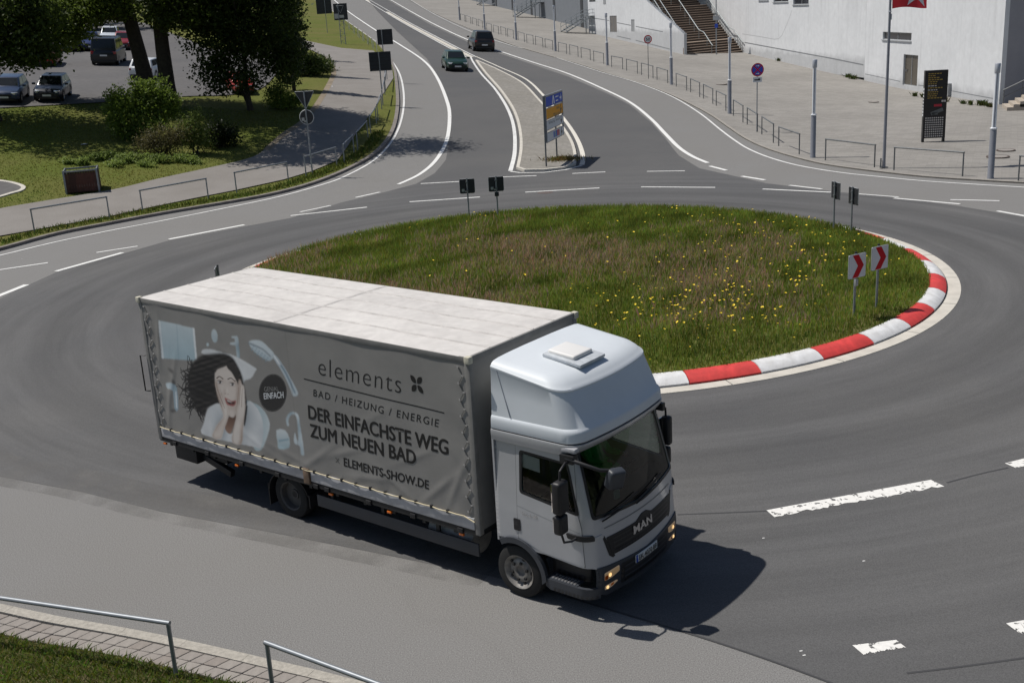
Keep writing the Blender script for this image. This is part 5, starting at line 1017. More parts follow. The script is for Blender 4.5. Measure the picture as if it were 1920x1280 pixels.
def wpx(p, pxs): d = (np.array(p)-CC)@CF; return pxs*d/FPX
# chevron signs on the island
def island_pos(px, py, zz=.2, r=None):
    d = ray(px, py); k = (zz-CC[2])/d[2]; p = CC+k*d
    if r: v = p[:2]-np.array(C0); v = v/np.linalg.norm(v)*min(r, np.linalg.norm(v)); p = np.array([C0[0]+v[0], C0[1]+v[1], zz])
    return Vector(p)
def chevron(p, h, yaw, label, box=False):
    e = empty('chevron_sign', p, yaw, label, 'road sign', 'chevron boards facing the entries'); s = .29; zc = h-s-.02; pole(e, h, .03)
    pl_ = plate('board', rect(-s, s, zc-s, zc+s), .02, M_SG, e, -.055, rad=.03); plate('sign_face', rect(-s+.008, s-.008, zc-s+.008, zc+s-.008), .004, M_SW, pl_, -.0595, rad=.025)
    a = .20; plate('chevron', [(-.17, zc+s-.015), (.03, zc+s-.015), (.215, zc), (.03, zc-s+.015), (-.17, zc-s+.015), (.015, zc)], .003, M_SR, pl_, -.0630)
    mb = MB(); mb.tube([(0, 0, h-.01), (0, 0, h+.02)], .032, 8); mb.build('post_cap', M_SK, e)
    if box: mb = MB(); mb.box((0, -.04, zc-s-.12), (.09, .05, .16)); mb.build('clamp_box', M_SG, e, bevel=.01)
    return e
p = island_pos(1601, 590, .25); c1 = chevron(p, height_at(p, 474), math.radians(31), 'lower left one of two red arrow chevron signs at the meadow right end', True)
p = island_pos(1643, 575, .25); c2_ = chevron(p, height_at(p, 459), math.radians(31), 'upper right one of two red arrow chevron signs at the meadow right end')
p = Vector((C0[0]-10.0, C0[1]-1.2, .2)); chevron(p, height_at(p, 498), math.radians(-84), 'chevron sign almost hidden behind the lorry roof corner')
def backsign(px, py, top, yaw, label, sticker=False, small=False, s=.28):
    p = island_pos(px, py+3, .22, 10.0); h = height_at(p, top); e = empty('back_facing_sign', p, yaw, label, 'road sign', 'sign backs on the far side of the island'); pole(e, h+.01, .03); b = plate('board', rect(-s, s, h-2*s, h-.02), .022, M_SB, e, .035, rad=.04); mb = MB(); z0 = h-2*s; 
    for a, c in (((-s, z0+.04), (-s, h-.06)), ((s, z0+.04), (s, h-.06)), ((-s+.04, h-.02), (s-.04, h-.02)), ((-s+.04, z0), (s-.04, z0))): mb.tube([(a[0], .046, a[1]), (c[0], .046, c[1])], .012, 6)
    mb.build('rim', M_SG, b, smooth=50); mb = MB()
    for z in (h-.14, h-.44): mb.box((0, .0, z), (.10, .07, .04))
    mb.build('clamp', M_GALVD, e)
    if sticker: mb = MB(); mb.box((-s+.12, .033, z0+.12), (.10, .004, .10)); mb.box((-s+.22, .033, z0+.07), (.07, .004, .05)); mb.build('sticker', M_STK, b)
    if small: mb = MB(); mb.box((0, -.01, h-.66), (.16, .05, .16)); mb.build('small_plate', M_SB, e, bevel=.01)
    return e
backsign(879, 405, 335, .05, 'square sign back on the far meadow edge, left one, with a pale sticker', True); backsign(934, 405, 331, .10, 'square sign back on the far meadow edge with a small box below it', True, True)
backsign(1563, 428, 341, math.radians(-78), 'narrow looking turned sign back at the right rear meadow edge, left one'); backsign(1596, 431, 351, math.radians(-76), 'narrow looking turned sign back at the right rear meadow edge, right one')
# yield sign back with round sign below
p = G(586, 327, .12); h = height_at(p, 171); w = wpx(p, 18)
e = empty('yield_sign', p, -.06, 'triangular yield sign seen from behind above a round sign, on the left verge', 'road sign'); pole(e, h, .038); tri = [(-w, h-.02), (w, h-.02), (0, h-.02-w*1.78)]; b = plate('triangle_board', tri, .02, M_SB, e, .042, rad=.05)
mb = MB(); q = rnd(tri, .05); mb.tube([(x, .052, z) for x, z in q+[q[0]]], .013, 6); mb.build('rim', M_SG, b, smooth=50); zc = height_at(p, 220); b = plate('round_board', circ(0, zc, w*.72), .02, M_SB, e, .042); mb = MB(); mb.tube([(w*.72*math.cos(a), .05, zc+w*.72*math.sin(a)) for a in [2*math.pi*i/36 for i in range(37)]], .02, 6); mb.build('rim', mat('rim_pale', (.55, .56, .57), .5), b, smooth=50)
mb = MB(); mb.box((-w*.40, .038, zc-.10), (.14, .006, .16)); mb.box((-w*.15, .038, zc-.20), (.14, .006, .10)); mb.build('sticker', M_STK, b); mb = MB()
for k in range(5): mb.box((0, -.037, .55+.31*k), (.05, .01, .12))
mb.build('sticker', M_STK, e)
# big square sign backs on the left
def bigback(base, x0, x1, y0, y1, label, xc=None, z=.11, fl=False):
    p = G(*base, z); hT, hB = height_at(p, y0), height_at(p, y1); w = wpx(p, (x1-x0)/2); cx = wpx(p, (x0+x1)/2-(base[0]+ (proj(p+Vector((0,0,hT)))[0]-base[0])*.9))
    e = empty('square_sign', p, -.02, label, 'road sign'); pole(e, hT+.02, .038); b = plate('board', rect(cx-w, cx+w, hB, hT), .03, M_SB, e, .045)
    mb = MB()
    for k in range(5): zz = hB+(hT-hB)*(k+.5)/5; mb.box((cx, .035, zz), (2*w-.04, .018, .03))
    mb.build('stiffener', mat('dark_rib', (.02, .02, .022), .6) if 'dark_rib' not in bpy.data.materials else bpy.data.materials['dark_rib'], b); mb = MB()
    for z_ in (hT, hB): mb.box((cx, .06, z_), (2*w+.03, .03, .03))
    for x_ in (cx-w, cx+w): mb.box((x_, .06, (hT+hB)/2), (.03, .03, hT-hB))
    mb.build('rim', M_GALVD, b); return e, w, hB, hT, cx, b
bigback((718, 196), 692, 732, 98, 133, 'large dark square sign back, lower and nearer of the pair on the left'); bigback((723, 150), 707, 735, 56, 84, 'dark square sign back, upper and farther of the pair on the left', z=.2)
e, w, hB, hT, cx, b = bigback((640, 83), 625, 650, 7.5, 38, 'square sign back showing a triangle outline, on the small green')
mb = MB(); mb.tube([(cx-w*.55, .03, hT-.2), (cx+w*.5, .03, hT-.2), (cx, .03, hB+.7), (cx-w*.55, .03, hT-.2)], .035, 6); mb.build('triangle_outline', mat('pale_grey_outline', (.30, .31, .33), .5), b); mb = MB(); mb.box((cx-w*.6, .03, hB+.4), (.5, .01, .5)); mb.box((cx+w*.1, .03, hB+.35), (.5, .01, .3)); mb.build('sticker', M_STK, b)
mb = MB(); mb.tube([(.5, 0, -.3), (.45, 0, hB+.1)], .04, 8)
for k in range(9): z0 = hB*k/9; mb.tube([(0 if k % 2 else .5, 0, z0), (.5 if k % 2 else 0, 0, z0+hB/9)], .02, 5)
mb.build('lattice_post', M_GALV, e, smooth=50)
e, w, hB, hT, cx, b = bigback((614, 62), 592, 620, -6, 26, 'dark sign back at the top edge, beside the tree crown')
# 50 sign, no stopping sign
p = G(1216, 147, .1); h = height_at(p, 66); r = wpx(p, 7.7); e = empty('speed_sign', p, .08, 'round 50 speed limit sign on the plaza kerb', 'road sign'); pole(e, h, .028, M_GALVD); b = plate('board', circ(0, h-r, r), .02, M_SG, e, -.05); plate('red_ring', circ(0, h-r, r*.99), .004, M_SR, b, -.055); plate('sign_face', circ(0, h-r, r*.76), .003, M_SW, b, -.0585); flat_text('50', -r*.52, r*.52, h-r-r*.36, h-r+r*.36, M_SK, b, -.0605, .02)
p = G(1419, 246, .1); zc = height_at(p, 131); r = wpx(p, 12); h = zc+r; e = empty('no_stopping_sign', p, .10, 'round blue and red no stopping sign with small plate below on the plaza', 'road sign'); pole(e, h, .03); b = plate('board', circ(0, zc, r), .02, M_SG, e, -.05); plate('red_ring', circ(0, zc, r*.99), .004, M_SR, b, -.055); plate('blue_disc', circ(0, zc, r*.83), .003, M_SBL, b, -.0585)
mb = MB(); L = r*1.62; 
for sg in (-1, 1): mb.box((0, -.0605-.002*(sg > 0), zc), (L, .003, r*.17), rot=Matrix.Rotation(sg*math.pi/4, 3, 'Y'))
mb.build('red_cross', M_SR, b)
for zz, q in ((zc+r*.58, 1), (zc-r*.58, -1)): plate('arrow', [(-.10, zz-.018), (.03, zz-.018), (.03, zz-.05), (.11, zz), (.03, zz+.05), (.03, zz+.018), (-.10, zz+.018)], .003, M_SW, b, -.0645)
zp = height_at(p, 149.5); b = plate('small_plate', rect(-r*.72, r*.72, zp-.14, zp+.14), .02, M_SW, e, -.05); plate('pictogram', [(-.18, zp-.05), (.16, zp-.05), (.16, zp+.06), (.06, zp+.06), (.02, zp+.02), (-.18, zp+.02)], .003, M_SK, b, -.0535)
# destination sign on the splitter island
p = G(1027, 312, .13); q = G(1047, 298, .13); d = (q-p); yaw = math.atan2(d.y, d.x); D = math.hypot(d.x, d.y)
e = empty('direction_sign', p, yaw, 'two post direction sign with blue, orange and white boards on the splitter island', 'road sign'); uv = Vector((d.x/D, d.y/D, 0))
def on_sign(px, py):               # local (x, z) on the sign plane
    dd = ray(px, py); n = np.array([uv.y, -uv.x, 0]); k = ((np.array(p)-CC)@n)/(dd@n); X = CC+k*dd-np.array(p); return float(X@np.array(uv)), float(X[2])
xl, zt1 = on_sign(1022.7, 182); xr, _ = on_sign(1061, 171); _, zb1 = on_sign(1025, 269)
xr = min(xr, xl+3.4); Hs = zt1-zb1
pole(e, zt1+.06, .04, M_GALVD, x=0, y=.07); pole(e, zt1+.06, .04, M_GALVD, x=D, y=.07)
bands = [(0, .235, M_SBL), (.255, .50, M_SY), (.525, .735, M_SW), (.785, 1.0, M_SW)]; Wd = xr-xl
for k, (a, b_, m) in enumerate(bands):
    z1, z0 = zt1-Hs*a, zt1-Hs*b_; bd = plate('sign_panel', rect(xl, xr, z0, z1), .035, M_GALVD, e, 0.0); bd['label'] = ['blue motorway panel', 'orange panel', 'white panel with destination', 'white panel with small coloured logos'][k]
    plate('panel_face', rect(xl+.03, xr-.03, z0+.03, z1-.03), .003, m, bd, -.0035); zc = (z0+z1)/2; mk = M_SW if k == 0 else M_SK
    ax = xr-.42; plate('arrow', [(ax-.05, zc+.20), (ax+.03, zc+.20), (ax+.03, zc+.02), (ax+.16, zc+.02), (ax-.01, zc-.20), (ax-.18, zc+.02), (ax-.05, zc+.02)] if k else [(ax-.15, zc+.03), (ax+.05, zc+.03), (ax+.05, zc+.18), (ax+.22, zc-.01), (ax+.05, zc-.20), (ax+.05, zc-.06), (ax-.15, zc-.06)], .003, mk, bd, -.0070)
    if k == 0:
        mx = xl+Wd*.44; plate('motorway_symbol', [(mx-.28, zc-.2), (mx-.08, zc-.2), (mx-.03, zc+.05), (mx+.03, zc+.05), (mx+.08, zc-.2), (mx+.28, zc-.2), (mx+.10, zc+.2), (mx-.10, zc+.2)], .003, M_SW, bd, -.0070)
        mb = MB(); mb.box((xl+Wd*.66, -.005, zc+.09), (.62, .003, .06)); mb.box((xl+Wd*.66, -.005, zc-.10), (.5, .003, .06)); mb.build('blurred_text', M_SW, bd)
    elif k == 1: flat_text('Adenau', xl+Wd*.60, xr-.68, zc+.04, zc+.19, M_SK, bd, -.0055); flat_text('Müllenbach', xl+Wd*.42, xr-.48, zc-.24, zc-.08, M_SK, bd, -.0055)
    elif k == 2: flat_text('Nürburgring - Nordschl.', xl+Wd*.12, xr-.62, zc+.0, zc+.17, M_SK, bd, -.0055)
    else:
        for j, c in enumerate((M_SBL, mat('logo_teal', (.03, .25, .35), .4), M_SBL, M_SR, M_SR)): mb = MB(); mb.box((xl+Wd*(.40+.075*j), -.005, zc+.02), (Wd*.055, .003, .30)); mb.build('small_logo', c, bd)
plate('frame_bar', rect(xl-.02, xr+.02, zt1, zt1+.07), .08, M_GALV, e, -.01)
for xx in (xl-.02, xr+.02): mb = MB(); mb.box((xx, .03, (zt1+zb1)/2), (.05, .08, Hs)); mb.build('frame_bar', M_GALV, e)
# grass tuft round its rear post
n = 700; a = RNG.uniform(0, 6.28, n); rr_ = np.abs(RNG.normal(0, .35, n)); x = q.x+.2+rr_*np.cos(a)*1.6; y = q.y-.3+rr_*np.sin(a)
blades('grass_tuft', x, y, Z(x, y)+.12, RNG.uniform(.08, .24, n), np.full(n, .03), np.stack([RNG.uniform(.12, .26, n), RNG.uniform(.11, .18, n), RNG.uniform(.03, .06, n)], 1), lean=.8)
# flagpole and flag
p = G(1657, 314, .1); e = empty('flagpole', p, 0, 'tall grey flagpole on the plaza kerb carrying a red flag', 'flagpole'); H = 9.5; mb = MB(); mb.tube([(0, 0, -.3), (0, 0, 1.2), (0, 0, H)], [.075, .07, .045], 14); mb.build('pole', M_LP, e, smooth=50); mb = MB(); mb.box((-.14, 0, .2), (.05, .05, .42)); mb.box((.0, 0, .012), (.34, .2, .025)); mb.build('hinge_base', M_GALVD, e); zz = height_at(p, 22); mb = MB(); mb.lathe([(.06, zz-.02), (.075, zz), (.06, zz+.03)], n=12); mb.box((.06, 0, zz-.22), (.05, .05, .24)); mb.build('winch', M_LC, e)
zf = height_at(p, 17); M_FLAG = mat('red_flag_cloth', (.55, .035, .045), .75, trans=.35, var=.06, vscale=3); fl = empty('flag', p+Vector((0, 0, zf)), 0, 'red flag with white star shaped emblem hanging from the flagpole', 'flag')
def fw_(u, v): return (.09+u*1.5, .10*math.sin(u*7+v*1.5)*u**.5+.03*math.sin(v*5), v*2.6+.04*math.sin(u*5)-.05*(u > .5)*(u-.5))
mb = MB(); mb.add([fw_(i/24, j/24) for i in range(25) for j in range(25)], [(i*25+j, (i+1)*25+j, (i+1)*25+j+1, i*25+j+1) for i in range(24) for j in range(24)]); cl = mb.build('cloth', M_FLAG, fl, smooth=70)
st = [(.68+(.42 if k % 2 == 0 else .17)*math.cos(math.pi/2+k*math.pi/5), .27+(.30 if k % 2 == 0 else .12)*math.sin(math.pi/2+k*math.pi/5)) for k in range(10)]; v, t = cdt(st, step=.05)
for dy in (-.004, .004): mb = MB(); mb.add([tuple(Vector(fw_(a, b))+Vector((0, dy, 0))) for a, b in v], t); mb.build('emblem', M_SW, cl)
# black totem board
p = G(1750, 265, .1); hT = height_at(p, 132); w = wpx(p, 20.5); e = empty('totem_board', p, -.12, 'tall black totem board with yellow text lines and a grid of white dots', 'information board'); mb = MB(); mb.bb((-w, 0, .16), (w, .26, hT)); bd = mb.build('slab', mat('totem_black', (.012, .011, .013), .35), e); mb = MB(); mb.bb((-w, .02, -.2), (-w+.10, .24, .16)); mb.bb((w-.10, .02, -.2), (w, .24, .16)); mb.build('foot', M_SK, e)
M_DOT = mat('dot_cream', (.62, .58, .54), .5); zt2 = height_at(p, 219)-.02; mb = MB()
for i in range(9):
    for j in range(9): cxx, czz = -w+.14+(2*w-.30)*i/8, .26+(zt2-.30)*j/8; mb.add([(cxx+.040*math.cos(a), -.004, czz+.034*math.sin(a)) for a in [math.pi*k/4 for k in range(8)]], [tuple(range(8))])
o = mb.build('white_dot_grid', M_DOT, bd); tag(o, kind='stuff')
M_TX = mat('totem_text_yellow', (.42, .28, .05), .5)
rows = np.linspace(hT-.16, zt2+.95, 13)
for k, z in enumerate(rows):
    mb = MB(); ln = RNG.uniform(.35, .75); x = -w+.16
    while x < -w+.16+2*w*ln*.8: q_ = RNG.uniform(.05, .14); mb.bb((x, -.006, z-.022), (x+q_, -.003, z+.022)); x += q_+.035
    mb.build('text_line', M_TX if k not in (6, 8) else M_DOT, bd)
mb = MB(); mb.bb((-.06, -.006, zt2+.52), (.32, -.003, zt2+.64)); mb.build('red_logo', mat('totem_red', (.45, .02, .04), .5), bd); mb = MB(); mb.box((.1, -.005, zt2+.27), (.62, .003, .17), rot=Matrix.Rotation(-.35, 3, 'Y')); mb.box((.0, -.005, zt2+.18), (.3, .003, .12)); mb.build('car_picture', mat('totem_grey', (.12, .13, .13), .4), bd); mb = MB(); mb.bb((w-.26, -.006, zt2+.74), (w-.16, -.003, zt2+.83)); mb.bb((w-.14, -.006, zt2+.74), (w-.05, -.003, zt2+.83)); mb.build('white_badge', M_DOT, bd)
mb = MB()
for k in range(9): mb.bb((-w-.004, .06, zt2+.05+.16*k), (-w-.001, .20, zt2+.05+.16*k+RNG.uniform(.07, .12)))
mb.build('side_lettering', M_SW, bd)
# sign pole in front of the stairs
p = G(1343, 102, .1); h = height_at(p, 0); e = empty('slim_sign_post', p, 0, 'slim grey post with small blue sticker plate in front of the brown stairs', 'sign post'); pole(e, h+1.5, .06, M_GALV); z1, z2 = height_at(p, 34), height_at(p, 48)
plate('small_plate', rect(-.35, .35, z1-.22, z1+.22), .03, M_SG, e, -.09); plate('blue_plate', rect(-.16, .16, z2-.24, z2+.16), .03, M_SBL, e, -.09)
# ---------------------------------------------------------------- litter bin, manholes
p0, p1 = G(125, 364, .11), G(187, 360, .11); d = p1-p0; yaw = math.atan2(d.y, d.x); W_ = math.hypot(d.x, d.y); H_ = height_at(p0, 321)
M_WOOD = [mat('bin_wood_%s' % n, c, .8, var=.3, vscale=7) for n, c in (('dark', (.055, .022, .016)), ('red', (.085, .032, .022)), ('brown', (.068, .028, .020)))]
e = empty('litter_bin', p0, yaw, 'square wooden slatted litter bin with grey steel frame on the lawn edge', 'litter bin'); D_ = W_*.85
for x in (0, W_):
    for y in (0, D_): mb = MB(); mb.box((x, y, H_/2-.02), (.085, .085, H_+.05)); mb.build('corner_post', M_GALV, e, bevel=.01); 
    mb = MB(); mb.box((x, D_/2, H_-.05), (.05, D_, .07)); mb.build('top_rail', M_GALV, e, bevel=.008)
for y in (0, D_): mb = MB(); mb.box((W_/2, y, H_-.05), (W_, .05, .07)); mb.build('top_rail', M_GALV, e, bevel=.008); mb = MB(); mb.box((W_/2, y, .10), (W_, .04, .06)); mb.build('bottom_rail', M_GALVD, e)
nS = 12; slat = None
for side in range(4):
    for k in range(nS):
        f = (k+.5)/nS; c = [(.05+(W_-.1)*f, -.025), (.05+(W_-.1)*f, D_+.025), (-.025, .05+(D_-.1)*f), (W_+.025, .05+(D_-.1)*f)][side]
        if side in (0, 1): sz = ((W_-.1)/nS-.008, .025, H_-.20)
        else: sz = (.025, (D_-.1)/nS-.008, H_-.20)
        mb = MB(); mb.box((c[0], c[1], .04+(H_-.20)/2), sz); mb.build('slat', M_WOOD[int(RNG.integers(3))], e)
mb = MB(); mb.bb((.06, .06, .04), (W_-.06, D_-.06, .25)); mb.build('liner', M_SK, e)
M_IRON = mat('cast_iron', (.10, .075, .065), .7, var=.2, vscale=8); M_CONC = mat('cover_concrete', (.27, .25, .23), .9)
for px, py, r, l, hh in ((1886, 281, .42, 'round manhole cover in the plaza, upper one beside the right tube lamp', .1), (1871, 293, .5, 'round manhole cover in the plaza, lower one beside the right tube lamp', .1), (1638, 191, .35, 'small reddish manhole cover in the plaza left of the totem', .1), (1353, 158, .45, 'large round manhole cover in the plaza behind the kerb rails', .1), (1022, 361, .35, 'drain cover in the ring road below a yield dash', .0)):
    p = G(px, py, hh+.006); e = empty('manhole_cover', p, 0, l, 'manhole cover'); mb = MB(); mb.lathe([(r, -.03), (r, .003), (r*.86, .004), (r*.86, -.03)], n=24, caps=False); mb.build('frame_ring', M_IRON, e); mb = MB(); mb.lathe([(.01, .001), (r*.83, .001), (r*.83, -.03)], n=24); mb.build('lid', M_CONC if hh else M_IRON, e)
# ---------------------------------------------------------------- buildings on the right
M_WALL = mat('white_render', (.69, .705, .72), .85, second=(.61, .625, .64), sscale=.22, var=.07, vscale=2, bump=.15, bscale=30); M_GROOVE = mat('wall_groove', (.20, .21, .22), .8); M_FRAMEG = mat('window_frame_grey', (.30, .31, .32), .5); M_PANE = mat('dark_pane', (.02, .022, .03), .08, spec=.8); M_DOOR = mat('door_grey_brown', (.16, .15, .14), .6); M_GWALL = mat('grey_cladding', (.23, .245, .265), .7, var=.08, vscale=1); M_GWALL2 = mat('grey_cladding_dark', (.17, .185, .205), .7, var=.08, vscale=1); M_SHADE = mat('grey_render', (.40, .40, .42), .85, var=.06, vscale=1.5)
def streaks(m, amt):              # rain streaks and a dirty foot
    def mk(N, L):
        tc = N.new('ShaderNodeTexCoord'); mp = N.new('ShaderNodeMapping'); mp.inputs['Scale'].default_value = (1.6, 1.6, .10); L.new(tc.outputs['Object'], mp.inputs[0]); n = N.new('ShaderNodeTexNoise'); n.inputs['Scale'].default_value = 1.3; n.inputs['Detail'].default_value = 6; L.new(mp.outputs[0], n.inputs['Vector'])
        sx = N.new('ShaderNodeSeparateXYZ'); L.new(tc.outputs['Object'], sx.inputs[0]); n2 = N.new('ShaderNodeTexNoise'); n2.inputs['Scale'].default_value = 1.1; n2.inputs['Detail'].default_value = 6; L.new(tc.outputs['Object'], n2.inputs['Vector'])
        foot = ramp(N, L, mathn(N, L, 'SUBTRACT', sx.outputs[2], n2.outputs[0]), -.2, .35, .72, 1)
        return mathn(N, L, 'MULTIPLY', ramp(N, L, n.outputs[0], .52, .72, 1, 1-amt), foot)
    mult_node(m, mk)
streaks(M_WALL, .08)
def wall_thing(A, B):
    A, B = Vector(A), Vector(B); return A, math.atan2(B.y-A.y, B.x-A.x), math.hypot(B.x-A.x, B.y-A.y)
def on_wall(A, yaw, px, py, back=0.):
    u_ = np.array([math.cos(yaw), math.sin(yaw), 0]); n = np.array([u_[1], -u_[0], 0]); d = ray(px, py); k = ((np.array(A)-back*n-CC)@n)/(d@n); X = CC+k*d-np.array(A); return float(X@u_), float(X[2])
def wall_mesh(name, e, outer, holes, m, th=.3, M4=None):
    vs, tr = cdt(outer, holes); mb = MB(); n = len(vs); mb.add([(x, 0, z) for x, z in vs]+[(x, th, z) for x, z in vs], tr+[tuple(i+n for i in t[::-1]) for t in tr])
    for lp in [outer]+list(holes): k = len(lp); mb.add([(x, 0, z) for x, z in lp]+[(x, th, z) for x, z in lp], [(i, (i+1) % k, k+(i+1) % k, k+i) for i in range(k)])
    o = mb.build(name, m, e); return o
def seg_parent(e, A, yaw):        # transform node-free: return matrix for a wall segment of building e
    return Matrix.Translation(Vector(A)-e.location)@Matrix.Rotation(yaw, 4, 'Z')
def put_seg(o, e, A, yaw): o.matrix_local = seg_parent(e, A, yaw)
pA, pB, pC, pD, pE, pF, pG = (G(*q, .1) for q in ((1104, 61), (1283, 102), (1394, 98), (1500, 122), (1620, 150), (1691, 171), (1873, 195)))
for v_ in (pA, pB, pC, pE, pG): v_.z -= .15
bld = empty('white_building', pE, 0, 'white rendered building with dark windows and doors behind the plaza', 'building')
# segment 1: stringer wall left of the brown stairs
A, yw, L = wall_thing(pA, pB); u1 = L
P = lambda x, y: on_wall(A, yw, x, y)
uT, zT = P(1205, 0); rise = zT/(u1-uT)
dz0 = [P(1143, 30), P(1156, 26), P(1156, 72), P(1143, 70)]; door1 = [(dz0[0][0], .25), (dz0[1][0], .25), (dz0[1][0], dz0[0][1]), (dz0[0][0], dz0[0][1])]
w1 = [P(1105, -6), P(1116, -6), P(1116, 3), P(1105, 2)]; s1 = [(P(1184, 60)[0], .4), (P(1190, 60)[0], .4), (P(1190, 60)[0], P(1187, 37)[1]), (P(1184, 60)[0], P(1187, 37)[1])]
saw = []; k_ = int((u1-uT)/.46)
for i in range(k_): saw += [(u1-.46*i, .25+.46*i*rise), (u1-.46*i, .25+.46*(i+1)*rise)]
o = wall_mesh('wall', bld, [(0, -4), (u1, -4)]+saw+[(uT-4, zT+3), (uT-4, 16), (0, 16)], [door1, s1], M_WALL); put_seg(o, bld, A, yw)
def opening(rect_, A, yw, nm, m, mull=0, sill=True, depth=.14, fr=.06, label=None):
    x0, x1 = min(p[0] for p in rect_), max(p[0] for p in rect_); z0, z1 = min(p[1] for p in rect_), max(p[1] for p in rect_)
    mb = MB(); mb.bb((x0, depth, z0), (x1, depth+.05, z1)); o = mb.build(nm, m, bld); put_seg(o, bld, A, yw); mb = MB()
    for a, b in (((x0, depth-.03, z0), (x0+fr, depth-.002, z1)), ((x1-fr, depth-.03, z0), (x1, depth-.002, z1)), ((x0+fr, depth-.03, z1-fr), (x1-fr, depth-.002, z1)), ((x0+fr, depth-.03, z0), (x1-fr, depth-.002, z0+fr))): mb.bb(a, b)
    for k in range(mull): c = x0+(x1-x0)*(k+1)/(mull+1); mb.bb((c-fr/2, depth-.028, z0+fr), (c+fr/2, depth-.003, z1-fr))
    mb.build('frame', M_FRAMEG, o)
    if sill: mb = MB(); mb.bb((x0-.06, -.09, z0-.07), (x1+.06, depth-.01, z0-.002)); mb.build('sill', M_SG, o)
    if nm == 'door': mb = MB(); mb.box((x0+.12*(x1-x0)+.1, depth-.05, (z0+min(z1, z0+2.2))/2), (.05, .08, .16)); mb.build('handle', M_SG, o)
    return o
opening(door1, A, yw, 'door', M_DOOR, 1, False, depth=.05); opening(s1, A, yw, 'service_panel', M_FRAMEG, 0, False, depth=.05)
def groove(A, yw, pts, w=.07, m=M_GROOVE):
    q = [on_wall(A, yw, *p) for p in pts]; mb = MB()
    for a, b in zip(q, q[1:]):
        d = Vector((b[0]-a[0], b[1]-a[1])).normalized(); n = Vector((-d.y, d.x))*w/2; mb.add([(a[0]+n.x, -.006, a[1]+n.y), (b[0]+n.x, -.006, b[1]+n.y), (b[0]-n.x, -.006, b[1]-n.y), (a[0]-n.x, -.006, a[1]-n.y)], [(0, 1, 2, 3)])
    o = mb.build('groove', m, bld); put_seg(o, bld, A, yw)
groove(A, yw, [(1105, 33), (1142, 39)], .09); groove(A, yw, [(1157, 43), (1183, 48)], .09); groove(A, yw, [(1192, 50), (1243, 60)], .09); groove(A, yw, [(1157, 68), (1183, 74)], .09); groove(A, yw, [(1192, 76), (1258, 93)], .09)
mb = MB(); q0, q1 = P(1131, -2), P(1136, 8); mb.bb((min(q0[0], q1[0]), -.03, min(q0[1], q1[1])), (max(q0[0], q1[0]), -.002, max(q0[1], q1[1]))); o = mb.build('vent_grille', M_FRAMEG, bld); put_seg(o, bld, A, yw)
mb = MB(); mb.bb((w1[0][0], -.03, min(w1[2][1], w1[3][1])), (w1[1][0], -.002, w1[0][1])); o = mb.build('window', M_PANE, bld); put_seg(o, bld, A, yw)
# segment 2: long wall right of the stairs
A2, yw2, L2 = wall_thing(pC, pE); Q = lambda x, y: on_wall(A2, yw2, x, y); holes = []; spec = []
for x0, x1, y1 in ((1423, 1441, 1), (1450, 1478, 4), (1487, 1516, 9)):
    zb_ = Q((x0+x1)/2, y1)[1]; r_ = [(Q(x0, y1)[0], zb_), (Q(x1, y1)[0], zb_), (Q(x1, y1)[0], zb_+1.2), (Q(x0, y1)[0], zb_+1.2)]; holes.append(r_)
o = wall_mesh('wall', bld, [(-14, -1), (L2, -1), (L2, 14), (-14, 14)], holes, M_WALL); put_seg(o, bld, A2, yw2)
for r_ in holes: opening(r_, A2, yw2, 'window', M_PANE, 1)
groove(A2, yw2, [(1396, 80), (1450, 90), (1500, 99), (1560, 110), (1619, 122)], .10); groove(A2, yw2, [(1392, 64), (1425, 69), (1452, 74), (1460, 73), (1466, 67), (1476, 45), (1485, 20)], .06, mat('soft_groove', (.45, .46, .47), .8))
# segment 3: block with window and glass door
pE3 = Vector((pE.x-.0, pE.y, pE.z)); A3, yw3, L3 = wall_thing(pE3, pG); Q3 = lambda x, y: on_wall(A3, yw3, x, y)
zw0 = Q3(1682, 76)[1]; zw1 = Q3(1682, 61)[1]; win = [(Q3(1655, 70)[0], zw0), (Q3(1709, 70)[0], zw0), (Q3(1709, 70)[0], zw1), (Q3(1655, 70)[0], zw1)]
dx0, dx1 = Q3(1693, 140)[0], Q3(1720, 140)[0]; zd1 = Q3(1706, 103)[1]; dr = [(dx0, .22), (dx1, .22), (dx1, zd1), (dx0, zd1)]
o = wall_mesh('wall', bld, [(.02, -1), (L3, -1), (L3, 13), (.02, 13)], [win, dr], M_WALL); put_seg(o, bld, A3, yw3); opening(win, A3, yw3, 'window', M_PANE, 1); opening(dr, A3, yw3, 'door', mat('door_glass_brown', (.085, .075, .06), .25), 1, False)
groove(A3, yw3, [(1622, 139), (1688, 153)], .05); groove(A3, yw3, [(1722, 160), (1738, 162)], .05); groove(A3, yw3, [(1786, 171), (1862, 185)], .05)
g0, g1 = Q3(1776, 190), Q3(1784, 158); mb = MB(); mb.bb((min(g0[0], g1[0]), -.22, .0), (max(g0[0], g1[0]), -.004, g1[1])); mb.bb((min(g0[0], g1[0])-.04, -.25, g1[1]), (max(g0[0], g1[0])+.04, -.004, g1[1]+.05)); o = mb.build('duct', M_FRAMEG, bld); put_seg(o, bld, A3, yw3)
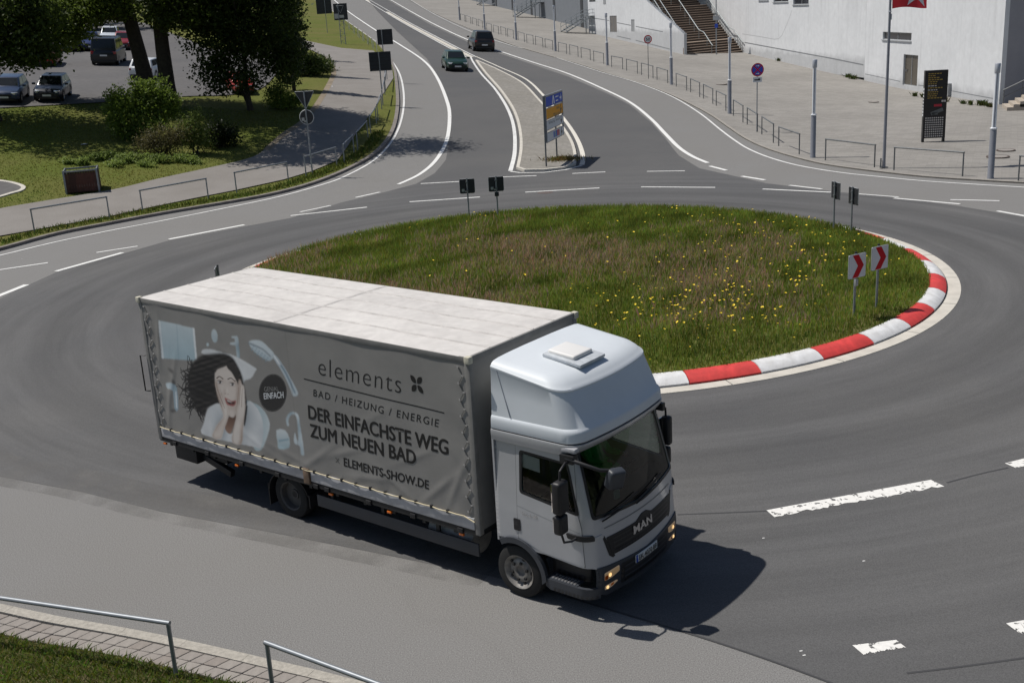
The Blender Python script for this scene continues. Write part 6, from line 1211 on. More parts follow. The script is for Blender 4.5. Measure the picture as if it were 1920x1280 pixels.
# end wall, its shade painted in as a darker grey, and roofs
yw4 = .05; o = wall_mesh('wall', bld, [(0, -1), (40, -1), (40, 13), (0, 13)], [], mat('end_wall_painted_shade', (.30, .30, .325), .85, var=.06, vscale=1.5)); put_seg(o, bld, Vector((pG.x+.02, pG.y+.01, pG.z)), yw4)
mb = MB(); mb.add([tuple(Vector((x, y, 12.9))-bld.location) for x, y in ((pG.x, pG.y), (pG.x+40, pG.y+2), (pC.x+40, pC.y+20), (pC.x-2, pC.y+14))], [(0, 1, 2, 3)]); mb.build('roof', M_GWALL, bld)
# weeds at its foot
for (x, y, s) in ((1716, 178, .25), (1729, 180, .2), (1772, 188, .3), (1806, 192, .22), (1820, 194, .25), (1838, 195, .4), (1846, 195, .35), (1855, 198, .25), (1460, 112, .4), (1600, 146, .5), (1590, 143, .4)):
    p = G(x, y+2, .1); n = 90; a = RNG.uniform(0, 6.28, n); r = np.abs(RNG.normal(0, s*.6, n)); blades('wall_weeds', p.x+r*np.cos(a)*.6, p.y+r*np.sin(a), np.full(n, p.z), RNG.uniform(.1, .3, n)*(s/.25)**.5, np.full(n, .06), np.stack([RNG.uniform(.04, .09, n), RNG.uniform(.06, .11, n), RNG.uniform(.015, .03, n)], 1), lean=.8)
# brown public stairs
M_TREAD = mat('brown_tread', (.30, .235, .185), .85, var=.15, vscale=3); M_RISER = mat('dark_riser', (.055, .042, .034), .9); M_STEEL = mat('stair_rail_grey', (.33, .36, .37), .45, metal=.4)
av = (Vector(pA)-Vector(pB)); av.z = 0; av.normalize(); wv = Vector((pC.x-pB.x, pC.y-pB.y, 0)); Wst = wv.length; wv.normalize()
stz = min(pB.z, pC.z)+.08; st = empty('public_stairs', (pB.x+.35*wv.x, pB.y+.35*wv.y, stz), 0, 'wide brown stairs with steel handrails climbing between white walls', 'stairs'); Wst -= .5
pos = Vector((0, 0, 0)); H_ = 0; R_, D_ = .25, .46
path = []
def step_(dep):
    global pos, H_
    mb = MB(); a, b = pos, pos+wv*Wst; mb.add([a+Vector((0, 0, H_-.0)), b+Vector((0, 0, H_)), b+Vector((0, 0, H_+R_-.045)), a+Vector((0, 0, H_+R_-.045))], [(0, 1, 2, 3)]); q = av*.02
    mb.build('riser', M_RISER, st)
    H_ += R_; mb = MB(); f = -av*.05; pts = [a+f, b+f, b+av*dep, a+av*dep]; mb.loft([[p+Vector((0, 0, H_-.05)) for p in pts], [p+Vector((0, 0, H_)) for p in pts]]); mb.build('tread', M_TREAD, st); path.append((pos.copy(), H_)); pos = pos+av*dep
z6 = 6
for k in range(6): step_(D_ if k < 5 else 1.5)
i1 = len(path)
for k in range(15): step_(.48 if k < 14 else 2.2)
for k in range(10): step_(.48)
def hrail(off, i0, i1, name='handrail', bal=True, low=True):
    mb = MB(); q = [path[i][0]+wv*off+Vector((0, 0, path[i][1]+.95)) for i in range(i0, i1)]; q = [q[0]-av*.3-Vector((0, 0, .1))]+q; mb.tube(q, .05, 6); o = mb.build(name, M_STEEL, st, smooth=50)
    mb = MB()
    bmn = MB(); bmn.tube([(0, 0, 0), (0, 0, .95)], .022 if bal else .035, 5); m_ = mat('baluster_grey', (.20, .22, .22), .5, metal=.4) if 'baluster_grey' not in bpy.data.materials else bpy.data.materials['baluster_grey']; b0 = None
    for i in range(i0, i1, 3 if not bal else 1):
        b = path[i][0]+wv*off+Vector((0, 0, path[i][1])); b0 = bmn.build('baluster', m_, o) if b0 is None else link('baluster', b0.data, o); b0.location = b
    if bal: mb.tube([p-Vector((0, 0, .45)) for p in q[1:]], .02, 5); mb.tube([p-Vector((0, 0, .75)) for p in q[1:]], .02, 5)
    if bal: mb.build('mid_rail', m_, o)['kind'] = 'stuff'
n_ = len(path); hrail(.05, 6, n_); hrail(Wst*.44, 0, n_, bal=False); hrail(Wst-.05, 0, n_); hrail(.9, 6, n_, bal=False)
mb = MB(); b0_, b1_ = Vector((0, 0, 0)), wv*Wst    # solid core under the flight
core = [(Vector((0, 0, 0)), -.5)]+[(p, h-.2) for p, h in path]+[(pos, H_-.2)]
mb.loft([[p+av*.05+Vector((0, 0, -1.5)), p+av*.05+Vector((0, 0, h-.06)), p+av*.05+wv*Wst+Vector((0, 0, h-.06)), p+av*.05+wv*Wst+Vector((0, 0, -1.5))] for p, h in core]); mb.build('core', M_RISER, st)
mb = MB(); mb.bb((-.35, -.1, -.3), (.0, .3, 1.1)); o = mb.build('newel', M_TREAD, st)
# back wall above the stairs so the gap closes
A5 = Vector(pB)+av*(pos.length+.6 if pos.length < 40 else 20); o = wall_mesh('wall', bld, [(.3, -1), (18, -1), (18, 18), (.3, 18)], [], M_WALL); put_seg(o, bld, Vector((A5.x, A5.y, pB.z)), math.atan2(wv.y, wv.x))
cone = empty('grey_cone', G(1408, 101, .1), 0, 'small dark grey cone shaped guard at the wall right of the brown stairs', 'guard cone'); mb = MB(); mb.lathe([(.30, 0), (.30, .06), (.24, .08), (.06, .95), (.02, 1.0)], n=14); mb.build('body', M_GWALL2, cone, smooth=40)
# stone steps at the right edge
p = G(1876, 200, .1); s2 = empty('stone_steps', p, -.30, 'pale stone steps with a dark handrail at the right edge', 'stairs'); M_STONE = mat('pale_step_stone', (.40, .35, .29), .85, var=.12, vscale=3)
for k in range(12):
    mb = MB(); mb.bb((.1+.36*k, -2.4, -.3), (8, .2, .17*(k+1))); mb.build('step', M_STONE, s2) if k == 0 else None
    if k: mb = MB(); mb.bb((.1+.36*k, -2.4, .17*k+.002), (.1+.36*(k+1)+4*(k == 11), .2, .17*(k+1))); mb.build('step', M_STONE, s2)
mb = MB(); mb.tube([(.1, .1, 1.0), (4.4, .1, 3.1)], .035, 6); mb.tube([(.1, .1, .55), (4.4, .1, 2.65)], .025, 6)
for k in range(5): mb.tube([(.15+k*1.05, .1, .1+k*.5), (.15+k*1.05, .1, 1.02+k*.51)], .03, 6)
mb.build('handrail', M_GALVD, s2)
# grey hall further back with steel stairs
gb = empty('grey_hall', (pA.x+1.5, pA.y-2, pA.z), 0, 'long grey clad hall behind the steel stairs at the top of the picture', 'building'); pg = Vector((pA.x+2.4, pA.y-1, pA.z)); pend = Vector((-8, 300, 6)); Ag, yg, Lg = wall_thing(pend, pg)
for z0, z1, m, y0 in ((-3, 5.2, M_GWALL2, 0), (5.2, 16, M_GWALL, .06)):
    mb = MB(); mb.bb((0, y0, z0), (Lg, y0+.4, z1)); o = mb.build('wall', m, gb); o.matrix_local = Matrix.Translation(Ag-gb.location)@Matrix.Rotation(yg, 4, 'Z')
mb = MB()
for k in range(6): c = Lg-14-k*19; mb.bb((c-.8, -.05, -3), (c+.8, -.002, 6.5))
o = mb.build('dark_recess', mat('dark_recess', (.03, .032, .036), .6), gb); o.matrix_local = Matrix.Translation(Ag-gb.location)@Matrix.Rotation(yg, 4, 'Z')
def steel_stair(pos_, sc, label):
    e = empty('steel_stairs', pos_, .0, label, 'stairs', 'steel stairs on the grey hall'); W2, n = 3.2, 9; wd_ = Vector((.19, -.98, 0))
    for k in range(n): mb = MB(); a = Vector((.38*k, 0, .21*(k+1))); q = [a-wd_*W2/2, a+wd_*W2/2, a+wd_*W2/2+Vector((.33, 0, 0)), a-wd_*W2/2+Vector((.33, 0, 0))]; mb.loft([[p for p in q], [p+Vector((0, 0, .05)) for p in q]]); mb.build('tread', M_GALV, e)
    mb = MB(); top = Vector((.38*n, 0, .21*n+.05)); q = [top-wd_*W2/2, top+wd_*W2/2, top+wd_*W2/2+Vector((2.6, 0, 0)), top-wd_*W2/2+Vector((2.6, 0, 0))]; mb.loft([[p for p in q], [p+Vector((0, 0, .12)) for p in q]]); mb.build('platform', M_GALVD, e); mb = MB()
    for sg in (-1, 1):
        b = wd_*(W2/2*sg); mb.tube([b+Vector((-.1, 0, 0)), b+Vector((.38*n, 0, .21*n))], .11, 4); 
        for zz in (.55, 1.05): mb.tube([b+Vector((0, 0, zz+.2)), b+Vector((.38*n, 0, .21*n+zz)), b+Vector((.38*n+2.5, 0, .21*n+zz))], .035, 5)
        for k in range(0, n+7, 2): h = .21*min(k+1, n); mb.tube([b+Vector((.38*k, 0, h)), b+Vector((.38*k, 0, h+1.05))], .03, 5)
        for xx in (.38*n+.2, .38*n+2.4): mb.tube([b+Vector((xx, 0, -1)), b+Vector((xx, 0, .21*n))], .08, 6)
    mb.build('railing', M_STEEL, e)['kind'] = 'stuff'; e.scale = (sc,)*3; return e
for (x, y), sc, l in (((1057, 61), .95, 'nearest grey steel stairs beside the white building corner'), ((966, 32), 1.05, 'middle grey steel stairs on the grey hall'), ((897, 10), 1.1, 'farthest grey steel stairs on the grey hall, at the top edge')): steel_stair(G(x, y, .1), sc, l)

# ---------------------------------------------------------------- cars
M_CGL = mat('car_glass', (.012, .015, .017), .06, spec=.5); M_CT = mat('car_tyre', (.015, .015, .015), .85); M_CR = mat('car_rim', (.35, .35, .36), .35, metal=.7); M_CBK = mat('car_trim', (.012, .012, .013), .5); M_CHL = mat('car_headlight', (.75, .77, .80), .12, metal=.6, coat=.5); M_CTL = mat('car_taillight', (.30, .008, .012), .2, coat=.5); M_CPL = mat('car_plate', (.72, .72, .70), .5)
def car(label, cat, pos_, yaw, col, style='hatch', sc=1., name='parked_car', group=None, metal=.35, lit=False):
    e = empty(name, pos_, yaw, label, cat, group); pt = mat('car_paint', col, .34, metal=metal*.4, coat=.35)
    if style == 'van': L, H, hw, belt = 4.9, 1.97, .95, 1.12; ST = [(-2.45, .42, .98, .80), (-2.38, .30, 1.10, .92), (-2.0, .24, 1.13, .95), (0, .2, 1.13, .95), (1.2, .2, 1.11, .95), (1.75, .24, 1.03, .93), (2.2, .3, .92, .86), (2.42, .4, .74, .74)]; gb_ = [(-2.40, 1.72), (-2.22, .95)]; gw = (.90, .80)
    elif style == 'suv': L, H, hw, belt = 4.35, 1.67, .92, 1.02; ST = [(-2.16, .50, .92, .74), (-2.08, .36, 1.02, .86), (-1.7, .28, 1.04, .90), (-.4, .25, 1.02, .92), (.8, .25, 1.0, .92), (1.3, .27, .98, .91), (1.85, .32, .90, .86), (2.08, .40, .78, .78), (2.17, .5, .66, .66)]; gb_ = [(-2.04, 1.12), (-1.62, .32)]; gw = (.83, .66)
    elif style == 'sedan': L, H, hw, belt = 4.7, 1.43, .91, .90; ST = [(-2.34, .42, .84, .72), (-2.25, .30, .92, .82), (-1.8, .25, .93, .88), (-.5, .2, .91, .91), (.7, .2, .90, .91), (1.3, .22, .87, .90), (1.9, .26, .76, .86), (2.22, .32, .66, .78), (2.35, .42, .56, .62)]; gb_ = [(-1.95, 1.15), (-1.05, .15)]; gw = (.80, .60)
    else: L, H, hw, belt = 4.1, 1.43, .86, .92; ST = [(-2.03, .42, .88, .70), (-1.96, .30, .94, .80), (-1.6, .25, .95, .84), (-.4, .2, .93, .86), (.7, .2, .92, .86), (1.2, .22, .89, .85), (1.7, .26, .79, .81), (1.98, .32, .70, .72), (2.06, .42, .60, .6)]; gb_ = [(-1.94, 1.0), (-1.55, .22)]; gw = (.78, .62)
    mb = MB(); rings = []
    for x, z0, z1, w in ST: rings.append([(x, -w*.9, z0), (x, -w, z0+.10), (x, -w*1.005, (z0+z1)/2), (x, -w*.98, z1-.10), (x, -w*.90, z1-.02), (x, -w*.5, z1+.012), (x, 0, z1+.02), (x, w*.5, z1+.012), (x, w*.90, z1-.02), (x, w*.98, z1-.10), (x, w*1.005, (z0+z1)/2), (x, w, z0+.10), (x, w*.9, z0)])
    mb.loft(rings); body = mb.build('body', pt, e, smooth=38)
    (xb0, xb1), (xt0, xt1) = gb_; wb, wt = gw; zb_ = belt-.04; B8 = [(xb0, -wb, zb_), (xb1, -wb*.96, zb_), (xb1, wb*.96, zb_), (xb0, wb, zb_)]; T8 = [(xt0, -wt, H-.02), (xt1, -wt*.97, H-.02), (xt1, wt*.97, H-.02), (xt0, wt, H-.02)]
    mb = MB(); mid = [tuple(Vector(a).lerp(Vector(b), .96)) for a, b in zip(B8, T8)]; mb.loft([B8, T8]); mb.build('cabin', pt, e, bevel=.07, seg=3)
    def pane(i, j, a0, a1, b0, b1, nm):
        A_, B_, C_, D_ = Vector(B8[i]), Vector(B8[j]), Vector(T8[j]), Vector(T8[i]); n = (B_-A_).cross(D_-A_).normalized(); c = (A_+B_+C_+D_)/4
        if n.dot(c-Vector((0, 0, c.z*.6))) < 0: n = -n
        f = lambda a, b: A_.lerp(B_, a).lerp(D_.lerp(C_, a), b)+n*.012; v = [f(a0, b0), f(a1, b0), f(a1, b1), f(a0, b1)]; mb = MB(); mb.add([tuple(x) for x in v], [(0, 1, 2, 3)]); mb.build(nm, M_CGL, e)
    pane(1, 2, .06, .94, .16, .90, 'windscreen'); pane(3, 0, .10, .90, .20, .84, 'rear_window')
    for i, j in ((0, 1), (2, 3)):
        lo, hi = ((.10, .52), (.55, .90)) if i == 0 else ((.10, .45), (.48, .90)); pane(i, j, *lo, .20, .88, 'side_window'); pane(i, j, *hi, .20, .88, 'side_window')
    wr_ = .33 if style != 'suv' else .36
    for sx in (L/2-.82, -L/2+.80):
        for sy in (-1, 1):
            w_ = empty('wheel', (sx, sy*(hw-.10), wr_)); w_.parent = e; mb = MB(); mb.lathe([(wr_*.62, -.10), (wr_*.93, -.10), (wr_, -.06), (wr_, .06), (wr_*.93, .10), (wr_*.62, .10)], axis='Y', n=20, caps=False); mb.build('tyre', M_CT, w_, smooth=35); mb = MB(); mb.lathe([(.01, -.075*1), (.06, -.085), (wr_*.5, -.06), (wr_*.64, -.098), (wr_*.64, .098), (wr_*.5, .06), (.06, .085), (.01, .075)], axis='Y', n=20); mb.build('rim', M_CR, w_, smooth=35)
            mb = MB(); q = [(sx+1.16*wr_*math.cos(a), sy*(hw*1.01+.004), wr_+1.16*wr_*math.sin(a)) for a in [math.radians(d) for d in range(0, 181, 12)]]; q2 = [(sx+.97*wr_*math.cos(a), sy*(hw*1.01+.004), wr_+.97*wr_*math.sin(a)) for a in [math.radians(d) for d in range(180, -1, -12)]]; mb.add(q+q2, [tuple(range(len(q+q2)))]); mb.add([(x, y-sy*.25, z) for x, y, z in q+q2], [tuple(range(len(q+q2)))]) ; mb.build('wheel_arch', M_CBK, body)
    xf, xr_ = ST[-1][0], ST[0][0]; zf_ = ST[-2][2]; wf = ST[-2][3]
    for sy in (-1, 1):
        mb = MB(); mb.box((xf-.16, sy*wf*.80, zf_-.06), (.34, wf*.36, .13), rot=Matrix.Rotation(-sy*.45, 3, 'Z')); mb.build('headlight', M_HOT if False else M_CHL, e, bevel=.03)
        mb = MB(); zr = ST[1][2]-.16; mb.box((xr_+.10, sy*ST[1][3]*.82, zr), (.22, ST[1][3]*.30, .15 if style != 'van' else .20), rot=Matrix.Rotation(sy*.3, 3, 'Z')); mb.build('taillight', M_CTL, e, bevel=.03)
        mb = MB(); mb.box((xb1-.30, sy*(hw+.10), belt+.05), (.12, .20, .13)); mb.build('mirror', pt, e, bevel=.03)
    mb = MB(); mb.box((xf-.03, 0, .50), (.12, wf*1.15, .16)); mb.box((xf-.06, 0, .30), (.14, wf*1.6, .12)); mb.build('grille', M_CBK, e, bevel=.02)
    mb = MB(); mb.box((xr_+.06, 0, .36), (.16, ST[0][3]*2.0, .16)); mb.build('rear_bumper', M_CBK, e, bevel=.02)
    mb = MB(); mb.box((xf+.025, 0, .42), (.02, .50, .11)); mb.build('number_plate', M_CPL, e); mb = MB(); mb.box((xr_-.03, 0, .58 if style != 'van' else .75), (.02, .50, .11)); mb.build('number_plate', M_CPL, e)
    mb = MB(); mb.bb((-L/2+.3, -hw+.2, .16), (L/2-.3, hw-.2, .32)); mb.build('underbody', M_CBK, e)
    e.scale = (sc,)*3; return e
def ctr(px, py, yaw, back, h=0.): p = G(px, py, h); q = p+Vector((math.cos(yaw), math.sin(yaw), 0))*back; q.z = float(Z(q.x, q.y))+h; return q
def tilt(e):                      # sit on the sloping ground
    yaw = e.rotation_euler.z; c, s = math.cos(yaw), math.sin(yaw); x, y = e.location.x, e.location.y; f = float(Z(x+c, y+s)-Z(x-c, y-s))/2; l = float(Z(x-s, y+c)-Z(x+s, y-c))/2
    e.rotation_euler = (math.atan(l), -math.atan(f), yaw)
YG = math.radians(-81); tilt(car('dark green car driving towards the roundabout on the left carriageway', 'car', ctr(858, 135, YG, -2.0, .006), YG, (.009, .036, .022), 'hatch', 1.10, 'green_car', lit=True))
YS = math.radians(99); tilt(car('dark brown SUV driving away on the right carriageway', 'car', ctr(907, 97, YS, 2.0, .006), YS, (.022, .018, .017), 'suv', 1.22, 'dark_suv'))
lot = [((90, 193), -80, 1.9, (.014, .019, .034), 'hatch', .99, 'dark blue hatchback parked at the near edge of the lot, front towards the lawn', 'car'), ((10, 197), -78, 1.9, (.022, .042, .10), 'hatch', .99, 'mid blue car cut by the left edge at the near side of the lot', 'car'), ((80, 126), 102, -1.9, (.42, .015, .015), 'hatch', 1.1, 'bright red car in the left of the lot', 'car'), ((198, 123), 99, -2.1, (.012, .012, .014), 'van', 1.1, 'black van seen from behind in the middle of the lot', 'van'), ((266, 152), 92, -1.9, (.72, .74, .76), 'hatch', 1.05, 'white hatchback seen from behind, behind the tree trunks', 'car'),
       ((172, 97), -70, 1.9, (.015, .03, .11), 'hatch', 1.1, 'deep blue car half hidden left of the black van', 'car'), ((130, 98), -70, 1.9, (.015, .015, .017), 'hatch', 1.1, 'black car half hidden by leaves between the red car and the van', 'car'), ((232, 95), -75, 1.9, (.22, .012, .02), 'hatch', 1.1, 'dark red car behind the right shoulder of the black van', 'car'), ((206, 83), -75, 1.9, (.60, .64, .68), 'hatch', 1.1, 'pale silver car showing over the roof of the black van', 'car'), ((28, 62), -70, 1.9, (.10, .17, .20), 'hatch', 1.1, 'teal grey car deep in the lot at the far left', 'car'), ((450, 172), -68, 0, (.38, .035, .012), 'hatch', .85, 'orange red car mostly hidden behind the dark tree', 'car')]
for (x, y), yd, bk, col, sty, sc, l, cat in lot:
    yw_ = math.radians(yd); tilt(car(l, cat, ctr(x, y, yw_, -bk if yd < 0 else -bk, .124), yw_, col, sty, sc, 'parked_van' if sty == 'van' else 'parked_car', 'cars in the parking lot', metal=.2))

# ---------------------------------------------------------------- trees, shrubs
M_BARK = mat('dark_bark', (.050, .040, .031), .95, var=.4, vscale=6, bump=1.0, bscale=14)
M_LEAF = mat('tree_leaves', (.05, .08, .02), .55, spec=.35, attr='col', trans=.52)
def leaves(name, blobs, n, size, parent, org, c0, c1, clump=.42, per=46, flat=.6):
    """leaf-sized faces in clumps through several ellipsoids (x,y,z,rx,ry,rz,weight)"""
    B = np.array(blobs, float); w = B[:, 6]/B[:, 6].sum(); nc = max(6, n//per); k = RNG.choice(len(B), nc, p=w); d = RNG.normal(0, 1, (nc, 3)); d /= np.linalg.norm(d, axis=1)[:, None]; r = RNG.uniform(.12, 1, nc)**.45
    C = B[k, :3]+d*r[:, None]*B[k, 3:6]; ci = RNG.integers(0, nc, n); P = C[ci]+RNG.normal(0, 1, (n, 3))*clump*np.array([1, 1, .62]); tone = RNG.uniform(0, 1, nc)[ci]*.6+RNG.uniform(0, 1, n)*.4
    nrm = RNG.normal(0, 1, (n, 3)); nrm[:, 2] = np.abs(nrm[:, 2])*flat+.35; nrm /= np.linalg.norm(nrm, axis=1)[:, None]; t = np.cross(nrm, RNG.normal(0, 1, (n, 3))); t /= np.linalg.norm(t, axis=1)[:, None]; b = np.cross(nrm, t); s = size*RNG.uniform(.6, 1.35, n)[:, None]
    V = np.empty((n, 4, 3)); V[:, 0] = P-t*s*.5; V[:, 1] = P+b*s*.30-nrm*s*.06; V[:, 2] = P+t*s*.55; V[:, 3] = P-b*s*.30-nrm*s*.06
    i = np.arange(n)*4; F = np.stack([i, i+1, i+2, i+3], 1); col = np.array(c0)+(np.array(c1)-np.array(c0))*tone[:, None]; o = npmesh(name, (V-np.array(org)).reshape(-1, 3), F, M_LEAF, parent, np.repeat(col, 4, 0)); return o
def tree(name, base, label, trunk, blobs, n, size, c0=(.026, .046, .010), c1=(.085, .125, .024), group=None, cat='tree', limbs=9, clump=.42, bark=M_BARK, per=46):
    e = empty(name, base, 0, label, cat, group); mb = MB(); mb.tube([Vector(p) for p, r in trunk], [r for p, r in trunk], 12); tr = mb.build('trunk', bark, e, smooth=60); O = np.array(base); ab = [(b[0]+O[0], b[1]+O[1], b[2]+O[2], *b[3:]) for b in blobs]
    mb = MB(); tp = [Vector(p) for p, r in trunk]
    for k in range(limbs):
        bl = blobs[int(RNG.integers(len(blobs)))]; i = int(RNG.integers(len(tp)//2, len(tp))); a = tp[i]; d = RNG.normal(0, .5, 3); q = Vector((bl[0]+d[0]*bl[3], bl[1]+d[1]*bl[4], bl[2]+d[2]*bl[5])); m1 = a.lerp(q, .45)+Vector((0, 0, .3)); r0 = trunk[i][1]*.45; mb.tube([a, m1, q], [r0, r0*.6, r0*.18], 6)
    if limbs: mb.build('limb', bark, tr, smooth=60)
    leaves('crown', ab, n, size, e, base, c0, c1, clump, per); return e
pT1, pT2 = G(283, 192, .1), G(319, 198, .1)
tree('deciduous_tree', pT1, 'left of the two thick dark trunks behind the big shrub, leaning left, leafy tree', [((0, 0, -.3), .62), ((-.1, 0, 1.2), .50), ((-.3, 0, 3.0), .44), ((-.55, 0, 5), .40), ((-.8, .2, 8), .30), ((-1, .3, 12), .12)],
     [(-1.2, 0, 9.2, 3.4, 3.8, 3.0, 2.4), (-4.9, -.8, 5.6, 2.3, 2.2, 1.5, 1.5), (-3.0, .8, 6.3, 2.2, 2.4, 1.5, 1.2), (-.9, -1.2, 6.2, 1.8, 1.5, 1.4, .9), (-1.0, 1.6, 12, 2.8, 3.0, 2.4, 1.7), (-4.3, -1.0, 4.3, 1.5, 1.5, .8, .8), (-6.3, -.6, 4.9, 1.3, 1.4, 1.0, .6)], 30000, .22, c0=(.05, .085, .016), c1=(.21, .28, .05), limbs=16)
tree('deciduous_tree', pT2, 'right of the two thick dark trunks behind the big shrub, upright leafy tree', [((0, 0, -.3), .60), ((0, 0, 1.2), .47), ((.02, 0, 3.5), .42), ((.05, .1, 6), .38), ((.2, .2, 9), .28), ((.4, .2, 13), .1)],
     [(1.5, 0, 9.5, 4.0, 4.0, 3.6, 3), (1.6, -.8, 6.2, 2.2, 2.2, 1.5, 1.2), (3.3, 0, 5.9, 2.0, 2.2, 1.6, 1.2), (0, 1.5, 11.5, 3.4, 3.2, 2.5, 2), (1.0, -1.4, 5.2, 1.2, 1.2, .9, .4), (2.5, -5.5, 10.8, 3.0, 2.6, 1.8, 2), (4.5, -3, 10.5, 2.8, 2.6, 1.8, 1.6), (2.0, -9.0, 9.4, 2.6, 1.9, 1.6, 1.5), (4.6, -8.2, 9.7, 2.4, 1.8, 1.5, 1.3)], 32000, .24, c0=(.03, .052, .011), c1=(.12, .165, .03), limbs=14)
pRT = G(470, 207, .1)
tree('small_tree', pRT, 'dense dark tree with thin forked trunk beside the footpath', [((0, 0, -.2), .22), ((-.05, 0, .6), .17), ((-.1, 0, 1.6), .14), ((0, 0, 3), .12), ((.2, 0, 5), .08), ((.3, 0, 8), .03)],
     [(.4, 0, 5.2, 3.2, 3.0, 2.6, 3), (1.9, .3, 4.6, 1.8, 2.0, 2.6, 1.6), (-1.4, -.2, 4.3, 1.8, 1.6, 2.0, 1.2), (.2, 0, 8.0, 2.6, 2.6, 2.4, 2), (2.5, .2, 2.6, .9, 1.2, 1.1, .5), (-1.6, -.6, 2.2, 1.1, .9, 1.0, .45), (.3, -.8, 1.9, 1.0, .7, .8, .25), (3.2, -5.5, 10.6, 2.6, 2.2, 1.7, 1.6), (4.9, -5.4, 11.0, 2.0, 1.8, 1.4, .9), (0, -4.5, 10.4, 2.4, 2.2, 1.7, 1.4), (2.6, .3, 6.8, 1.3, 1.4, 1.6, .8)], 42000, .20, c0=(.022, .04, .009), c1=(.075, .11, .02), limbs=14)
mbx = MB(); mbx.tube([(0, 0, 0), (-.35, .1, 1.0), (-.7, .1, 2.4)], [.11, .08, .05], 8); o = mbx.build('trunk', M_BARK, bpy.data.objects['small_tree'], smooth=60)
pLT = G(-12, 226, .1)
tree('deciduous_tree', pLT, 'tree at the left edge with only its lower crown and trunk foot showing', [((0, 0, -.3), .55), ((-.2, 0, 1), .42), ((-.5, 0, 3), .36), ((-.6, 0, 6), .28), ((-.5, 0, 10), .1)],
     [(0, 0, 8.5, 4.4, 4.4, 3.4, 3), (1.6, -.6, 4.7, 2.3, 2.0, 1.6, 2.0), (2.9, -.4, 3.5, 1.2, 1.1, .55, .5), (.4, -1.0, 3.7, 1.6, 1.4, .9, .9), (3.2, 0, 5.6, 1.4, 1.4, 1.1, .7), (-1, 1, 6, 3, 3, 2.4, 1.5)], 24000, .24, c0=(.03, .05, .011), c1=(.11, .155, .03), limbs=14)
def shrub(px, py, label, blobs, n, size, c0, c1, name='shrub', cat='shrub', clump=.22, stems=7):
    b = G(px, py, .1); e = empty(name, b, 0, label, cat); mb = MB()
    for k in range(stems): bl = blobs[int(RNG.integers(len(blobs)))]; mb.tube([(RNG.normal(0, .2), RNG.normal(0, .15), -.1), (bl[0]*.5, bl[1]*.5, bl[2]*.5), (bl[0]+RNG.normal(0, .3), bl[1], bl[2]+bl[5]*.5)], [.035, .025, .01], 5)
    mb.build('stem', M_BARK, e); O = np.array(b); leaves('foliage', [(x[0]+O[0], x[1]+O[1], x[2]+O[2], *x[3:]) for x in blobs], n, size, e, b, c0, c1, clump, 30); return e
BR = ((.09, .14, .02), (.22, .30, .05))
shrub(262, 262, 'big bright leafy shrub in front of the two thick trunks', [(-.9, .5, 2.3, .6, .5, .5, .5), (1.2, .6, 2.6, .7, .6, .6, .6), (.2, .4, 2.9, .4, .4, .4, .25), (1.9, .5, 1.9, .5, .5, .7, .4), (-1.3, .2, 1.6, .45, .4, .6, .3), (-.5, .4, 1.9, .9, .8, .8, 1), (.5, .6, 2.1, .9, .8, .8, 1), (-.7, 0, 1.1, .7, .6, .8, .7), (1.3, .6, 1.6, .8, .7, .9, .8), (0, 0, 1.3, .9, .7, .9, .8), (.9, -.2, .7, .8, .5, .6, .5), (-.4, -.3, .6, .8, .5, .5, .5)], 12000, .15, *BR)
shrub(305, 290, 'brownish twiggy shrub at the foot of the bright shrub', [(0, 0, .8, 1.2, .6, .7, 1), (.9, .1, .9, .7, .5, .8, .6), (-.8, 0, .6, .7, .5, .5, .5)], 4200, .10, (.07, .065, .028), (.16, .145, .055), stems=16)
shrub(366, 288, 'tall thin green shrub with upright shoots right of the trunks', [(0, 0, .9, .5, .4, .9, 1), (.3, 0, 1.7, .25, .25, .7, .6), (-.3, 0, 1.2, .3, .3, .8, .5), (.5, 0, .8, .3, .3, .6, .4)], 3400, .11, (.07, .105, .022), (.19, .24, .055))
shrub(410, 276, 'low very dark bush in the tree shade', [(0, 0, .7, .9, .7, .7, 1), (.5, .2, .6, .6, .6, .5, .6)], 4200, .13, (.014, .024, .006), (.035, .052, .012))
shrub(530, 204, 'bright feathery bush beside the footpath under the dark tree', [(0, 0, .5, .9, .7, .5, 1), (-.3, .3, 1.0, .6, .5, .5, .6), (.7, .2, .4, .6, .5, .35, .5)], 3800, .13, *BR)
shrub(585, 142, 'rounded bush bulging onto the footpath at its bend', [(0, 0, .7, 1.5, 1.3, .8, 1), (-.8, .5, 1.1, 1.0, 1.0, .7, .7), (-.4, 3.0, .8, 1.2, 1.4, .8, .8), (.3, 4.2, .6, .9, .9, .6, .4)], 6500, .18, (.035, .055, .012), (.10, .14, .028))
# low nettles in front of the shrubs
P = [];  R_ = np.random.default_rng(5); bl = []
for x, y, s in ((150, 308, .5), (180, 300, .6), (205, 298, .8), (230, 305, .8), (255, 300, .8), (285, 303, .8), (310, 305, .6), (340, 303, .8), (365, 306, .6), (215, 312, .6), (130, 306, .4), (275, 312, .5)): p = G(x, y, .1); bl.append((p.x, p.y, p.z+.12, .55*s+.15, .5*s, .22*s+.1, s))
o = leaves('ground_cover', bl, 9000, .11, None, (0, 0, 0), (.12, .18, .035), (.30, .38, .10), .10, 26, flat=1.5); o['kind'] = 'stuff'
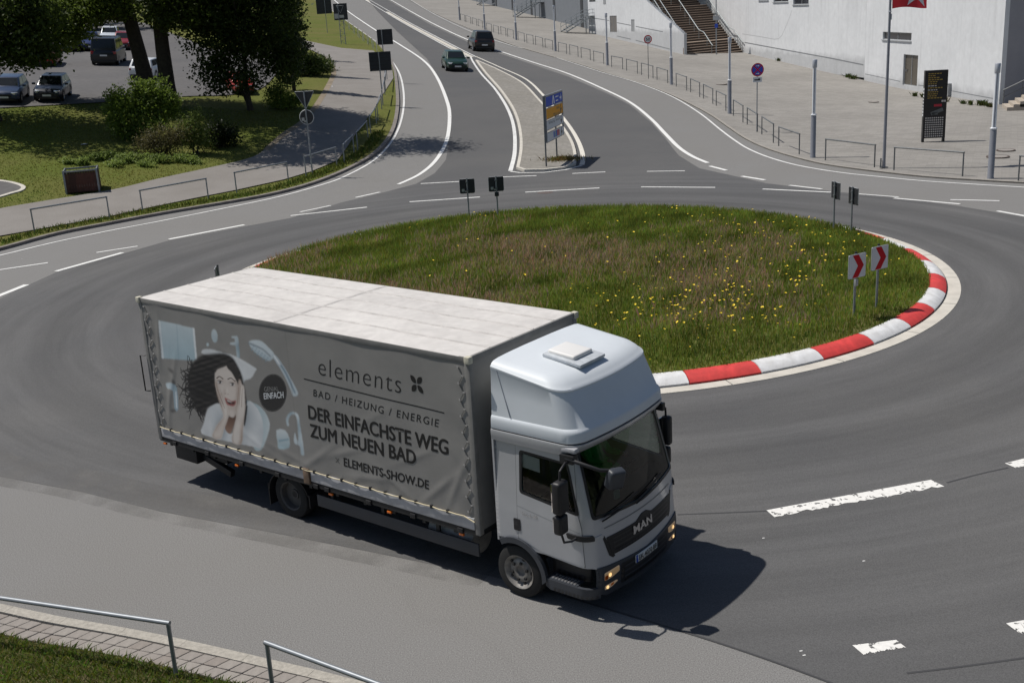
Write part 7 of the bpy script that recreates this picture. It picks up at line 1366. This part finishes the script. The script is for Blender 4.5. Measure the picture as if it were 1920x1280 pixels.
# slim conifers behind the dark tree whose shadows cross the path
def conifer(px, py, h, label):
    t = G(px, py, .1); x, y = t.x-.945*.552*h, t.y+.325*.552*h; p = Vector((x, y, float(Z(x, y))+.1)); return tree('slim_conifer', p, label, [((0, 0, -.2), .14), ((0, 0, h*.5), .09), ((0, 0, h), .02)], [(0, 0, h*(.12+.1*k), 1.05*(1-.092*k), 1.05*(1-.092*k), h*.09, 1.1-.1*k) for k in range(9)], 5200, .17, (.012, .022, .008), (.03, .045, .015), 'slim conifers behind the dark tree', limbs=0, clump=.12, per=24)
conifer(697, 183, 10.5, 'slim dark conifer hidden behind the dark tree, lowest of three'); conifer(693, 150, 10.5, 'slim dark conifer hidden behind the dark tree, middle of three'); conifer(657, 118, 10.5, 'slim dark conifer hidden behind the dark tree, farthest of three')
# unseen trees added outside the frame so the windscreen mirrors something dark
for i, (x, y, h) in enumerate(((25, 2, 12), (31, -5, 13), (20, -10, 12), (36, 7, 13), (10, -15, 12), (-3, -17, 12))):
    b = Vector((x, y, -.3)); tree('added_reflection_tree', b, 'dense tree added outside the view for the windscreen to mirror, %s of six' % ordn[i], [((0, 0, -.3), .4), ((0, 0, h*.4), .3), ((0, 0, h*.8), .1)], [(0, 0, h*.62, 4.6, 4.6, h*.34, 2), (0, 0, h*.30, 4.4, 4.4, h*.22, 1.2)], 3000, .7, (.02, .035, .009), (.06, .09, .02), 'unseen trees added for the windscreen reflection', limbs=5, clump=.8, per=40)
# far trees closing the lot
for i, (x, y, h) in enumerate(((-62, 130, 11), (-50, 142, 12), (-38, 150, 12), (-74, 118, 11), (-58, 158, 14), (-44, 168, 14), (-84, 140, 14))):
    b = Vector((x, y, float(Z(x, y)))); tree('background_tree', b, 'dense dark tree closing the far side of the lot, %s in its row' % ordn[i], [((0, 0, -.3), .4), ((0, 0, h*.4), .3), ((0, 0, h*.8), .1)], [(0, 0, h*.62, 5.5, 5, h*.36, 2), (0, -1.5, h*.30, 5.6, 4, h*.26, 1.5)], 3600, .75, (.015, .026, .007), (.045, .066, .015), 'trees beyond the parking lot', limbs=5, clump=.9, per=40)
# lawn blades near the bin so the turf has a nap
n = 42000; ax, ay = RNG.uniform(-32, -8, n), RNG.uniform(47, 71, n); lp = [G(*p, .1)[:2] for p in LOT]; k = inpoly(np.stack([ax, ay], 1), [tuple(p) for p in lawn])&~inpoly(np.stack([ax, ay], 1), [tuple(p) for p in pp])&~inpoly(np.stack([ax, ay], 1), gpoly(LOT)+[(-27, 112), (-44, 150), (-60, 185), (-110, 185), (-90, 60)])&~inpoly(np.stack([ax, ay], 1), gpoly([(-40, 338), (0, 342), (27, 347), (48, 355), (42, 364), (20, 370), (0, 376), (-40, 386)], 4)); ax, ay = ax[k], ay[k]; n = len(ax); nz = snoise(ax, ay, .5, 21)
cl = np.stack([RNG.uniform(.11, .17, n)+.025*nz, RNG.uniform(.14, .195, n), RNG.uniform(.02, .04, n)], 1); blades('lawn_grass', ax, ay, Z(ax, ay)+.11, RNG.uniform(.02, .055, n), RNG.uniform(.03, .06, n), np.clip(cl, .01, 1), lean=1.6)
for x, y in ((158, 271), (622, 163)): p = G(x, y, .12); mb = MB(); mb.add([(-.16, -.1, .01), (.15, -.12, .03), (.17, .1, .01), (-.05, .14, .04), (-.17, .05, .02)], [(0, 1, 2, 3, 4)]); o = mb.build('paper_litter', M_SW); o.location = p; tag(o, 'white scrap of paper lying on the lawn left of the big shrub' if x < 300 else 'white scrap of paper lying on the grass by the footpath bend', 'litter')
